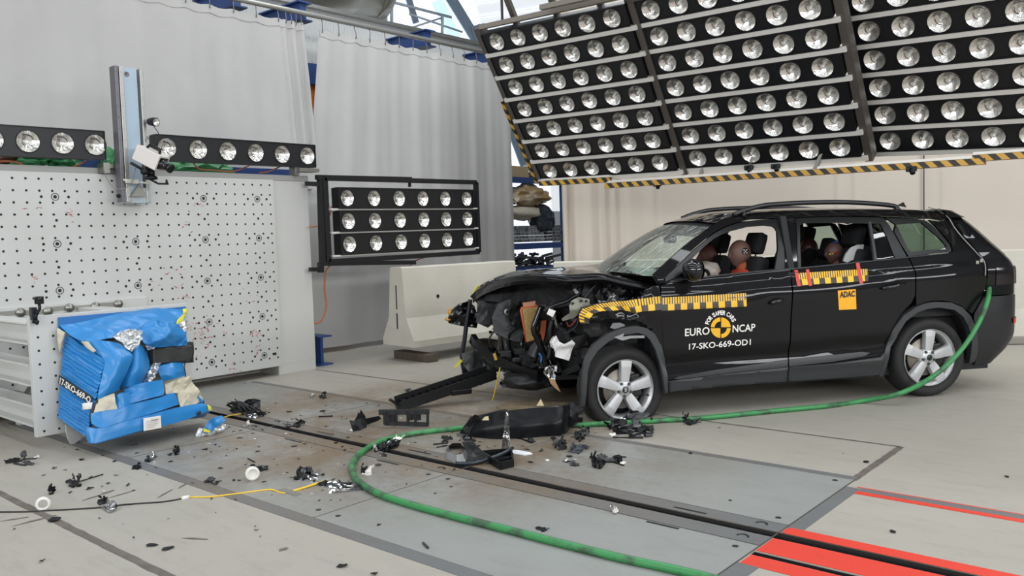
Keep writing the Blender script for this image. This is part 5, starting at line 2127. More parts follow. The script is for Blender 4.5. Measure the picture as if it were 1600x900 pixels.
cplate('hood_lining', [(736, 463), (758, 446), (800, 436), (868, 434), (905, 434), (930, 436), (925, 456), (890, 470), (850, 476), (800, 474), (765, 470), (745, 474)], [.6, .5, .2, -.4, -.6, -.62, -.5, -.4, -.2, .1, .3, .55], INT, .02, .02, .05, 6)
cplate('fan_shroud', [(768, 496), (778, 474), (796, 467), (815, 471), (829, 500), (827, 536), (800, 532), (772, 520)], .12, mat('shroud_grey', '#3c3e41', .5), .03, .01, .05, 8)
b = MB()
c = cs(792, 487, .10)
b.lathe([(.018, .0), (.032, .0), (.034, .012), (.018, .012)], c - EY * 0 + Vector((0, -.03, 0)), (0, -1, 0), 18)
b.build('fan_hub', BRKT, car, local=True)
cplate('radiator_panel', [(746, 470), (776, 466), (778, 497), (762, 512), (744, 504)], .42, mat('radiator_dark', '#2a2b2d', .45), .02, .02, .04, 3)
cplate('torn_sheet', [(797, 476), (815, 470), (822, 492), (807, 515), (795, 500)], .0, BLACKP, .006, .03, .03, 12)
af = cplate('air_filter', [(815, 482), (842, 478.5), (836.5, 529), (823, 533.5)], -.12, mat('filter_paper', '#b79a62', .8, var=(40, .3)), .03, .0, .2)
ctube('filter_seal', [(841, 478), (815, 481), (814, 484), (823, 534), (837, 530)], -.135, .011, mat('filter_seal', '#c4633a', .5), 6, af, 1)
cplate('filter_cover', [(816, 473), (841, 469), (846, 476), (818, 481)], -.12, mat('cover_salmon', '#b98166', .5), .02, .005, .1)
cplate('filter_piece', [(846, 501), (853, 500), (851, 520), (848, 534), (844, 520)], -.2, mat('filter_seal', '#c4633a', .5), .02, .0, .1)
ctube('hose', [(846, 478), (839, 497), (834, 515), (842, 535), (850, 556), (853, 572)], -.30, .028, BLACKG, 9)
ctube('hose', [(863, 500), (859, 520), (861, 540), (857, 562)], -.48, .022, BLACKP, 9)
ctube('crash_strut', [(850, 486), (866, 477), (885, 471), (897, 463), (906, 460)], -.52, .016, mat('strut_sheen', '#2b2c30', .22, .4), 8)
ctube('hood_prop', [(938, 437), (926, 450), (913, 465)], -.62, .006, GREYP, 6)
cplate('paper_label', [(858, 482), (868.5, 486), (863.5, 495.5), (854, 490.5)], -.56, WHITEV, .002, .0, .2)
hb_ = cplate('hinge_bracket', [(893, 470), (904, 464), (921, 467.5), (921, 475), (928, 476), (910, 481), (906, 490), (895, 497), (879, 502), (877, 498), (890, 489), (889, 478)], -.60, mat('bracket_olive', '#86857a', .45, .3), .006, .015, .02, 6)
b = MB()
for u, v in ((908, 470), (916, 470.5), (895, 474)):
    b.lathe([(0, .01), (.010, .01), (.012, 0)], cs(u, v, -.61) + Vector((0, -.005, 0)), (0, -1, 0), 10, False)
b.build('bracket_hole', DARK, hb_, local=True)
ctube('wire', [(885, 503), (889, 510), (895, 506), (901, 498)], -.62, .005, mat('wire_red', '#8a2f28', .5), 6)
ctube('wire', [(880, 521), (896, 514), (903, 503), (904, 490)], -.62, .006, WIREB, 6)
ctube('wire', [(842, 552), (846, 558), (845, 566)], -.45, .008, mat('wire_blue', '#2f6fb0', .4), 6)
cplate('washer_tank', [(859, 534), (864, 525), (869, 530), (873, 537), (881, 537), (893, 531), (897, 536), (891, 552), (887, 563), (878, 560), (867, 557), (868, 547), (861, 542)], -.66, mat('tank_white', '#d9d8d6', .45), .02, .04, .02, 5)
cplate('torn_plastic', [(859, 535), (868, 524), (874, 534), (884, 539), (874, 545), (866, 549), (864, 540)], -.70, mat('tank_white', '#d9d8d6', .45), .008, .03, .02, 7)
cplate('lamp_fragment', [(851, 574), (858, 571), (871, 570), (867, 594), (856, 590), (849, 583)], -.58, CHROME, .012, .02, .02, 4)
cplate('card_fragment', [(857, 590), (867, 594), (876, 613), (868, 607), (860, 599)], -.60, mat('card_tan', '#b08a66', .6), .004, .0, .1)
# bumper beam with its yellow markings
b = MB()
ctr = spline(pp([(738, 528), (748, 542), (768, 556), (795, 570), (820, 581), (843, 588)], [.62, .5, .32, .1, -.12, -.3]), 5)
for i in range(len(ctr) - 1):
    b.bar(ctr[i], ctr[i + 1], .05, .095)
bb_ = b.build('bumper_beam', BLACKG, car, local=True)
for pts in ([(770, 553), (774, 551), (777, 562), (773, 563)], [(797, 567), (802, 566), (801, 578), (797, 578)], [(804, 570), (808, 571), (806, 577), (803, 577)]):
    cplate('yellow_mark', pts, .10, mat('mark_yellow', '#c9a53a', .5), .003, 0, .2, parent=bb_)
cplate('undertray', [(742, 545), (770, 556), (840, 588), (858, 597), (862, 604), (835, 605), (805, 590), (785, 580), (768, 582), (752, 602), (738, 575)], [.5, .4, -.1, -.3, -.3, -.1, .1, .2, .35, .5, .55], BLACKP, .01, .02, .04, 11)
b = MB()
for q, (u, v) in enumerate(((808, 562), (826, 568), (790, 552), (812, 548), (835, 556))):
    b.box(cs(u, v, -.02), (.09, .05, .05), None, .015)
b.build('cooler_blocks', ENG, car, local=True)
b = MB()
b.blob(cs(828, 592, .0), (.26, .3, .085), 3, .2, 4)
b.build('gearbox', ENG, car, local=True)
b = MB()
b.bar(cs(880, 583, -.5), cs(907, 572, -.6), .05, .05)
b.bar(cs(862, 590, -.3), cs(905, 588, -.5), .05, .04)
b.build('suspension_arm', BLACKP, car, local=True)
b = MB()
for k in range(8):
    b.tube([cs(904.5, 594 + k * 3, -.55) + Vector((.008 * math.cos(t), .008 * math.sin(t) * (k % 2), .011 * math.sin(t + .0))) for t in [2 * PI * i / 8 for i in range(9)]], .003, 5, False)
b.build('chain', STEELD, car, local=True)
ctube('yellow_strap', [(786, 566), (782, 573), (779, 586), (775, 604), (771, 620), (767, 633), (760, 640), (752, 643)], [.2, .2, .2, .22, .25, .3, .3, .3], .006, YEL, 6)
cplate('yellow_strap', [(784, 566), (789, 565), (795, 573), (794, 586), (792, 601), (789.5, 600), (790, 586), (788, 573)], .2, YEL, .004, .01, .04, 3)
cplate('yellow_tag', [(720, 561), (723.5, 564), (712, 575), (709, 573)], .66, mat('tag_yellow', '#d8d13c', .5), .003, 0, .1)
cplate('arch_clip', [(953, 512), (957, 505), (968, 504), (976, 507), (975, 509.5), (960, 514)], -.99, mat('clip_grey', '#6a6b6c', .5), .008, 0, .1)
cplate('arch_clip', [(959, 527), (975, 520.5), (973, 526), (985, 524.5), (1006, 524), (1007, 528), (985, 528.5), (972, 532)], -1.0, mat('clip_light', '#8b8b8b', .45), .008, 0, .1)
ctube('torn_edge', [(738, 461), (741, 455), (747, 446), (752, 450)], .6, .006, mat('tag_yellow', '#d8d13c', .5), 5)
b = MB()                                               # clip wire frame hanging under the hood
q = pp([(778, 446), (788, 436), (794, 442), (786, 451), (778, 446)], .25)
b.tube(q, .006, 5)
b.build('wire_clip', STEELD, car, local=True)

# ================================================================ DUMMIES
def dummy(name, label, hc, s, skin, neck, shirt, turn=0.0, recl=.22, child=False, target=True):
    """seated crash test dummy; hc = head centre in car coordinates, looking to -x"""
    W_ = WM[car]
    seatp = Vector((hc[0] + .16 * s, hc[1], hc[2] - .74 * s))
    t = thing(name, label, 'dummy', W_ @ Vector((hc[0], hc[1], hc[2] - .82 * s)), YAW)
    off = Vector((hc[0], hc[1], hc[2] - .82 * s))
    L = lambda p: Vector(p) - off
    hc = Vector(hc)
    # body: one skinned surface
    nk = hc + Vector((.03, 0, -.13)) * s
    V, E_, R_ = [], [], []
    def add(p, r, par=None):
        V.append(L(p))
        R_.append(r * s)
        if par is not None:
            E_.append((par, len(V) - 1))
        return len(V) - 1
    pel = add(hc + Vector((.10, 0, -.70)) * s, .15)
    bel = add(hc + Vector((.12, 0, -.52)) * s, .135, pel)
    che = add(hc + Vector((.09, 0, -.36)) * s, .15, bel)
    nb = add(hc + Vector((.05, 0, -.20)) * s, .075, che)
    n1 = add(nk, .072, nb)
    n2 = add(hc + Vector((.025, 0, -.06)) * s, .068, n1)
    for sd in (-1, 1):
        sh = add(hc + Vector((.08, sd * .19, -.27)) * s, .065, che)
        el = add(hc + Vector((.0, sd * .25, -.52)) * s, .045, sh)
        wr_ = add(hc + Vector((-.22, sd * .17, -.55)) * s, .032, el)
        pa = add(hc + Vector((-.29, sd * .16, -.56)) * s, .034, wr_)
        for f in range(4):
            k1 = add(hc + Vector((-.335 + .008 * abs(f - 1), sd * (.16 - .033 + .022 * f), -.565)) * s, .0095, pa)
            add(hc + Vector((-.375 + .010 * abs(f - 1), sd * (.16 - .033 + .022 * f), -.59)) * s, .0085, k1)
        th_ = add(hc + Vector((-.27, sd * .11, -.56)) * s, .011, pa)
        add(hc + Vector((-.31, sd * .09, -.57)) * s, .009, th_)
        hp = add(hc + Vector((.02, sd * .10, -.74)) * s, .09, pel)
        kn = add(hc + Vector((-.40, sd * .13, -.66)) * s, .062, hp)
        an = add(hc + Vector((-.46, sd * .13, -.98)) * s, .042, kn)
        add(hc + Vector((-.58, sd * .13, -1.02)) * s, .038, an)
    me = bpy.data.meshes.new('body')
    me.from_pydata([tuple(v) for v in V], E_, [])
    o = bpy.data.objects.new('body', me)
    COL.objects.link(o)
    o.parent = t
    md = o.modifiers.new('skin', 'SKIN')
    md.use_smooth_shade = True
    for i, sv in enumerate(me.skin_vertices[0].data):
        sv.radius = (R_[i], R_[i])
        sv.use_root = (i == 0)
    sb = o.modifiers.new('sub', 'SUBSURF')
    sb.levels = sb.render_levels = 1
    me.materials.append(neck)
    WM[t] = W_ @ Matrix.Translation(off)
    # head: cranium with brow, nose, mouth, jaw and ears
    b = MB()
    q = bmesh.ops.create_icosphere(b.bm, subdivisions=4, radius=1)
    for v in q['verts']:
        x, y, z = v.co
        p = Vector((x * .100, y * .077, z * .118))
        if x < 0 and z < .1:
            p.x *= 1 - .10 * max(0, -z)
        if z < -.35:
            k = (-.35 - z) / .65
            p.y *= 1 - .28 * k
            p.x = p.x * (1 - .25 * k) - .018 * k
            if x > 0:
                p.x *= 1 - .4 * k
        f = max(0, -x)
        g2 = lambda cy, cz, sy, sz: math.exp(-((y - cy) / sy) ** 2 - ((z - cz) / sz) ** 2) * (1 if x < 0 else 0)
        p.x -= .020 * g2(0, -.22, .13, .16) + .010 * g2(0, -.05, .10, .14)
        p.x += .010 * (g2(.33, .03, .18, .10) + g2(-.33, .03, .18, .10))
        p.x -= .006 * g2(0, .22, .6, .10)
        p.x -= .007 * g2(0, -.52, .28, .05) + .007 * g2(0, -.64, .26, .05)
        p.x += .005 * g2(0, -.58, .30, .02)
        p.x -= .010 * g2(0, -.86, .30, .12)
        for sd in (-1, 1):
            e = math.exp(-((x - .12) / .16) ** 2 - ((z + .12) / .24) ** 2) * (1 if y * sd > .8 else 0)
            p.y += sd * .007 * e
        v.co = p * s
    rm = Matrix.Rotation(turn, 3, 'Z')
    for v in b.bm.verts:
        v.co = L(hc) + rm @ v.co
        for f in v.link_faces:
            f.smooth = True
    ho = b.build('head', skin, t, local=True)
    if target:
        b = MB()
        c = L(hc) + rm @ (Vector((.012, -.0785, .018)) * s)
        b.lathe([(0, .003), (.030 * s, .002), (.031 * s, 0)], c, (0, -1, 0), 20)
        b.mi = 1
        for a in range(5):
            d = Vector((0, 0, 0)) if a == 4 else Vector((math.cos(PI / 4 + a * PI / 2), 0, math.sin(PI / 4 + a * PI / 2))) * .018 * s
            b.lathe([(0, .004), (.0055 * s, .004)], c + d, (0, -1, 0), 10, False)
        b.build('target_sticker', [mat('target_black', '#141416', .5), WHITEV], ho, local=True)
        b = MB()                                       # skull cap joint line
        b.tube([L(hc) + rm @ (Vector((.062, .079 * math.cos(a) * .93, .119 * math.sin(a) * .93)) * s) for a in [2 * PI * k / 30 for k in range(31)]], .0016 * s, 4, False)
        b.build('skull_joint', mat('joint_brown', '#3b2722', .6), ho, local=True)
    # shirt over chest and shoulders
    b = MB()
    secs = []
    for z, wx_, wy_, ox in ((-.138, .085, .10, .045), (-.158, .11, .17, .055), (-.19, .125, .215, .065), (-.25, .135, .225, .075), (-.32, .155, .235, .09), (-.42, .158, .20, .105), (-.56, .15, .185, .115), (-.68, .16, .19, .10)):
        secs.append([L(hc + Vector((ox + wx_ * math.cos(a), wy_ * math.sin(a), z + .012 * noise.noise(Vector((math.cos(a) * 3, math.sin(a) * 3, z * 9))))) * s) for a in [2 * PI * k / 28 for k in range(28)]])
    b.grid(secs, closed=True)
    b.build('shirt', shirt, t, local=True)
    for sd in (-1, 1):
        b = MB()
        b.tube(spline([L(hc + Vector((.075, sd * .17, -.27)) * s), L(hc + Vector((.055, sd * .225, -.36)) * s), L(hc + Vector((.02, sd * .245, -.46)) * s)], 5), [.078 * s] * 11, 14, False)
        b.build('sleeve', shirt, t, local=True)
    return t
SK1 = mat('dummy_skin_brown', '#7a5b51', .55)
SK2 = mat('dummy_skin_dark', '#6b3e36', .55)
NK1 = mat('dummy_neck_orange', '#b1562c', .6)
NK2 = mat('dummy_neck_grey', '#5d5a58', .6)
hc = cs(1156, 396, -.38)
dd_ = dummy('crash_test_dummy', 'brown headed crash test dummy in orange red shirt in the driver seat', (hc.x, hc.y, hc.z), 1.03, SK1, NK1, mat('shirt_orange_red', '#c8452c', .75, bump=(30, .2)))
b = MB()                                               # dark stripe of the shirt / belt over the shoulder
hcv = Vector(hc)
pts = spline([Vector((.20, -.28, .48)), Vector((.17, -.20, .585)), Vector((.08, -.15, .60)), Vector((-.03, -.09, .52)), Vector((-.08, -.02, .40))], 6)
for i in range(len(pts) - 1):
    b.bar(pts[i], pts[i + 1], .045, .004)
b.build('chest_strap', WIREB, dd_, local=True)
hp_ = cs(1107, 401, .36)
dummy('crash_test_dummy', 'reddish headed crash test dummy in blue shirt in the far front seat', (hp_.x, hp_.y, hp_.z), 1.0, SK2, NK2, mat('shirt_blue', '#1f4d86', .75, bump=(30, .2)), target=False)
h3 = cs(1264, 389, .28)
dummy('crash_test_dummy', 'small dark dummy in mustard shirt on the far rear seat', (h3.x, h3.y, h3.z), .92, mat('dummy_skin_maroon', '#54302b', .4), SK2, mat('shirt_mustard', '#7d6a2c', .75), target=False)
h4 = cs(1303, 395, -.36)
d4 = dummy('crash_test_dummy', 'small dummy with coloured face paint on the near rear seat', (h4.x, h4.y, h4.z), .86, mat('dummy_skin_umber', '#5f463f', .5), SK2, mat('shirt_dark', '#1d1d20', .75), target=False)
b = MB()
o4 = Vector(h4) - (Vector(h4) - Vector((0, 0, .82 * .86)))
hl = Vector((0, 0, .82 * .86))
for k, (a, z, m_i) in enumerate(((-.9, .0, 0), (-.62, .005, 0), (-.35, .012, 1), (-.1, .018, 1))):
    b.mi = m_i
    c = hl + Vector((.094 * math.sin(a) * .86, -.080 * math.cos(a) * .86 - .002, z * .86 - .01))
    b.blob(c, (.016, .005, .010), 1, .4, k)
b.build('face_paint', [mat('paint_yellow', '#c9b53a', .4), mat('paint_red', '#b6322c', .4)], d4, local=True)
b = MB()
b.blob(hl + Vector((-.0, -.03, .10)), (.04, .03, .012), 1)
b.build('crown_patch', mat('paint_blue', '#2b3f7d', .4), d4, local=True)
# child seat beside the near rear dummy
st_ = thing('child_seat', 'black child seat with a pale grey wing on the near rear seat', 'child seat', WM[car] @ Vector((h4.x + .2, h4.y, .74)), YAW)
W0_ = WM[car]
CSO = Vector((h4.x + .2, h4.y, .74))
b = MB()
R = Matrix.Rotation(.25, 3, 'Y')
for sd in (-1, 1):
    b.box(Vector((.02, sd * .20, .42)), (.20, .05, .34), R, .03)
b.box((.08, 0, .36), (.08, .40, .62), R, .03)
b.box((-.08, 0, .06), (.36, .42, .10), None, .03)
b.build('seat_shell', INT, st_, local=True)
WM[st_] = W0_ @ Matrix.Translation(CSO)
b = MB()
pl_ = [CMI @ (CO + EX * 0) for _ in ()]
pts = [cs(1316, 408, h4.y - .24), cs(1320, 397, h4.y - .24), cs(1328, 387, h4.y - .24), cs(1338, 382.5, h4.y - .24), cs(1348, 382, h4.y - .24), cs(1345, 400, h4.y - .24), cs(1335, 404, h4.y - .24), cs(1322, 410, h4.y - .24)]
b.plate([p - CSO for p in pts], .02, .1)
b.build('seat_wing', mat('wing_grey', '#b9bab8', .6), st_, local=True)
# white airbags
b = MB()
c = cs(1103, 424, -.2)
b.blob(c, (.12, .14, .09), 3, .3, 3, 2.2)
b.build('airbag', mat('airbag_cloth', '#c9bdb4', .9), car, local=True)
b = MB()
c = cs(992, 414, .15)
b.blob((.52, .25, 1.12), (.20, .26, .07), 3, .4, 5, 2.2)
b.build('airbag', mat('airbag_cloth2', '#b9c2b8', .9), car, local=True)
# wire down the tail and hose end
b = MB()
p = [cs(1447, 325, -.5), cs(1462, 330, -.56), S(1478, 341), S(1488, 357), S(1500, 372), S(1513, 386), S(1525, 399), S(1532, 406), S(1536, 416), S(1536, 432)]
p = [q + Vector((.012, -.014, .006)) for q in p]
b.tube(spline(p, 5), .005, 6)
b.build('signal_wire', mat('wire_lightgrey', '#8f8c88', .5), car, local=True)
b = MB()
for u, v in ((1527, 410), (1533, 407)):
    b.box(S(u, v, .012), (.03, .012, .03), None, .004)
b.build('wire_clip', BRKT, car, local=True)
# ================================================================ CRUSHED BLUE BARRIER
BLUEV = mat('barrier_blue', '#2a80c2', .33, var=(3, .5, '#2577b5'))
FOIL = mat('honeycomb_foil', '#d6d8da', .3, .85, bump=(45, .5))
CORE = mat('honeycomb_core', '#c9c2ac', .7, var=(20, .5, '#b3ab95'))
CAV = mat('cavity_grey', '#3b3c3d', .5)
df = thing('deformable_barrier', 'crushed bright blue deformable barrier block with torn silver foil', 'barrier', (-6.9, 3.2, 0))
def XP(u, v, X):
    return wx(u, v, X)
def bplate(name, pts, m_, th=.01, amp=.0, cell=.05, nsc=7, seed=1, smooth=True, parent=None, sub=0, **tags):
    """pts = (u, v, X)"""
    b = MB()
    b.plate([wx(u, v, X) for u, v, X in pts], th, cell, amp, nsc, seed, smooth)
    return b.build(name, m_, parent or df, **tags)
def bgrid(name, rows, m_, amp=.012, n=6, seed=1, smooth=True, nsc=6, parent=None, ridge=0.0, **tags):
    """rows of (u,v,X) -> splined surface with crumples, with thickness behind"""
    R_ = [spline([wx(*p) for p in r], n) for r in rows]
    cols = [spline([r[k] for r in R_], n) for k in range(len(R_[0]))]
    G = [[cols[k][i] for k in range(len(cols))] for i in range(len(cols[0]))]
    sd = Vector((seed * 2.1, seed * 5.7, seed))
    def cr(p):
        a = .55 - abs(noise.noise(p * nsc + sd)) * 2.2
        return a * amp + amp * .6 * (.4 - abs(noise.noise(p * nsc * 2.1 + sd * 2)) * 2)
    for i in range(len(G)):
        for k in range(len(G[0])):
            p = G[i][k]
            G[i][k] = p + Vector((1, -.35, .25)) * cr(p)
    b = MB()
    b.grid(G, smooth)
    B = [[p - Vector((.035, -.01, 0)) for p in r] for r in G]
    b.grid(B, smooth)
    for a, c in ((G[0], B[0]), (G[-1], B[-1])):
        b.grid([a, c], False)
    b.grid([[r[0] for r in G], [r[0] for r in B]], False)
    b.grid([[r[-1] for r in G], [r[-1] for r in B]], False)
    return b.build(name, m_, parent or df, **tags)
# mount: plate on beams reaching back to the block
mt = thing('barrier_mount', 'white drilled steel mount plate on beams carrying the blue barrier', 'mount', (-7.1, 3.0, 0))
g = MB()
y0, y1 = wx(45, 495, -7.0).y, wx(290, 480, -7.0).y + .02
zt, zb_ = wx(45, 495, -7.0).z, wx(52, 685, -7.0).z
g.span((-7.055, y0, zb_), (-7.0, y1, zt), .003)
g.mi = 1
for i in range(9):
    z = lerp(zt - .06, zb_ + .04, i / 8)
    for y in (y0 + .055, y0 + .165):
        g.lathe([(0, .0012), (.0095, .0012), (.010, 0)], (-7.0, y, z), (1, 0, 0), 10, False)
g.build('mount_plate', [WHITE, MATS['hole_black']], mt)
for zc in (.895, .57, .25):
    g = MB()
    X0, X1 = -8.395, -7.06
    g.span((X0, 2.40, zc - .085), (X1, 2.58, zc - .072))
    g.span((X0, 2.40, zc + .072), (X1, 2.58, zc + .085))
    g.span((X0, 2.485, zc - .075), (X1, 2.497, zc + .075))
    g.build('beam', WHITE, mt)
    g = MB()
    g.span((X0, 3.3, zc - .085), (X1, 3.5, zc + .085))
    g.build('beam', WHITE, mt)
g = MB()
g.prism([(-8.39, 2.9, .1), (-8.39, 2.9, .98), (-8.36, 2.9, .98), (-7.5, 2.9, .1)], (0, .03, 0))
g.bar((-8.3, 2.7, .2), (-7.3, 2.75, .9), .05, .12)
g.build('gusset', WHITE, mt)
g = MB()
for yy in (2.7, 3.5):
    g.span((-8.2, yy - .05, 0), (-8.1, yy + .05, .2))
    g.span((-7.06, yy - .04, 0), (-7.005, yy + .04, .07))
g.build('foot', WHITE, mt)
# core so the block is solid
g = MB()
g.span((-6.99, wx(100, 600, -6.95).y + .20, .24), (-6.80, wx(285, 600, -6.9).y - .05, .80))
g.build('honeycomb_body', CORE, df)
g = MB()
g.prism([wx(90.5, 496, -6.99), wx(289.5, 479, -6.99), wx(290, 490, -6.99), wx(91, 520, -6.99)], (.012, 0, 0))
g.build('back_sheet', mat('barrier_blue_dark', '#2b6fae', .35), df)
# upper sheet folding down from the back edge
bgrid('upper_sheet', [[(93, 509, -6.96), (125, 504, -6.95), (164, 495, -6.95), (200, 488, -6.94), (241, 482, -6.93), (290, 484, -6.93)],
                      [(104, 519, -6.88), (133, 514, -6.85), (166, 506, -6.82), (203, 498, -6.80), (243, 492, -6.80), (290, 497, -6.83)],
                      [(115, 527, -6.80), (143, 524, -6.74), (170, 516, -6.70), (212, 509, -6.72), (246, 505, -6.68), (291, 512, -6.76)],
                      [(128, 533, -6.70), (150, 532, -6.66), (176, 528, -6.62), (216, 525, -6.66), (245, 526, -6.60), (291, 526, -6.72)],
                      ], BLUEV, .022, 8, 3, nsc=4)
bgrid('upper_flap', [[(216, 514, -6.62), (240, 500, -6.62), (262, 505, -6.62), (291, 508, -6.68)],
                     [(219, 524, -6.56), (242, 516, -6.52), (266, 520, -6.53), (291, 524, -6.62)],
                     [(223, 533, -6.54), (244, 532, -6.50), (268, 533, -6.54), (292, 531, -6.62)],
                     [(228, 540, -6.56), (245, 543, -6.54), (270, 541, -6.58), (292, 539, -6.62)]], BLUEV, .035, 10, 8, nsc=6)
# front lobes
bgrid('front_lobe', [[(127, 533, -6.72), (146, 532, -6.64), (166, 533, -6.58), (187, 537, -6.56)],
                     [(146, 548, -6.62), (160, 551, -6.54), (178, 548, -6.49), (204, 552, -6.50)],
                     [(163, 563, -6.50), (172, 566, -6.47), (188, 564, -6.43), (207, 559, -6.48)],
                     [(159, 590, -6.47), (169, 589, -6.44), (183, 586, -6.43), (199, 580, -6.47)],
                     [(154, 613, -6.46), (166, 610, -6.42), (177, 606, -6.45), (188, 603, -6.50)],
                     [(152, 624, -6.46), (164, 620, -6.44), (176, 614, -6.46), (187, 609, -6.52)]], BLUEV, .014, 6, 2, nsc=3.2)
bgrid('front_lobe', [[(205, 543, -6.58), (213, 535, -6.55), (222, 540, -6.56), (230, 550, -6.60)],
                     [(200, 566, -6.54), (211, 561, -6.49), (222, 558, -6.50), (233, 563, -6.56)],
                     [(193, 588, -6.54), (207, 584, -6.47), (221, 580, -6.48), (233, 576, -6.55)],
                     [(189, 607, -6.56), (202, 603, -6.48), (216, 600, -6.48), (226, 597, -6.56)]], BLUEV, .014, 6, 5, nsc=3.6)
for pts, s_ in (([(176, 526, -6.57), (188, 518, -6.56), (202, 514, -6.53), (222, 517, -6.53), (221, 530, -6.52), (215, 541, -6.52), (204, 550, -6.52), (196, 544, -6.52), (190, 536, -6.54)], 3),
                ([(236, 568, -6.56), (249, 567, -6.58), (244, 584, -6.56), (233, 597, -6.52), (225, 598, -6.52), (230, 584, -6.52)], 5),
                ([(277, 508, -6.62), (291, 498, -6.66), (292, 516, -6.64), (282, 520, -6.62)], 7),
                ([(226, 540, -6.58), (240, 536, -6.58), (241, 545, -6.56), (230, 548, -6.56)], 9),
                ([(189, 558, -6.46), (193, 556, -6.455), (194, 566, -6.455), (191, 568, -6.46)], 11)):
    bplate('torn_foil', pts, FOIL, .012, .03 if s_ < 7 else .012, .012, 26, s_, False)
# cavity and the dark bumper bar pressed in
bplate('cavity', [(224, 542, -6.72), (262, 536, -6.72), (300, 534, -6.76), (301, 566, -6.76), (262, 570, -6.72), (234, 567, -6.70)], CAV, .02, .02, .04, 8, 3)
g = MB()
g.bar(wx(236, 557, -6.60), wx(298, 551, -6.66), .06, .125, bev=.008)
g.tube([wx(256, 544, -6.60), wx(282, 544, -6.62)], .012, 8)
g.build('pressed_bar', mat('bar_grey', '#4a4a4a', .45, .3, var=(6, .6, '#2c2c2c')), df)
g = MB()
g.tube(spline([wx(296, 534, -6.6), wx(301, 540, -6.58), wx(302, 552, -6.58), wx(299, 566, -6.6)], 5), .006, 6)
g.tube(spline([wx(288, 596, -6.6), wx(290, 585, -6.58), wx(288, 572, -6.58), wx(292, 560, -6.6)], 5), .004, 6)
g.build('torn_cable', WIREB, df)
bgrid('inner_sheet', [[(245, 573, -6.60), (264, 568, -6.58), (285, 565, -6.64)], [(249, 584, -6.56), (268, 580, -6.53), (288, 577, -6.60)], [(254, 596, -6.56), (272, 592, -6.54), (290, 587, -6.6)]], BLUEV, .016, 6, 7)
# striped honeycomb side
def side_pt(s_, t_):
    """s_ along the depth (0 back .. 1 front), t_ from top to bottom"""
    tb, tf = wx(101, 523, -6.95), wx(164, 563, -6.50)
    bb, bf = wx(91, 654, -6.95), wx(134, 683, -6.46)
    mb_, mf = wx(95, 590, -6.96), wx(150, 626, -6.47)
    def bez(a, m_, c, t):
        return a * (1 - t) * (1 - 2 * t) + m_ * 4 * t * (1 - t) + c * t * (2 * t - 1)
    return bez(tb, mb_, bb, t_).lerp(bez(tf, mf, bf, t_), s_)
g = MB()
rows = []
random.seed(4)
nl = 44
for i in range(nl + 1):
    o = (.008 if i % 2 else -.004) + random.uniform(-.005, .005)
    row = []
    for k in range(19):
        p = side_pt(k / 18 * (1 + random.uniform(-.004, .004)), i / nl)
        row.append(p + Vector((0, -o - .008 * noise.noise(Vector((k * .3, i * .5, 2))), .010 * noise.noise(Vector((k * .22, i * .3, 0))))))
    rows.append(row)
g.grid(rows, False)
g.grid([[p + Vector((0, .03, 0)) for p in r] for r in (rows[0], rows[-1])], False)
g.build('layered_side', BLUEV, df)
g = MB()
def stripf(a, h):
    return side_pt(.04 + a * .93, .500 + h) + Vector((0, -.026, 0))
n = 14
g.grid([[stripf(k / n, -.05) for k in range(n + 1)], [stripf(k / n, .055) for k in range(n + 1)]])
g.build('number_strip', mat('strip_black', '#18181a', .5), df)
g = MB()
vs, fs = text_mesh('17-SKO-669-O', .02)
x1 = max(v.x for v in vs)
ym = max(v.y for v in vs)
nv = [g.bm.verts.new(side_pt(.06 + v.x / x1 * .90, .500 + .040 - v.y / ym * .075) + Vector((0, -.029, 0))) for v in vs]
for f in fs:
    g._f([nv[i] for i in f])
g.build('number_lettering', WHITEV, df)
bplate('open_edge', [(93, 512, -6.93), (103, 520, -6.90), (100, 535, -6.92), (95, 553, -6.95), (93, 535, -6.95)], CORE, .02, .02, .03, 8, 2)
bplate('open_edge', [(127, 533, -6.69), (138, 534, -6.64), (150, 548, -6.56), (146, 551, -6.58), (134, 541, -6.66)], CORE, .006, .01, .03, 8, 6)
# bumper element strips
bgrid('bumper_strip', [[(193, 609, -6.50), (218, 600, -6.42), (254, 594, -6.44)], [(202, 620, -6.42), (225, 614, -6.40), (256, 607, -6.425)], [(203, 631, -6.40), (228, 624, -6.39), (256, 617, -6.41)]], BLUEV, .006, 6, 11)
bgrid('rolled_end', [[(178, 621, -6.44), (188, 615, -6.39), (202, 613, -6.40)], [(180, 632, -6.41), (191, 628, -6.375), (203, 626, -6.385)], [(182, 645, -6.40), (192, 642, -6.36), (203, 644, -6.375)]], BLUEV, .005, 5, 12, ridge=1)
bgrid('bumper_strip', [[(142, 646, -6.42), (160, 643, -6.38), (182, 640, -6.36), (203, 633, -6.36), (240, 624, -6.38), (273, 614, -6.42)],
                       [(142, 655, -6.41), (160, 656, -6.365), (184, 650, -6.35), (210, 643, -6.35), (244, 634, -6.37), (277, 624, -6.41)],
                       [(143, 662, -6.40), (158, 668, -6.35), (188, 660, -6.34), (216, 652, -6.34), (247, 643, -6.36), (279, 632, -6.40)]], BLUEV, .006, 6, 13)
bgrid('bumper_strip', [[(136, 667, -6.40), (157, 669, -6.34), (208, 655, -6.33), (244, 646, -6.34), (280, 637, -6.37), (317, 630, -6.42)],
                       [(135, 677, -6.40), (153, 681, -6.335), (208, 666, -6.32), (246, 656, -6.33), (284, 646, -6.36), (324, 634, -6.41)],
                       [(136, 688, -6.40), (150, 692, -6.33), (208, 676, -6.32), (252, 666, -6.33), (290, 656, -6.36), (328, 641, -6.41)]], BLUEV, .005, 7, 14)
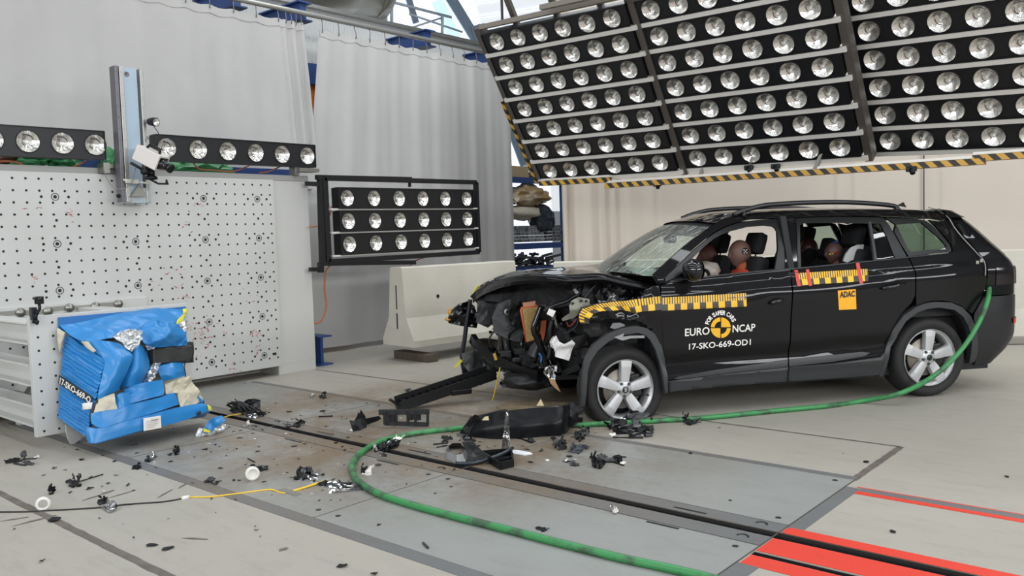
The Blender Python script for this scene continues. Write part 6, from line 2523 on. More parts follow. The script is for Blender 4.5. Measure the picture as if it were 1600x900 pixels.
bplate('split_gap', [(157, 664, -6.42), (206, 650, -6.42), (278, 631, -6.46), (318, 624, -6.5), (318, 634, -6.5), (278, 641, -6.46), (206, 660, -6.42), (157, 672, -6.42)], mat('gap_dark', '#2c2a28', .7), .01, .0, .1)
bplate('split_gap', [(203, 628, -6.45), (256, 614, -6.46), (274, 610, -6.48), (274, 618, -6.48), (256, 622, -6.46), (203, 636, -6.45)], MATS['gap_dark'], .01, .0, .1)
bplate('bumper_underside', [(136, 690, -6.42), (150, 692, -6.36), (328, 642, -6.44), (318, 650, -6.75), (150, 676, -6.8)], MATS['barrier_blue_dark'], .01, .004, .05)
bplate('torn_core', [(256, 601, -6.48), (272, 595, -6.45), (292, 588, -6.46), (302, 600, -6.46), (318, 627, -6.46), (300, 632, -6.44), (280, 636, -6.43), (276, 614, -6.44), (257, 616, -6.46)], CORE, .02, .03, .025, 12, 4, False)
bplate('torn_core', [(152, 625, -6.45), (166, 619, -6.44), (178, 615, -6.44), (180, 630, -6.40), (184, 640, -6.40), (160, 645, -6.42), (146, 645, -6.44)], CORE, .02, .02, .03, 9, 8, False)
bplate('torn_tip', [(300, 600, -6.47), (310, 612, -6.46), (318, 626, -6.46), (314, 630, -6.44), (304, 618, -6.45)], BLUEV, .008, .02, .02, 14, 5)
bplate('torn_flap', [(129, 630, -6.50), (145, 628.5, -6.455), (143.5, 639, -6.45), (129, 640.5, -6.50)], mat('flap_white', '#dcdad4', .6), .004, .006, .03)
bplate('dark_tear', [(146, 634, -6.45), (152, 623, -6.45), (154, 627, -6.44), (149, 640, -6.44), (142, 648, -6.43), (141, 662, -6.42), (139, 648, -6.44)], MATS['gap_dark'], .006, .01, .03)
bplate('label_sheet', [(224, 653.5, -6.295), (251, 649.3, -6.30), (252, 668.3, -6.31), (224.5, 673.5, -6.30)], WHITEV, .001, .0, .2, smooth=False)
g = MB()
def lab(u, v):
    return wx(u, v, -6.289)
for k, (a, w_) in enumerate(((236, 12), (229, 18), (229, 17), (229, 19), (229, 16), (229, 12))):
    v = 656 + k * 2.5
    sl = -.15
    g.prism([lab(a, v), lab(a + w_, v + sl * w_), lab(a + w_, v + sl * w_ + (1.3 if k == 0 else .5)), lab(a, v + (1.3 if k == 0 else .5))], (.0008, 0, 0))
g.build('label_lines', mat('print_grey', '#8c8a88', .6), df)
bplate('black_sticker', [(307, 644, -6.37), (313, 641.5, -6.375), (314, 646.5, -6.375), (308, 649, -6.37)], DARKV, .003, 0, .1)
for pts in ([(285, 483, -6.90), (291.5, 482.5, -6.90), (291.5, 491, -6.88), (286, 491, -6.88)], [(286, 491, -6.80), (291, 491, -6.80), (283, 507, -6.70), (275, 508, -6.66), (277, 500, -6.70)], [(323, 632, -6.40), (328, 634, -6.40), (332, 641, -6.40), (326, 642, -6.40)]):
    bplate('yellow_tape', pts, mat('tape_yellow', '#d9d03c', .5), .004, .004, .03)
# half disc foot below
g = MB()
pts = [(103, 664), (104, 676), (107, 687), (111, 694), (115, 695), (121, 690), (128, 684), (136, 680), (118, 668)]
g.prism([wx(u, v, -6.93) for u, v in pts], (-.02, 0, 0))
g.build('half_disc_foot', mat('foot_white', '#bcbcb9', .5), df)
# small action camera on the mount
ac = thing('action_camera', 'small black action camera clamped on top of the mount plate', 'camera', wx(60, 495, -6.98))
g = MB()
g.span(wx(46, 500, -7.02), wx(58, 480, -6.96), .006)
g.build('clamp', BLACKP, ac)
g = MB()
c = wx(61, 469, -6.95)
g.box(c, (.045, .065, .06), Matrix.Rotation(-.3, 3, 'Z'), .008)
g.lathe([(0, .034), (.014, .032), (.016, .02)], c + Vector((0, .008, .008)), (1, -.3, 0), 14)
g.build('camera_body', BLACKG, ac)
g = MB()
g.tube([wx(52, 505, -6.96), wx(57, 492, -6.96), wx(62, 482, -6.95), c], .012, 8)
g.blob(wx(57, 503, -6.95), .02, 2)
g.blob(wx(58, 488, -6.95), .016, 2)
g.build('ball_arm', BLACKP, ac)
# ================================================================ HOSE, CABLES, DEBRIS
hm, nt, b_ = newmat('green_hose', .45)
P = node(nt, 'ShaderNodeNewGeometry').outputs['Position']
a = noise_(nt, P, 6, 5, .65, .5, .6, (1, 1, 1))
nt.links.new(mix_(nt, math_(nt, 'MULTIPLY', a, .85), lin('#37854b'), lin('#384a3b')), b_.inputs['Base Color'])
hs = thing('green_hose', 'long green hose from the car tail curling over the floor', 'hose', fl(900, 664))
HP = [WM[car] @ cs(1537, 433, -.80), WM[car] @ cs(1545, 447, -.86), WM[car] @ cs(1543, 470, -.96), WM[car] @ cs(1529, 505, -1.00), WM[car] @ cs(1500, 549, -1.02), WM[car] @ cs(1458, 588, -1.06), WM[car] @ cs(1405, 615, -1.16)]
for u, v in ((1345, 627), (1290, 634.5), (1200, 643), (1110, 652), (1040, 656.5), (980, 660), (900, 664), (830, 666), (760, 667), (710, 670), (650, 677), (600, 688), (566, 706), (552, 722), (551, 737), (560, 752), (590, 771), (640, 788), (710, 807), (790, 827), (880, 850), (970, 872), (1050, 889), (1120, 906), (1180, 925)):
    HP.append(fl(u, v, .021))
pts = spline(HP, 10)
g = MB()
g.tube(pts, .0205, 12)
g.build('hose_pipe', hm, hs)
g = MB()
g.tube([pts[0] + Vector((0, 0, .06)), pts[0], pts[3]], .027, 10)
g.bar(pts[0] + EX * -.05 + Vector((0, 0, .05)), pts[0] + EX * .08 + Vector((0, 0, .055)), .02, .02)
g.build('coupling', CHROME, hs)
# yellow and black cables, tape
cable('yellow_cable', [fl(293, 777, .004), fl(330, 776, .005), fl(372, 771, .005), fl(410, 766, .006), fl(424, 765, .008), fl(436, 769, .006), fl(446, 770.5, .004)], .0045, YEL, 'thin yellow cable lying across the dark floor border')
cable('black_cable', [fl(-20, 800, .004), fl(40, 799.5, .004), fl(80, 797.5, .004), fl(150, 793.5, .004), fl(200, 788, .004), fl(255, 784, .004), fl(290, 778, .004)], .005, WIREB, 'thin black cable running in from the left floor edge')
g = MB()
g.tube([fl(284, 779, .008), fl(295, 776.5, .008)], .013, 10)
g.build('cable_connector', PALE, None, label='white connector joining the black and the yellow cable', cat='connector')
g = MB()
g.prism([fl(435, 766, .004), fl(444, 762.5, .004), fl(471, 771, .004), fl(462, 775.5, .004)], (0, 0, .001))
g.build('grey_tape', mat('tape_grey', '#77756f', .6), None, label='strip of grey tape holding the yellow cable to the floor', cat='tape')
cable('yellow_strip', [fl(458, 767, .006), fl(475, 762, .01), fl(492, 756.5, .012), fl(512, 751, .014)], .007, YEL, 'stiff yellow strip between the grey tape and the broken connector')
cable('yellow_cable', [fl(347, 653, .01), fl(356, 650, .02), fl(368, 648, .02), fl(380, 646, .01)], .004, YEL, 'short yellow wire between the blue fragment and the black grille')

DBL = mat('debris_black', '#0c0d0f', .4, spec=.3)
DGL = mat('debris_gloss', '#08090c', .15)
DGR = mat('debris_grey', '#2b2d2f', .35)
DCL = mat('debris_clear', '#7f8080', .15, .3)
DBB = mat('debris_bluish', '#1f262f', .35)
def fplate(b, pts, z, th=.006, amp=.0, cell=.04, seed=1, nsc=9):
    """pixels on horizontal planes of height z (list or value)"""
    b.plate([fl(u, v, z[i] if isinstance(z, (list, tuple)) else z) for i, (u, v) in enumerate(pts)], th, cell, amp, nsc, seed, False)
def upright(b, pts, base, th=.008, amp=.0, cell=.05, seed=1):
    """pixels on the upright plane facing the camera that stands on floor pixel base"""
    p0 = fl(*base)
    n = Vector((CF.x, CF.y, 0)).normalized()
    b.plate([pln(u, v, p0, n) for u, v in pts], th, cell, amp, 9, seed, False)
def clamp0(b):
    lo = min(v.co.z for v in b.bm.verts)
    for v in b.bm.verts:
        v.co.z += .002 - lo
# 1 long ribbed bar dragging from the car front to the floor
t = thing('bumper_bar', 'long black ribbed bar sloping from the car front to the floor', 'car part', fl(625, 642))
g = MB()
a0, a1 = fl(622, 636, .03), WM[car] @ cs(770, 586, .35)
g.bar(a0, a1, .17, .06)
up_ = Vector((0, 0, .05))
dv = (a1 - a0).normalized()
sdv = Vector((-dv.y, dv.x, 0)).normalized()
for q, h_ in ((-.075, .05), (.075, .10)):
    g.bar(a0 + sdv * q + up_ * .7, a1 + sdv * q + up_ * .7, .018, h_)
for k in range(14):
    p = a0.lerp(a1, (k + .5) / 14)
    g.bar(p - sdv * .075 + up_ * .7, p + sdv * .075 + up_ * .7, .008, .04)
g.build('bar_body', DBL, t)
g = MB()
p = a0.lerp(a1, .02)
g.bar(p - sdv * .02, p + Vector((0, 0, .09)) - dv * .09 + sdv * .03, .05, .012)
g.bar(p, p + Vector((0, 0, .045)) + dv * .05, .12, .03)
g.build('bent_end', DBL, t)
g = MB()
q = a0.lerp(a1, .62) - sdv * .07
g.box(q - Vector((0, 0, .035)), (.2, .06, .05), Matrix.Rotation(math.atan2(dv.y, dv.x), 3, 'Z'), .01)
g.build('bracket', DBL, t)
# 2 jagged upright plate and its arm
g = MB()
upright(g, [(546, 657), (553, 658), (558, 650), (560, 644), (562, 646), (564, 640), (571, 650), (573, 662), (573, 668), (563, 672), (552, 674)], (560, 674), .006, .02, .03, 3)
clamp0(g)
g.build('torn_plate', DBL, None, label='jagged upright black plastic plate standing left of the black bracket', cat='debris')
g = MB()
upright(g, [(571, 652), (592, 648), (596, 652), (590, 656), (573, 662)], (578, 664), .01, .01, .03, 4)
clamp0(g)
g.build('torn_strip', DBL, None, label='short black torn strip between the jagged upright plate and the bracket', cat='debris')
# 3 number plate bracket with windows
g = MB()
p0 = fl(630, 668)
n = (Vector((CF.x, CF.y, 0)).normalized() + Vector((0, 0, .12))).normalized()
def Q(u, v):
    return pln(u, v, p0, n)
def qbar(a, b_, w, d=.02):
    g.bar(Q(*a), Q(*b_), d, w, up=(0, 0, 1))
qbar((592, 647), (671, 646), .042)
qbar((600, 664), (670, 666.0), .034)
for u in (601, 606, 619, 637, 649, 668):
    qbar((u, 646), (u + .5, 666), .034 if u != 601 else .05)
g.box(Q(641, 655), (.04, .03, .045), None, .004)
g.box(Q(652, 654), (.06, .03, .05), None, .004)
g.prism([Q(607, 648), (Q(617, 648)), Q(617, 663), Q(607, 663)], n * .01)
clamp0(g)
g.build('plate_bracket', mat('bracket_black', '#1c1d1f', .5), None, label='flat black plastic bracket with square openings lying by the hose', cat='debris')
# 4 big bumper shell
t = thing('bumper_shell', 'big curved black bumper shell lying in front of the front wheel', 'car part', fl(820, 678))
g = MB()
base = [(718, 676), (735, 682), (770, 686), (810, 685), (850, 682), (880, 679), (894, 664)]
top = [(735, 652), (752, 648), (775, 645), (800, 642), (840, 638), (885, 634), (892, 634)]
B_, T_, M2 = [], [], []
for (u, v), (u2, v2) in zip(base, top):
    p = fl(u, v, .004)
    nn = Vector((CF.x, CF.y, 0)).normalized()
    q = pln(u2, v2, p + nn * .06, nn)
    B_.append(p)
    T_.append(q)
    M2.append(p.lerp(q, .5) - nn * .035)
rows = [spline(B_, 6), spline(M2, 6), spline(T_, 6)]
cols = [spline([r[k] for r in rows], 5) for k in range(len(rows[0]))]
G = [[c_[i] + Vector((CF.x, CF.y, 0)) * .02 * noise.noise(c_[i] * 5) for c_ in cols] for i in range(len(cols[0]))]
g.grid(G)
g.grid([[p + Vector((CF.x, CF.y, .0)) * .025 for p in r] for r in G])
g.grid([G[-1], [p + Vector((CF.x, CF.y, 0)) * .025 for p in G[-1]]], False)
g.build('shell', mat('shell_black', '#0c0d10', .3, var=(5, .5, '#14171c'), bump=(6, .2), spec=.22), t)
g = MB()
upright(g, [(718, 676), (726, 664), (742, 647), (748, 650), (752, 657), (764, 662), (790, 660), (792, 684), (760, 686), (735, 682)], (735, 682), .008, .02, .04, 5)
g.build('shell_end', DBL, t)
g = MB()
upright(g, [(762, 645), (790, 639), (794, 641), (792, 648), (770, 650)], (780, 672), .02, .01, .03, 7)
g.build('inner_edge', DBB, t)
g = MB()
upright(g, [(890, 628), (898, 626), (905, 632), (902, 660), (893, 668), (888, 664), (890, 650)], (894, 672), .03, .02, .03, 6)
upright(g, [(900, 640), (914, 634), (918, 638), (904, 648)], (900, 668), .02, .01, .03, 8)
upright(g, [(902, 652), (910, 652), (910, 662), (902, 662)], (906, 662), .04, .0, .05, 8)
g.build('side_clips', DBL, t)
g = MB()
nn = Vector((CF.x, CF.y, 0)).normalized()
upright(g, [(838, 634), (845, 623), (850, 634)], (840, 668), .004, 0, .05, 1)
upright(g, [(753, 656), (757, 651), (763, 650), (764, 656)], (757, 686), .01, .01, .05, 1)
g.build('foam_shard', BEIGE, t)
g = MB()
fplate(g, [(775, 638), (800, 630), (850, 630), (890, 632), (888, 640), (840, 642), (790, 645)], .03, .02, .01, .05, 3)
g.build('foam_absorber', mat('foam_brown', '#6f604c', .8, var=(6, .6, '#94886c')), None, label='brownish foam slab lying behind the bumper shell', cat='debris')
# 5 fog lamp bezel
t = thing('broken_headlamp', 'broken grey headlamp bezel with square ring near the rail', 'car part', fl(735, 720))
g = MB()
def ringp(pts, w, z0, z1, m_):
    P0 = [fl(u, v, .01) for u, v in pts]
    c = sum(P0, Vector()) / len(P0)
    O_ = [p + Vector((0, 0, z0)) for p in P0]
    I_ = [c + (p - c) * w + Vector((0, 0, z1)) for p in P0]
    g.grid([O_ + O_[:1], I_ + I_[:1]], False)
    g.grid([[p + Vector((0, 0, -.008)) for p in O_ + O_[:1]], [p + Vector((0, 0, -.012)) for p in I_ + I_[:1]]], False)
    g.grid([O_ + O_[:1], [p + Vector((0, 0, -.008)) for p in O_ + O_[:1]]], False)
ringp([(697, 716), (696, 704), (705, 697), (722, 697), (733, 710), (728, 721), (714, 725)], .7, .01, .05, 0)
clamp0(g)
g.build('bezel_ring', DCL, t)
g = MB()
upright(g, [(722, 690), (738, 688), (746, 697), (757, 706), (770, 714), (764, 722), (745, 722), (732, 718), (728, 704)], (735, 724), .03, .02, .03, 5)
g.build('bezel_wall', DGR, t)
g = MB()
g.tube(spline([fl(712, 724, .02), fl(735, 724, .02), fl(760, 718, .03), fl(785, 709, .045), fl(801, 700, .06)], 5), .014, 7)
g.build('bezel_edge', DBB, t)
g = MB()
g.blob(fl(755, 714, .04), (.03, .03, .02), 2, .4, 3)
g.build('bulb_cap', PALE, t)
g = MB()
upright(g, [(783, 703), (786, 680), (790, 643), (793, 640), (795, 655), (797, 690), (796, 704)], (788, 706), .01, .012, .03, 3)
clamp0(g)
g.build('clear_shard', glass_mat('shard_glass', '#c9c9c8', 1.6, .25), None, label='tall pointed shard of clear plastic standing before the bumper shell', cat='debris')
g = MB()
fplate(g, [(797, 703), (812, 704), (828, 706.5), (832, 709), (820, 711), (803, 709)], [.012, .014, .012, .006, .006, .010], .005, .002, .05, 2)
clamp0(g)
g.build('lens_sliver', mat('sliver_white', '#e6e6ec', .12), None, label='shiny white lens sliver lying right of the black tray', cat='debris')
# 6 black tray box
g = MB()
P4 = [fl(751, 716, 0), fl(782, 735, 0), fl(802, 730, 0), fl(799, 712, 0)]
T4 = [fl(749, 709, .045), fl(780, 723, .05), fl(803, 718, .055), fl(785, 707, .055)]
T4 = [p + Vector((0, 0, .045)) for p in P4]
g.corners([p + Vector((0, 0, .002)) for p in P4] + [p + Vector((0, 0, .008)) for p in P4])
for i in range(4):
    a, b__ = P4[i], P4[(i + 1) % 4]
    g.bar(a + Vector((0, 0, .028)), b__ + Vector((0, 0, .028)), .012, .05)
g.bar(P4[1].lerp(P4[0], .3) + Vector((0, 0, .03)), P4[2].lerp(P4[3], .3) + Vector((0, 0, .03)), .008, .04)
clamp0(g)
g.build('plastic_tray', DBL, None, label='black rectangular plastic tray lying below the broken lamp bezel', cat='debris')
def chunk(name, boxes, lab, cat='debris', group=None, seed=1):
    """heap of torn plates: boxes = (u, v, width px, height px, material, tilt)"""
    rnd = random.Random(seed)
    g = MB()
    ms, idx = [], {}
    for (u, v, w, h, m_, tl) in boxes:
        if m_ not in idx:
            idx[m_] = len(ms)
            ms.append(m_)
        g.mi = idx[m_]
        p0 = fl(u, v)
        px = F / ((p0 - EYE).dot(CF))
        fw = Vector((CF.x, CF.y, 0)).normalized()
        d = Vector((CR.x, CR.y, 0)).normalized()
        W_, H_ = w / px, h / px
        # main torn plate: ragged outline with notches, leaning by tl
        tilt = math.radians(15 + 70 * tl) + rnd.uniform(-.2, .2)
        yaw = rnd.uniform(-.7, .7)
        ax = (d * math.cos(yaw) + fw * math.sin(yaw))
        ay = Vector((0, 0, 1)) * math.sin(tilt) + (fw * math.cos(yaw) - d * math.sin(yaw)) * math.cos(tilt)
        up_h = H_ / max(.35, math.sin(tilt) * .95 + .25 * math.cos(tilt))
        n = rnd.randint(8, 12)
        P_ = []
        for k in range(n):
            t_ = 2 * PI * (k + rnd.uniform(-.2, .2)) / n
            r_ = rnd.choice((.55, .8, 1.0, 1.1)) * rnd.uniform(.85, 1.1)
            P_.append(p0 + ax * (math.cos(t_) * W_ * .5 * r_) + ay * (up_h * .5 * (1 + math.sin(t_) * r_)) + Vector((0, 0, .004)))
        g.plate(P_, max(.003, H_ * .06), max(.012, W_ * .2), .20 * H_, 18, rnd.randint(0, 50), False)
        # thin ribs, tabs and pegs torn off with it
        for k in range(rnd.randint(2, 4)):
            c = p0 + ax * rnd.uniform(-.5, .5) * W_ + ay * rnd.uniform(.0, .9) * up_h + Vector((0, 0, .005))
            e = c + ax * rnd.uniform(-.35, .35) * W_ + Vector((0, 0, rnd.uniform(-.1, .5) * H_)) + fw * rnd.uniform(-.2, .2) * W_
            g.bar(c, e + Vector((.002, 0, 0)), max(.004, H_ * .10), max(.003, H_ * .16))
        if rnd.random() < .6:
            c = p0 + ax * rnd.uniform(-.4, .4) * W_ + Vector((0, 0, H_ * .22))
            g.box(c, (W_ * .22 + .006, H_ * .4 + .006, H_ * .4 + .004), Matrix.Rotation(rnd.uniform(0, 3), 3, 'Z') @ Matrix.Rotation(rnd.uniform(-.5, .5), 3, 'X'), .002)
    g.mi = 0
    for k in range(len(boxes) - 1):                    # thin strips added to link the separate pieces
        a, c = fl(*boxes[k][:2], .006), fl(*boxes[k + 1][:2], .007)
        g.bar(a, c + Vector((.001, .001, 0)), .014, .008)
    for v in g.bm.verts:
        v.co.z = max(v.co.z, .0025)
    clamp0(g)
    return g.build(name, ms, None, label=lab, cat=cat, group=group)
CH = [
 ('lamp_wreck', [(962, 672, 30, 12, DGL, .5), (985, 678, 60, 16, DGL, .35), (1000, 664, 40, 20, DGR, .5), (990, 660, 30, 22, DBL, .7), (1012, 676, 40, 10, DBL, .5), (968, 668, 40, 18, DBL, .6), (975, 661, 20, 8, CHROME, .4), (958, 683, 12, 6, PALE, .5), (1005, 684, 50, 10, DGL, .4)], 'pile of broken black lamp housing parts below the front wheel'),
 ('connector_piece', [(928, 730, 16, 18, DBL, .8), (938, 732, 14, 16, DBL, .7), (945, 722, 40, 8, DGR, .5), (962, 722, 20, 12, DBL, .7), (940, 716, 18, 6, DGR, .4), (974, 727, 10, 6, PALE, .5)], 'black broken connector with a white tip on the steel plate'),
 ('lamp_box', [(903, 709, 30, 12, DBB, .5), (910, 702, 28, 8, DBB, .3), (896, 704, 10, 12, DGR, .7)], 'bluish black hollow plastic box on the steel plate'),
 ('torn_bracket', [(872, 703, 18, 20, DGR, .75), (880, 702, 12, 16, DBL, .8), (866, 690, 10, 10, DBL, .6)], 'folded grey black torn bracket left of the bluish plastic box'),
 ('torn_bracket', [(905, 690, 14, 18, DBL, .7), (912, 682, 20, 12, DGR, .5), (915, 676, 14, 10, DGL, .6)], 'black torn bracket right below the bumper shell end'),
 ('plastic_piece', [(1079, 664, 26, 8, DBL, .4), (1071, 660, 10, 12, DBL, .8), (1082, 658, 16, 6, DGL, .3)], 'small black plastic housing lying against the hose by the car door'),
 ('bent_trim', [(895, 722, 26, 6, DCL, .2), (888, 724, 20, 3, DBL, .3)], 'thin grey bent trim strip on the steel plate'),
 ('paper_scrap', [(899, 730, 16, 9, DGR, .05)], 'small grey scrap lying flat below the bent trim strip'),
 ('grille_piece', [(378, 645, 40, 18, DBL, .55), (388, 640, 36, 16, DBL, .5), (365, 634, 22, 8, DGL, .4), (400, 645, 16, 16, GREYP, .6)], 'curved black grille piece beside the rail near the blue barrier'),
 ('metal_bracket', [(394, 655, 18, 9, CHROME, .4), (412, 651, 20, 8, DGL, .4), (386, 653, 20, 7, DBL, .3)], 'bent shiny metal bracket right below the curved black grille piece'),
 ('connector_block', [(474, 750, 34, 12, DBL, .5), (476, 744, 26, 14, DGL, .7), (466, 744, 10, 14, DBL, .8), (484, 742, 12, 12, GREYP, .8), (494, 744, 12, 8, DCL, .3), (490, 752, 16, 7, CHROME, .4)], 'broken black connector block at the end of the yellow strip'),
 ('lamp_trim', [(525, 763, 46, 9, CHROME, .3), (507, 760, 24, 9, DBL, .4), (541, 764, 22, 12, DBL, .5), (560, 767, 22, 8, DGR, .4), (519, 770, 12, 4, CHROME, .3)], 'long shiny chrome lamp trim with black ends on the floor'),
 ('clip_cluster', [(598, 705, 14, 12, DBL, .6), (606, 702, 20, 14, DGL, .6), (616, 698, 22, 12, DGL, .5), (594, 694, 8, 6, CHROME, .5), (604, 695, 10, 7, CHROME, .5), (621, 690, 16, 8, PALE, .5), (586, 706, 8, 14, BRKT, .8)], 'shiny black and white clip cluster lying against the hose curl'),
 ('hose_clamp_piece', [(601, 714, 12, 6, DBL, .4)], 'small black piece in front of the clip cluster'),
 ('foam_lump', [(574, 742, 14, 14, PALE, .7), (565, 740, 14, 12, DBL, .5)], 'cream foam lump with a black scrap inside the hose curl'),
 ('sensor_piece', [(168, 797, 20, 14, DCL, .3), (160, 792, 18, 16, DBL, .8), (172, 800, 20, 8, CHROME, .5), (176, 798, 12, 8, DBL, .5)], 'black and silver broken sensor lying on the black cable'),
 ('spiky_piece', [(115, 761, 22, 9, DBL, .6), (108, 758, 10, 10, DBL, .9), (122, 756, 8, 14, DBL, .95), (115, 755, 6, 12, GREYP, .95)], 'spiky black connector fragment on the left floor'),
 ('spiky_piece', [(77, 772, 10, 14, DBL, .85), (83, 770, 8, 8, DBL, .7)], 'small crumpled black fragment left of the spiky connector'),
 ('curved_trim', [(40, 727, 36, 7, DGR, .3), (22, 724, 26, 9, DBL, .4), (37, 717, 10, 12, DGR, .9), (56, 716, 14, 4, PALE, .3)], 'flat curved grey trim with black shards at the far left'),
 ('black_lump', [(274, 711, 14, 12, DBL, .7), (278, 709, 8, 12, DBL, .9)], 'solid black lump on the plate in front of the blue barrier'),
 ('foil_scrap', [(230, 722, 10, 10, DBB, .8), (238, 718, 14, 10, CHROME, .6), (233, 716, 10, 7, DCL, .5)], 'silver and dark foil scrap on the floor border'),
 ('black_strip', [(213, 733, 16, 6, DBL, .5), (217, 731, 6, 8, DGL, .7)], 'small bent black strip just left of the floor border'),
 ('bent_plate', [(398, 736, 22, 8, DBL, .4), (410, 735, 22, 8, DGL, .3), (394, 731, 14, 5, DBL, .5)], 'long flat black shards above the white ring cap'),
 ('cable_piece', [(459, 667, 30, 9, DBL, .3), (470, 662, 18, 6, DBL, .4), (448, 668, 12, 6, GREYP, .3)], 'ragged black rubber strip beside the rail'),
 ('dark_scrap', [(330, 754, 22, 8, DGR, .4), (338, 757, 10, 5, DBL, .5)], 'crumpled brownish grey scrap on the floor border'),
 ('dark_scrap', [(700, 690, 18, 9, DBL, .5), (693, 688, 8, 7, DBL, .7)], 'small black connector body near the hose'),
 ('chip_heap', [(826, 682, 26, 6, DBL, .4), (838, 678, 18, 8, DGL, .5), (810, 684, 16, 5, DBL, .3), (832, 692, 14, 8, DGL, .5)], 'strip of black chips along the foot of the bumper shell'),
 ('chip_heap', [(723, 684, 20, 10, DGR, .5), (730, 690, 16, 9, DGL, .6), (727, 679, 10, 9, DBL, .8), (738, 694, 14, 8, DBL, .6)], 'grey black chips at the left end of the bumper shell'),
 ('chip_heap', [(800, 606, 40, 7, DBL, .3), (790, 603, 16, 9, DBL, .5), (818, 606, 30, 6, DGL, .3)], 'black shards lying under the crushed car front'),
 ('white_clip', [(959, 802, 12, 14, DCL, .8), (962, 803, 8, 10, PALE, .7)], 'crumpled clear white clip on the strip beside the rail'),
 ('silver_piece', [(487, 622, 10, 6, DCL, .5), (489, 620, 6, 5, PALE, .6)], 'small silvery crumpled piece near the far floor border'),
 ('black_clip', [(505, 623, 14, 6, DBL, .4), (506, 618, 8, 6, DBL, .8)], 'small black clip on the far floor border'),
 ('metal_clip', [(638, 612, 13, 5, DGR, .3)], 'small grey metal clip on the pale floor behind the black bar'),
 ('white_bolt', [(383, 668, 14, 3, DCL, .3), (388, 664, 5, 7, PALE, .8)], 'small white bolt beside the rail near the blue fragment'),
 ('tape_roll_piece', [(846, 830, 22, 6, DBL, .4), (850, 829, 12, 5, DBL, .5)], 'flat black shard lying against the hose in the foreground'),
]
for i, (nm, bx_, lab) in enumerate(CH):
    chunk(nm, bx_, lab, seed=100 + i)
# louvres on the curved grille piece are separate plates on one shell: build its ribs
g = MB()
for k in range(5):
    u = 372 + k * 8
    g.tube(spline([fl(u - 6, 631 + k * .6, .05), fl(u + 2, 636 + k * .6, .07), fl(u + 8, 646 + k * .3, .02)], 4), .008, 6)
clamp0(g)
g.build('grille_ribs', DBL, None, label='row of curved black ribs lying on the black grille piece', cat='debris')
# blue fragment
t = thing('barrier_fragment', 'torn blue barrier fragment with foil edge on the floor', 'debris', fl(330, 680))
g = MB()
upright(g, [(319, 669), (326, 657), (334, 652), (347, 649), (353, 656), (346, 663), (335, 670), (326, 676), (320, 675)], (330, 680), .012, .03, .02, 5)
g.build('blue_sheet', BLUEV, t)
g = MB()
fplate(g, [(305, 682), (312, 672), (320, 672), (340, 672), (354, 666), (350, 674), (335, 679), (318, 681)], [.01, .03, .04, .03, .03, .01, .01, .01], .015, .03, .02, 6, 18)
g.build('foil_edge', FOIL, t)
g = MB()
upright(g, [(318, 669), (330, 673), (327, 676), (318, 674)], (328, 681), .006, .006, .02, 5)
g.build('yellow_tape', MATS['tape_yellow'], t)
# white ring caps
for (u, v, r_, lab) in ((395, 751, .045, 'white plastic ring cap standing on the steel floor plate'), (68, 798, .040, 'white plastic ring standing on the floor at the left by the black cable')):
    g = MB()
    p = fl(u, v)
    ax = Vector((-CF.x, -CF.y, 0.0)).normalized()
    ax = (ax + Vector((CR.x, CR.y, 0)) * .5).normalized()
    g.lathe([(r_ * .62, -.012), (r_, -.014), (r_, .012), (r_ * .70, .016), (r_ * .62, .012)], p + Vector((0, 0, r_ + .002)), ax, 26, True, True)
    if r_ > .042:
        g.lathe([(0, .0), (r_ * .4, .002), (r_ * .62, .004)], p + Vector((0, 0, r_ + .002)), ax, 20)
    g.build('ring_cap', PALE, None, label=lab, cat='cap')
# thin bars and small sticks
for (u0, v0, u1, v1, r_, m_, nm, lab) in ((661, 848, 669, 856, .006, DGR, 'plastic_stick', 'short grey stick lying alone on the near steel plate'),
                                         (387, 716, 398, 722, .004, DBL, 'plastic_stick', 'thin black stick on the brown stained plate'),
                                         (498, 651, 520, 650, .006, DBL, 'plastic_stick', 'thin black rod on the dirty plate left of the torn plate'),
                                         (677, 694, 700, 692, .005, DBL, 'plastic_stick', 'thin black rod just left of the lamp bezel, upper one'),
                                         (682, 699, 699, 696, .004, DBL, 'plastic_stick', 'thin black rod just left of the lamp bezel, lower one'),
                                         (125, 752, 161, 741, .004, DBL, 'plastic_stick', 'long thin dark sliver lying right of the spiky fragment')):
    g = MB()
    g.tube([fl(u0, v0, r_ + .003), fl(u1, v1, r_ + .003)], r_, 6)
    g.build(nm, m_, None, label=lab, cat='debris')
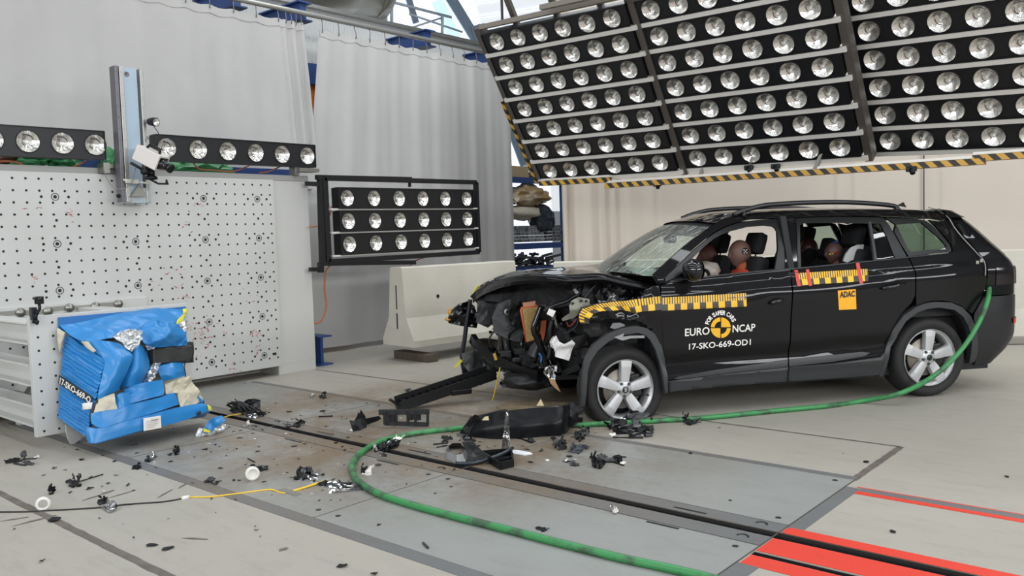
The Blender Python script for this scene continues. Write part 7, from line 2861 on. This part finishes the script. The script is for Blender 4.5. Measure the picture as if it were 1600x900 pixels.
# many small shards: one mesh per kind, copied
random.seed(77)
kinds = []
for k in range(8):
    g = MB()
    n = random.randint(3, 6)
    sx_, sy_ = random.uniform(.6, 1.0), random.uniform(.25, .7)
    pts = []
    for i in range(n):
        t_ = 2 * PI * (i + random.uniform(-.3, .3)) / n
        pts.append(Vector((math.cos(t_) * sx_ * .5, math.sin(t_) * sy_ * .5, random.uniform(0, .16))))
    g.plate(pts, .08, .3, .12, 3, k, False)
    for v in g.bm.verts:
        v.co.z = max(v.co.z, -.02)
    lo = min(v.co.z for v in g.bm.verts)
    for v in g.bm.verts:
        v.co.z -= lo
    bm_ = g.bm
    me = bpy.data.meshes.new('shard')
    bm_.to_mesh(me)
    bm_.free()
    kinds.append(me)
def shard_set(nm, m_, lab, grp, spots):
    ms = []
    for me in kinds:
        q = me.copy()
        q.materials.clear()
        q.materials.append(m_)
        ms.append(q)
    first = None
    for (x, y, s_) in spots:
        me = random.choice(ms)
        if first is None:
            first = bpy.data.objects.new(nm, me)
            o = first
        else:
            o = first.copy()
            o.data = me
        COL.objects.link(o)
        o.location = (x, y, .0045)
        o.rotation_euler = (0, 0, random.uniform(0, 6.28))
        o.scale = (s_, s_, s_ * random.uniform(.4, 1.0))
        kidsdict(o, lab, 'debris', grp)
def scatter(n, regs):
    out = []
    tot_ = sum(r[-1] for r in regs)
    while len(out) < n:
        q = random.uniform(0, tot_)
        for cu, cv, su, sv, w in regs:
            q -= w
            if q <= 0:
                break
        u, v = random.gauss(cu, su), random.gauss(cv, sv)
        if v < 600 + abs(u - 600) * .02 or v > 880 or u < 2 or u > 1590:
            continue
        if 90 < u < 325 and v < 700 - (u - 90) * .2:
            continue
        if u > 905 and v < 668:
            continue
        p = fl(u, v)
        if p.x < -8.2 or (S1A - .03 < p.y < S1B + .03):
            continue
        out.append((p.x, p.y, min(.085, max(.012, random.lognormvariate(-3.5, .55)))))
    return out
REG = [(430, 650, 70, 22, 3), (560, 690, 90, 25, 3), (360, 700, 60, 25, 2.2), (700, 690, 110, 22, 3), (250, 720, 90, 30, 1.6), (120, 740, 70, 35, 1.2), (480, 730, 80, 30, 1.6), (640, 740, 60, 30, .8), (820, 700, 60, 14, 1.5), (850, 690, 200, 60, .7), (300, 800, 160, 50, .7)]
shard_set('plastic_shard', DBL, 'small black plastic shard lying on the grey floor', 'small black plastic shards', scatter(190, REG))
shard_set('grey_shard', DGR, 'small grey plastic splinter lying on the grey floor', 'small grey splinters', scatter(45, REG))
shard_set('white_shard', mat('debris_white', '#e2e1dc', .3), 'tiny white chip lying on the grey floor', 'tiny white chips', scatter(30, REG))
for i, (u, v, s_) in enumerate(((320, 841, .045), (206, 840, .04), (238, 853, .06), (66, 877, .055), (22, 827, .05), (1124, 669, .03), (1141, 783, .035), (1395, 831, .05), (1575, 745, .05), (530, 885, .05), (534, 886, .07), (1319, 646, .02))):
    pass
shard_set('plastic_chip', DBL, 'lone dark plastic chip lying on the clean outer floor', 'lone chips on the outer floor',
          [(fl(u, v).x, fl(u, v).y, s_) for u, v, s_ in ((209, 841, .03), (238, 853, .07), (66, 878, .06), (22, 828, .035), (586, 898, .06), (1124, 669, .035), (1141, 783, .03), (1395, 832, .05), (1573, 746, .05), (534, 886, .06), (85, 814, .10), (1318, 710, .02), (263, 811, .02), (192, 820, .02), (169, 756, .04), (142, 747, .05), (337, 802, .02), (399, 823, .02))])
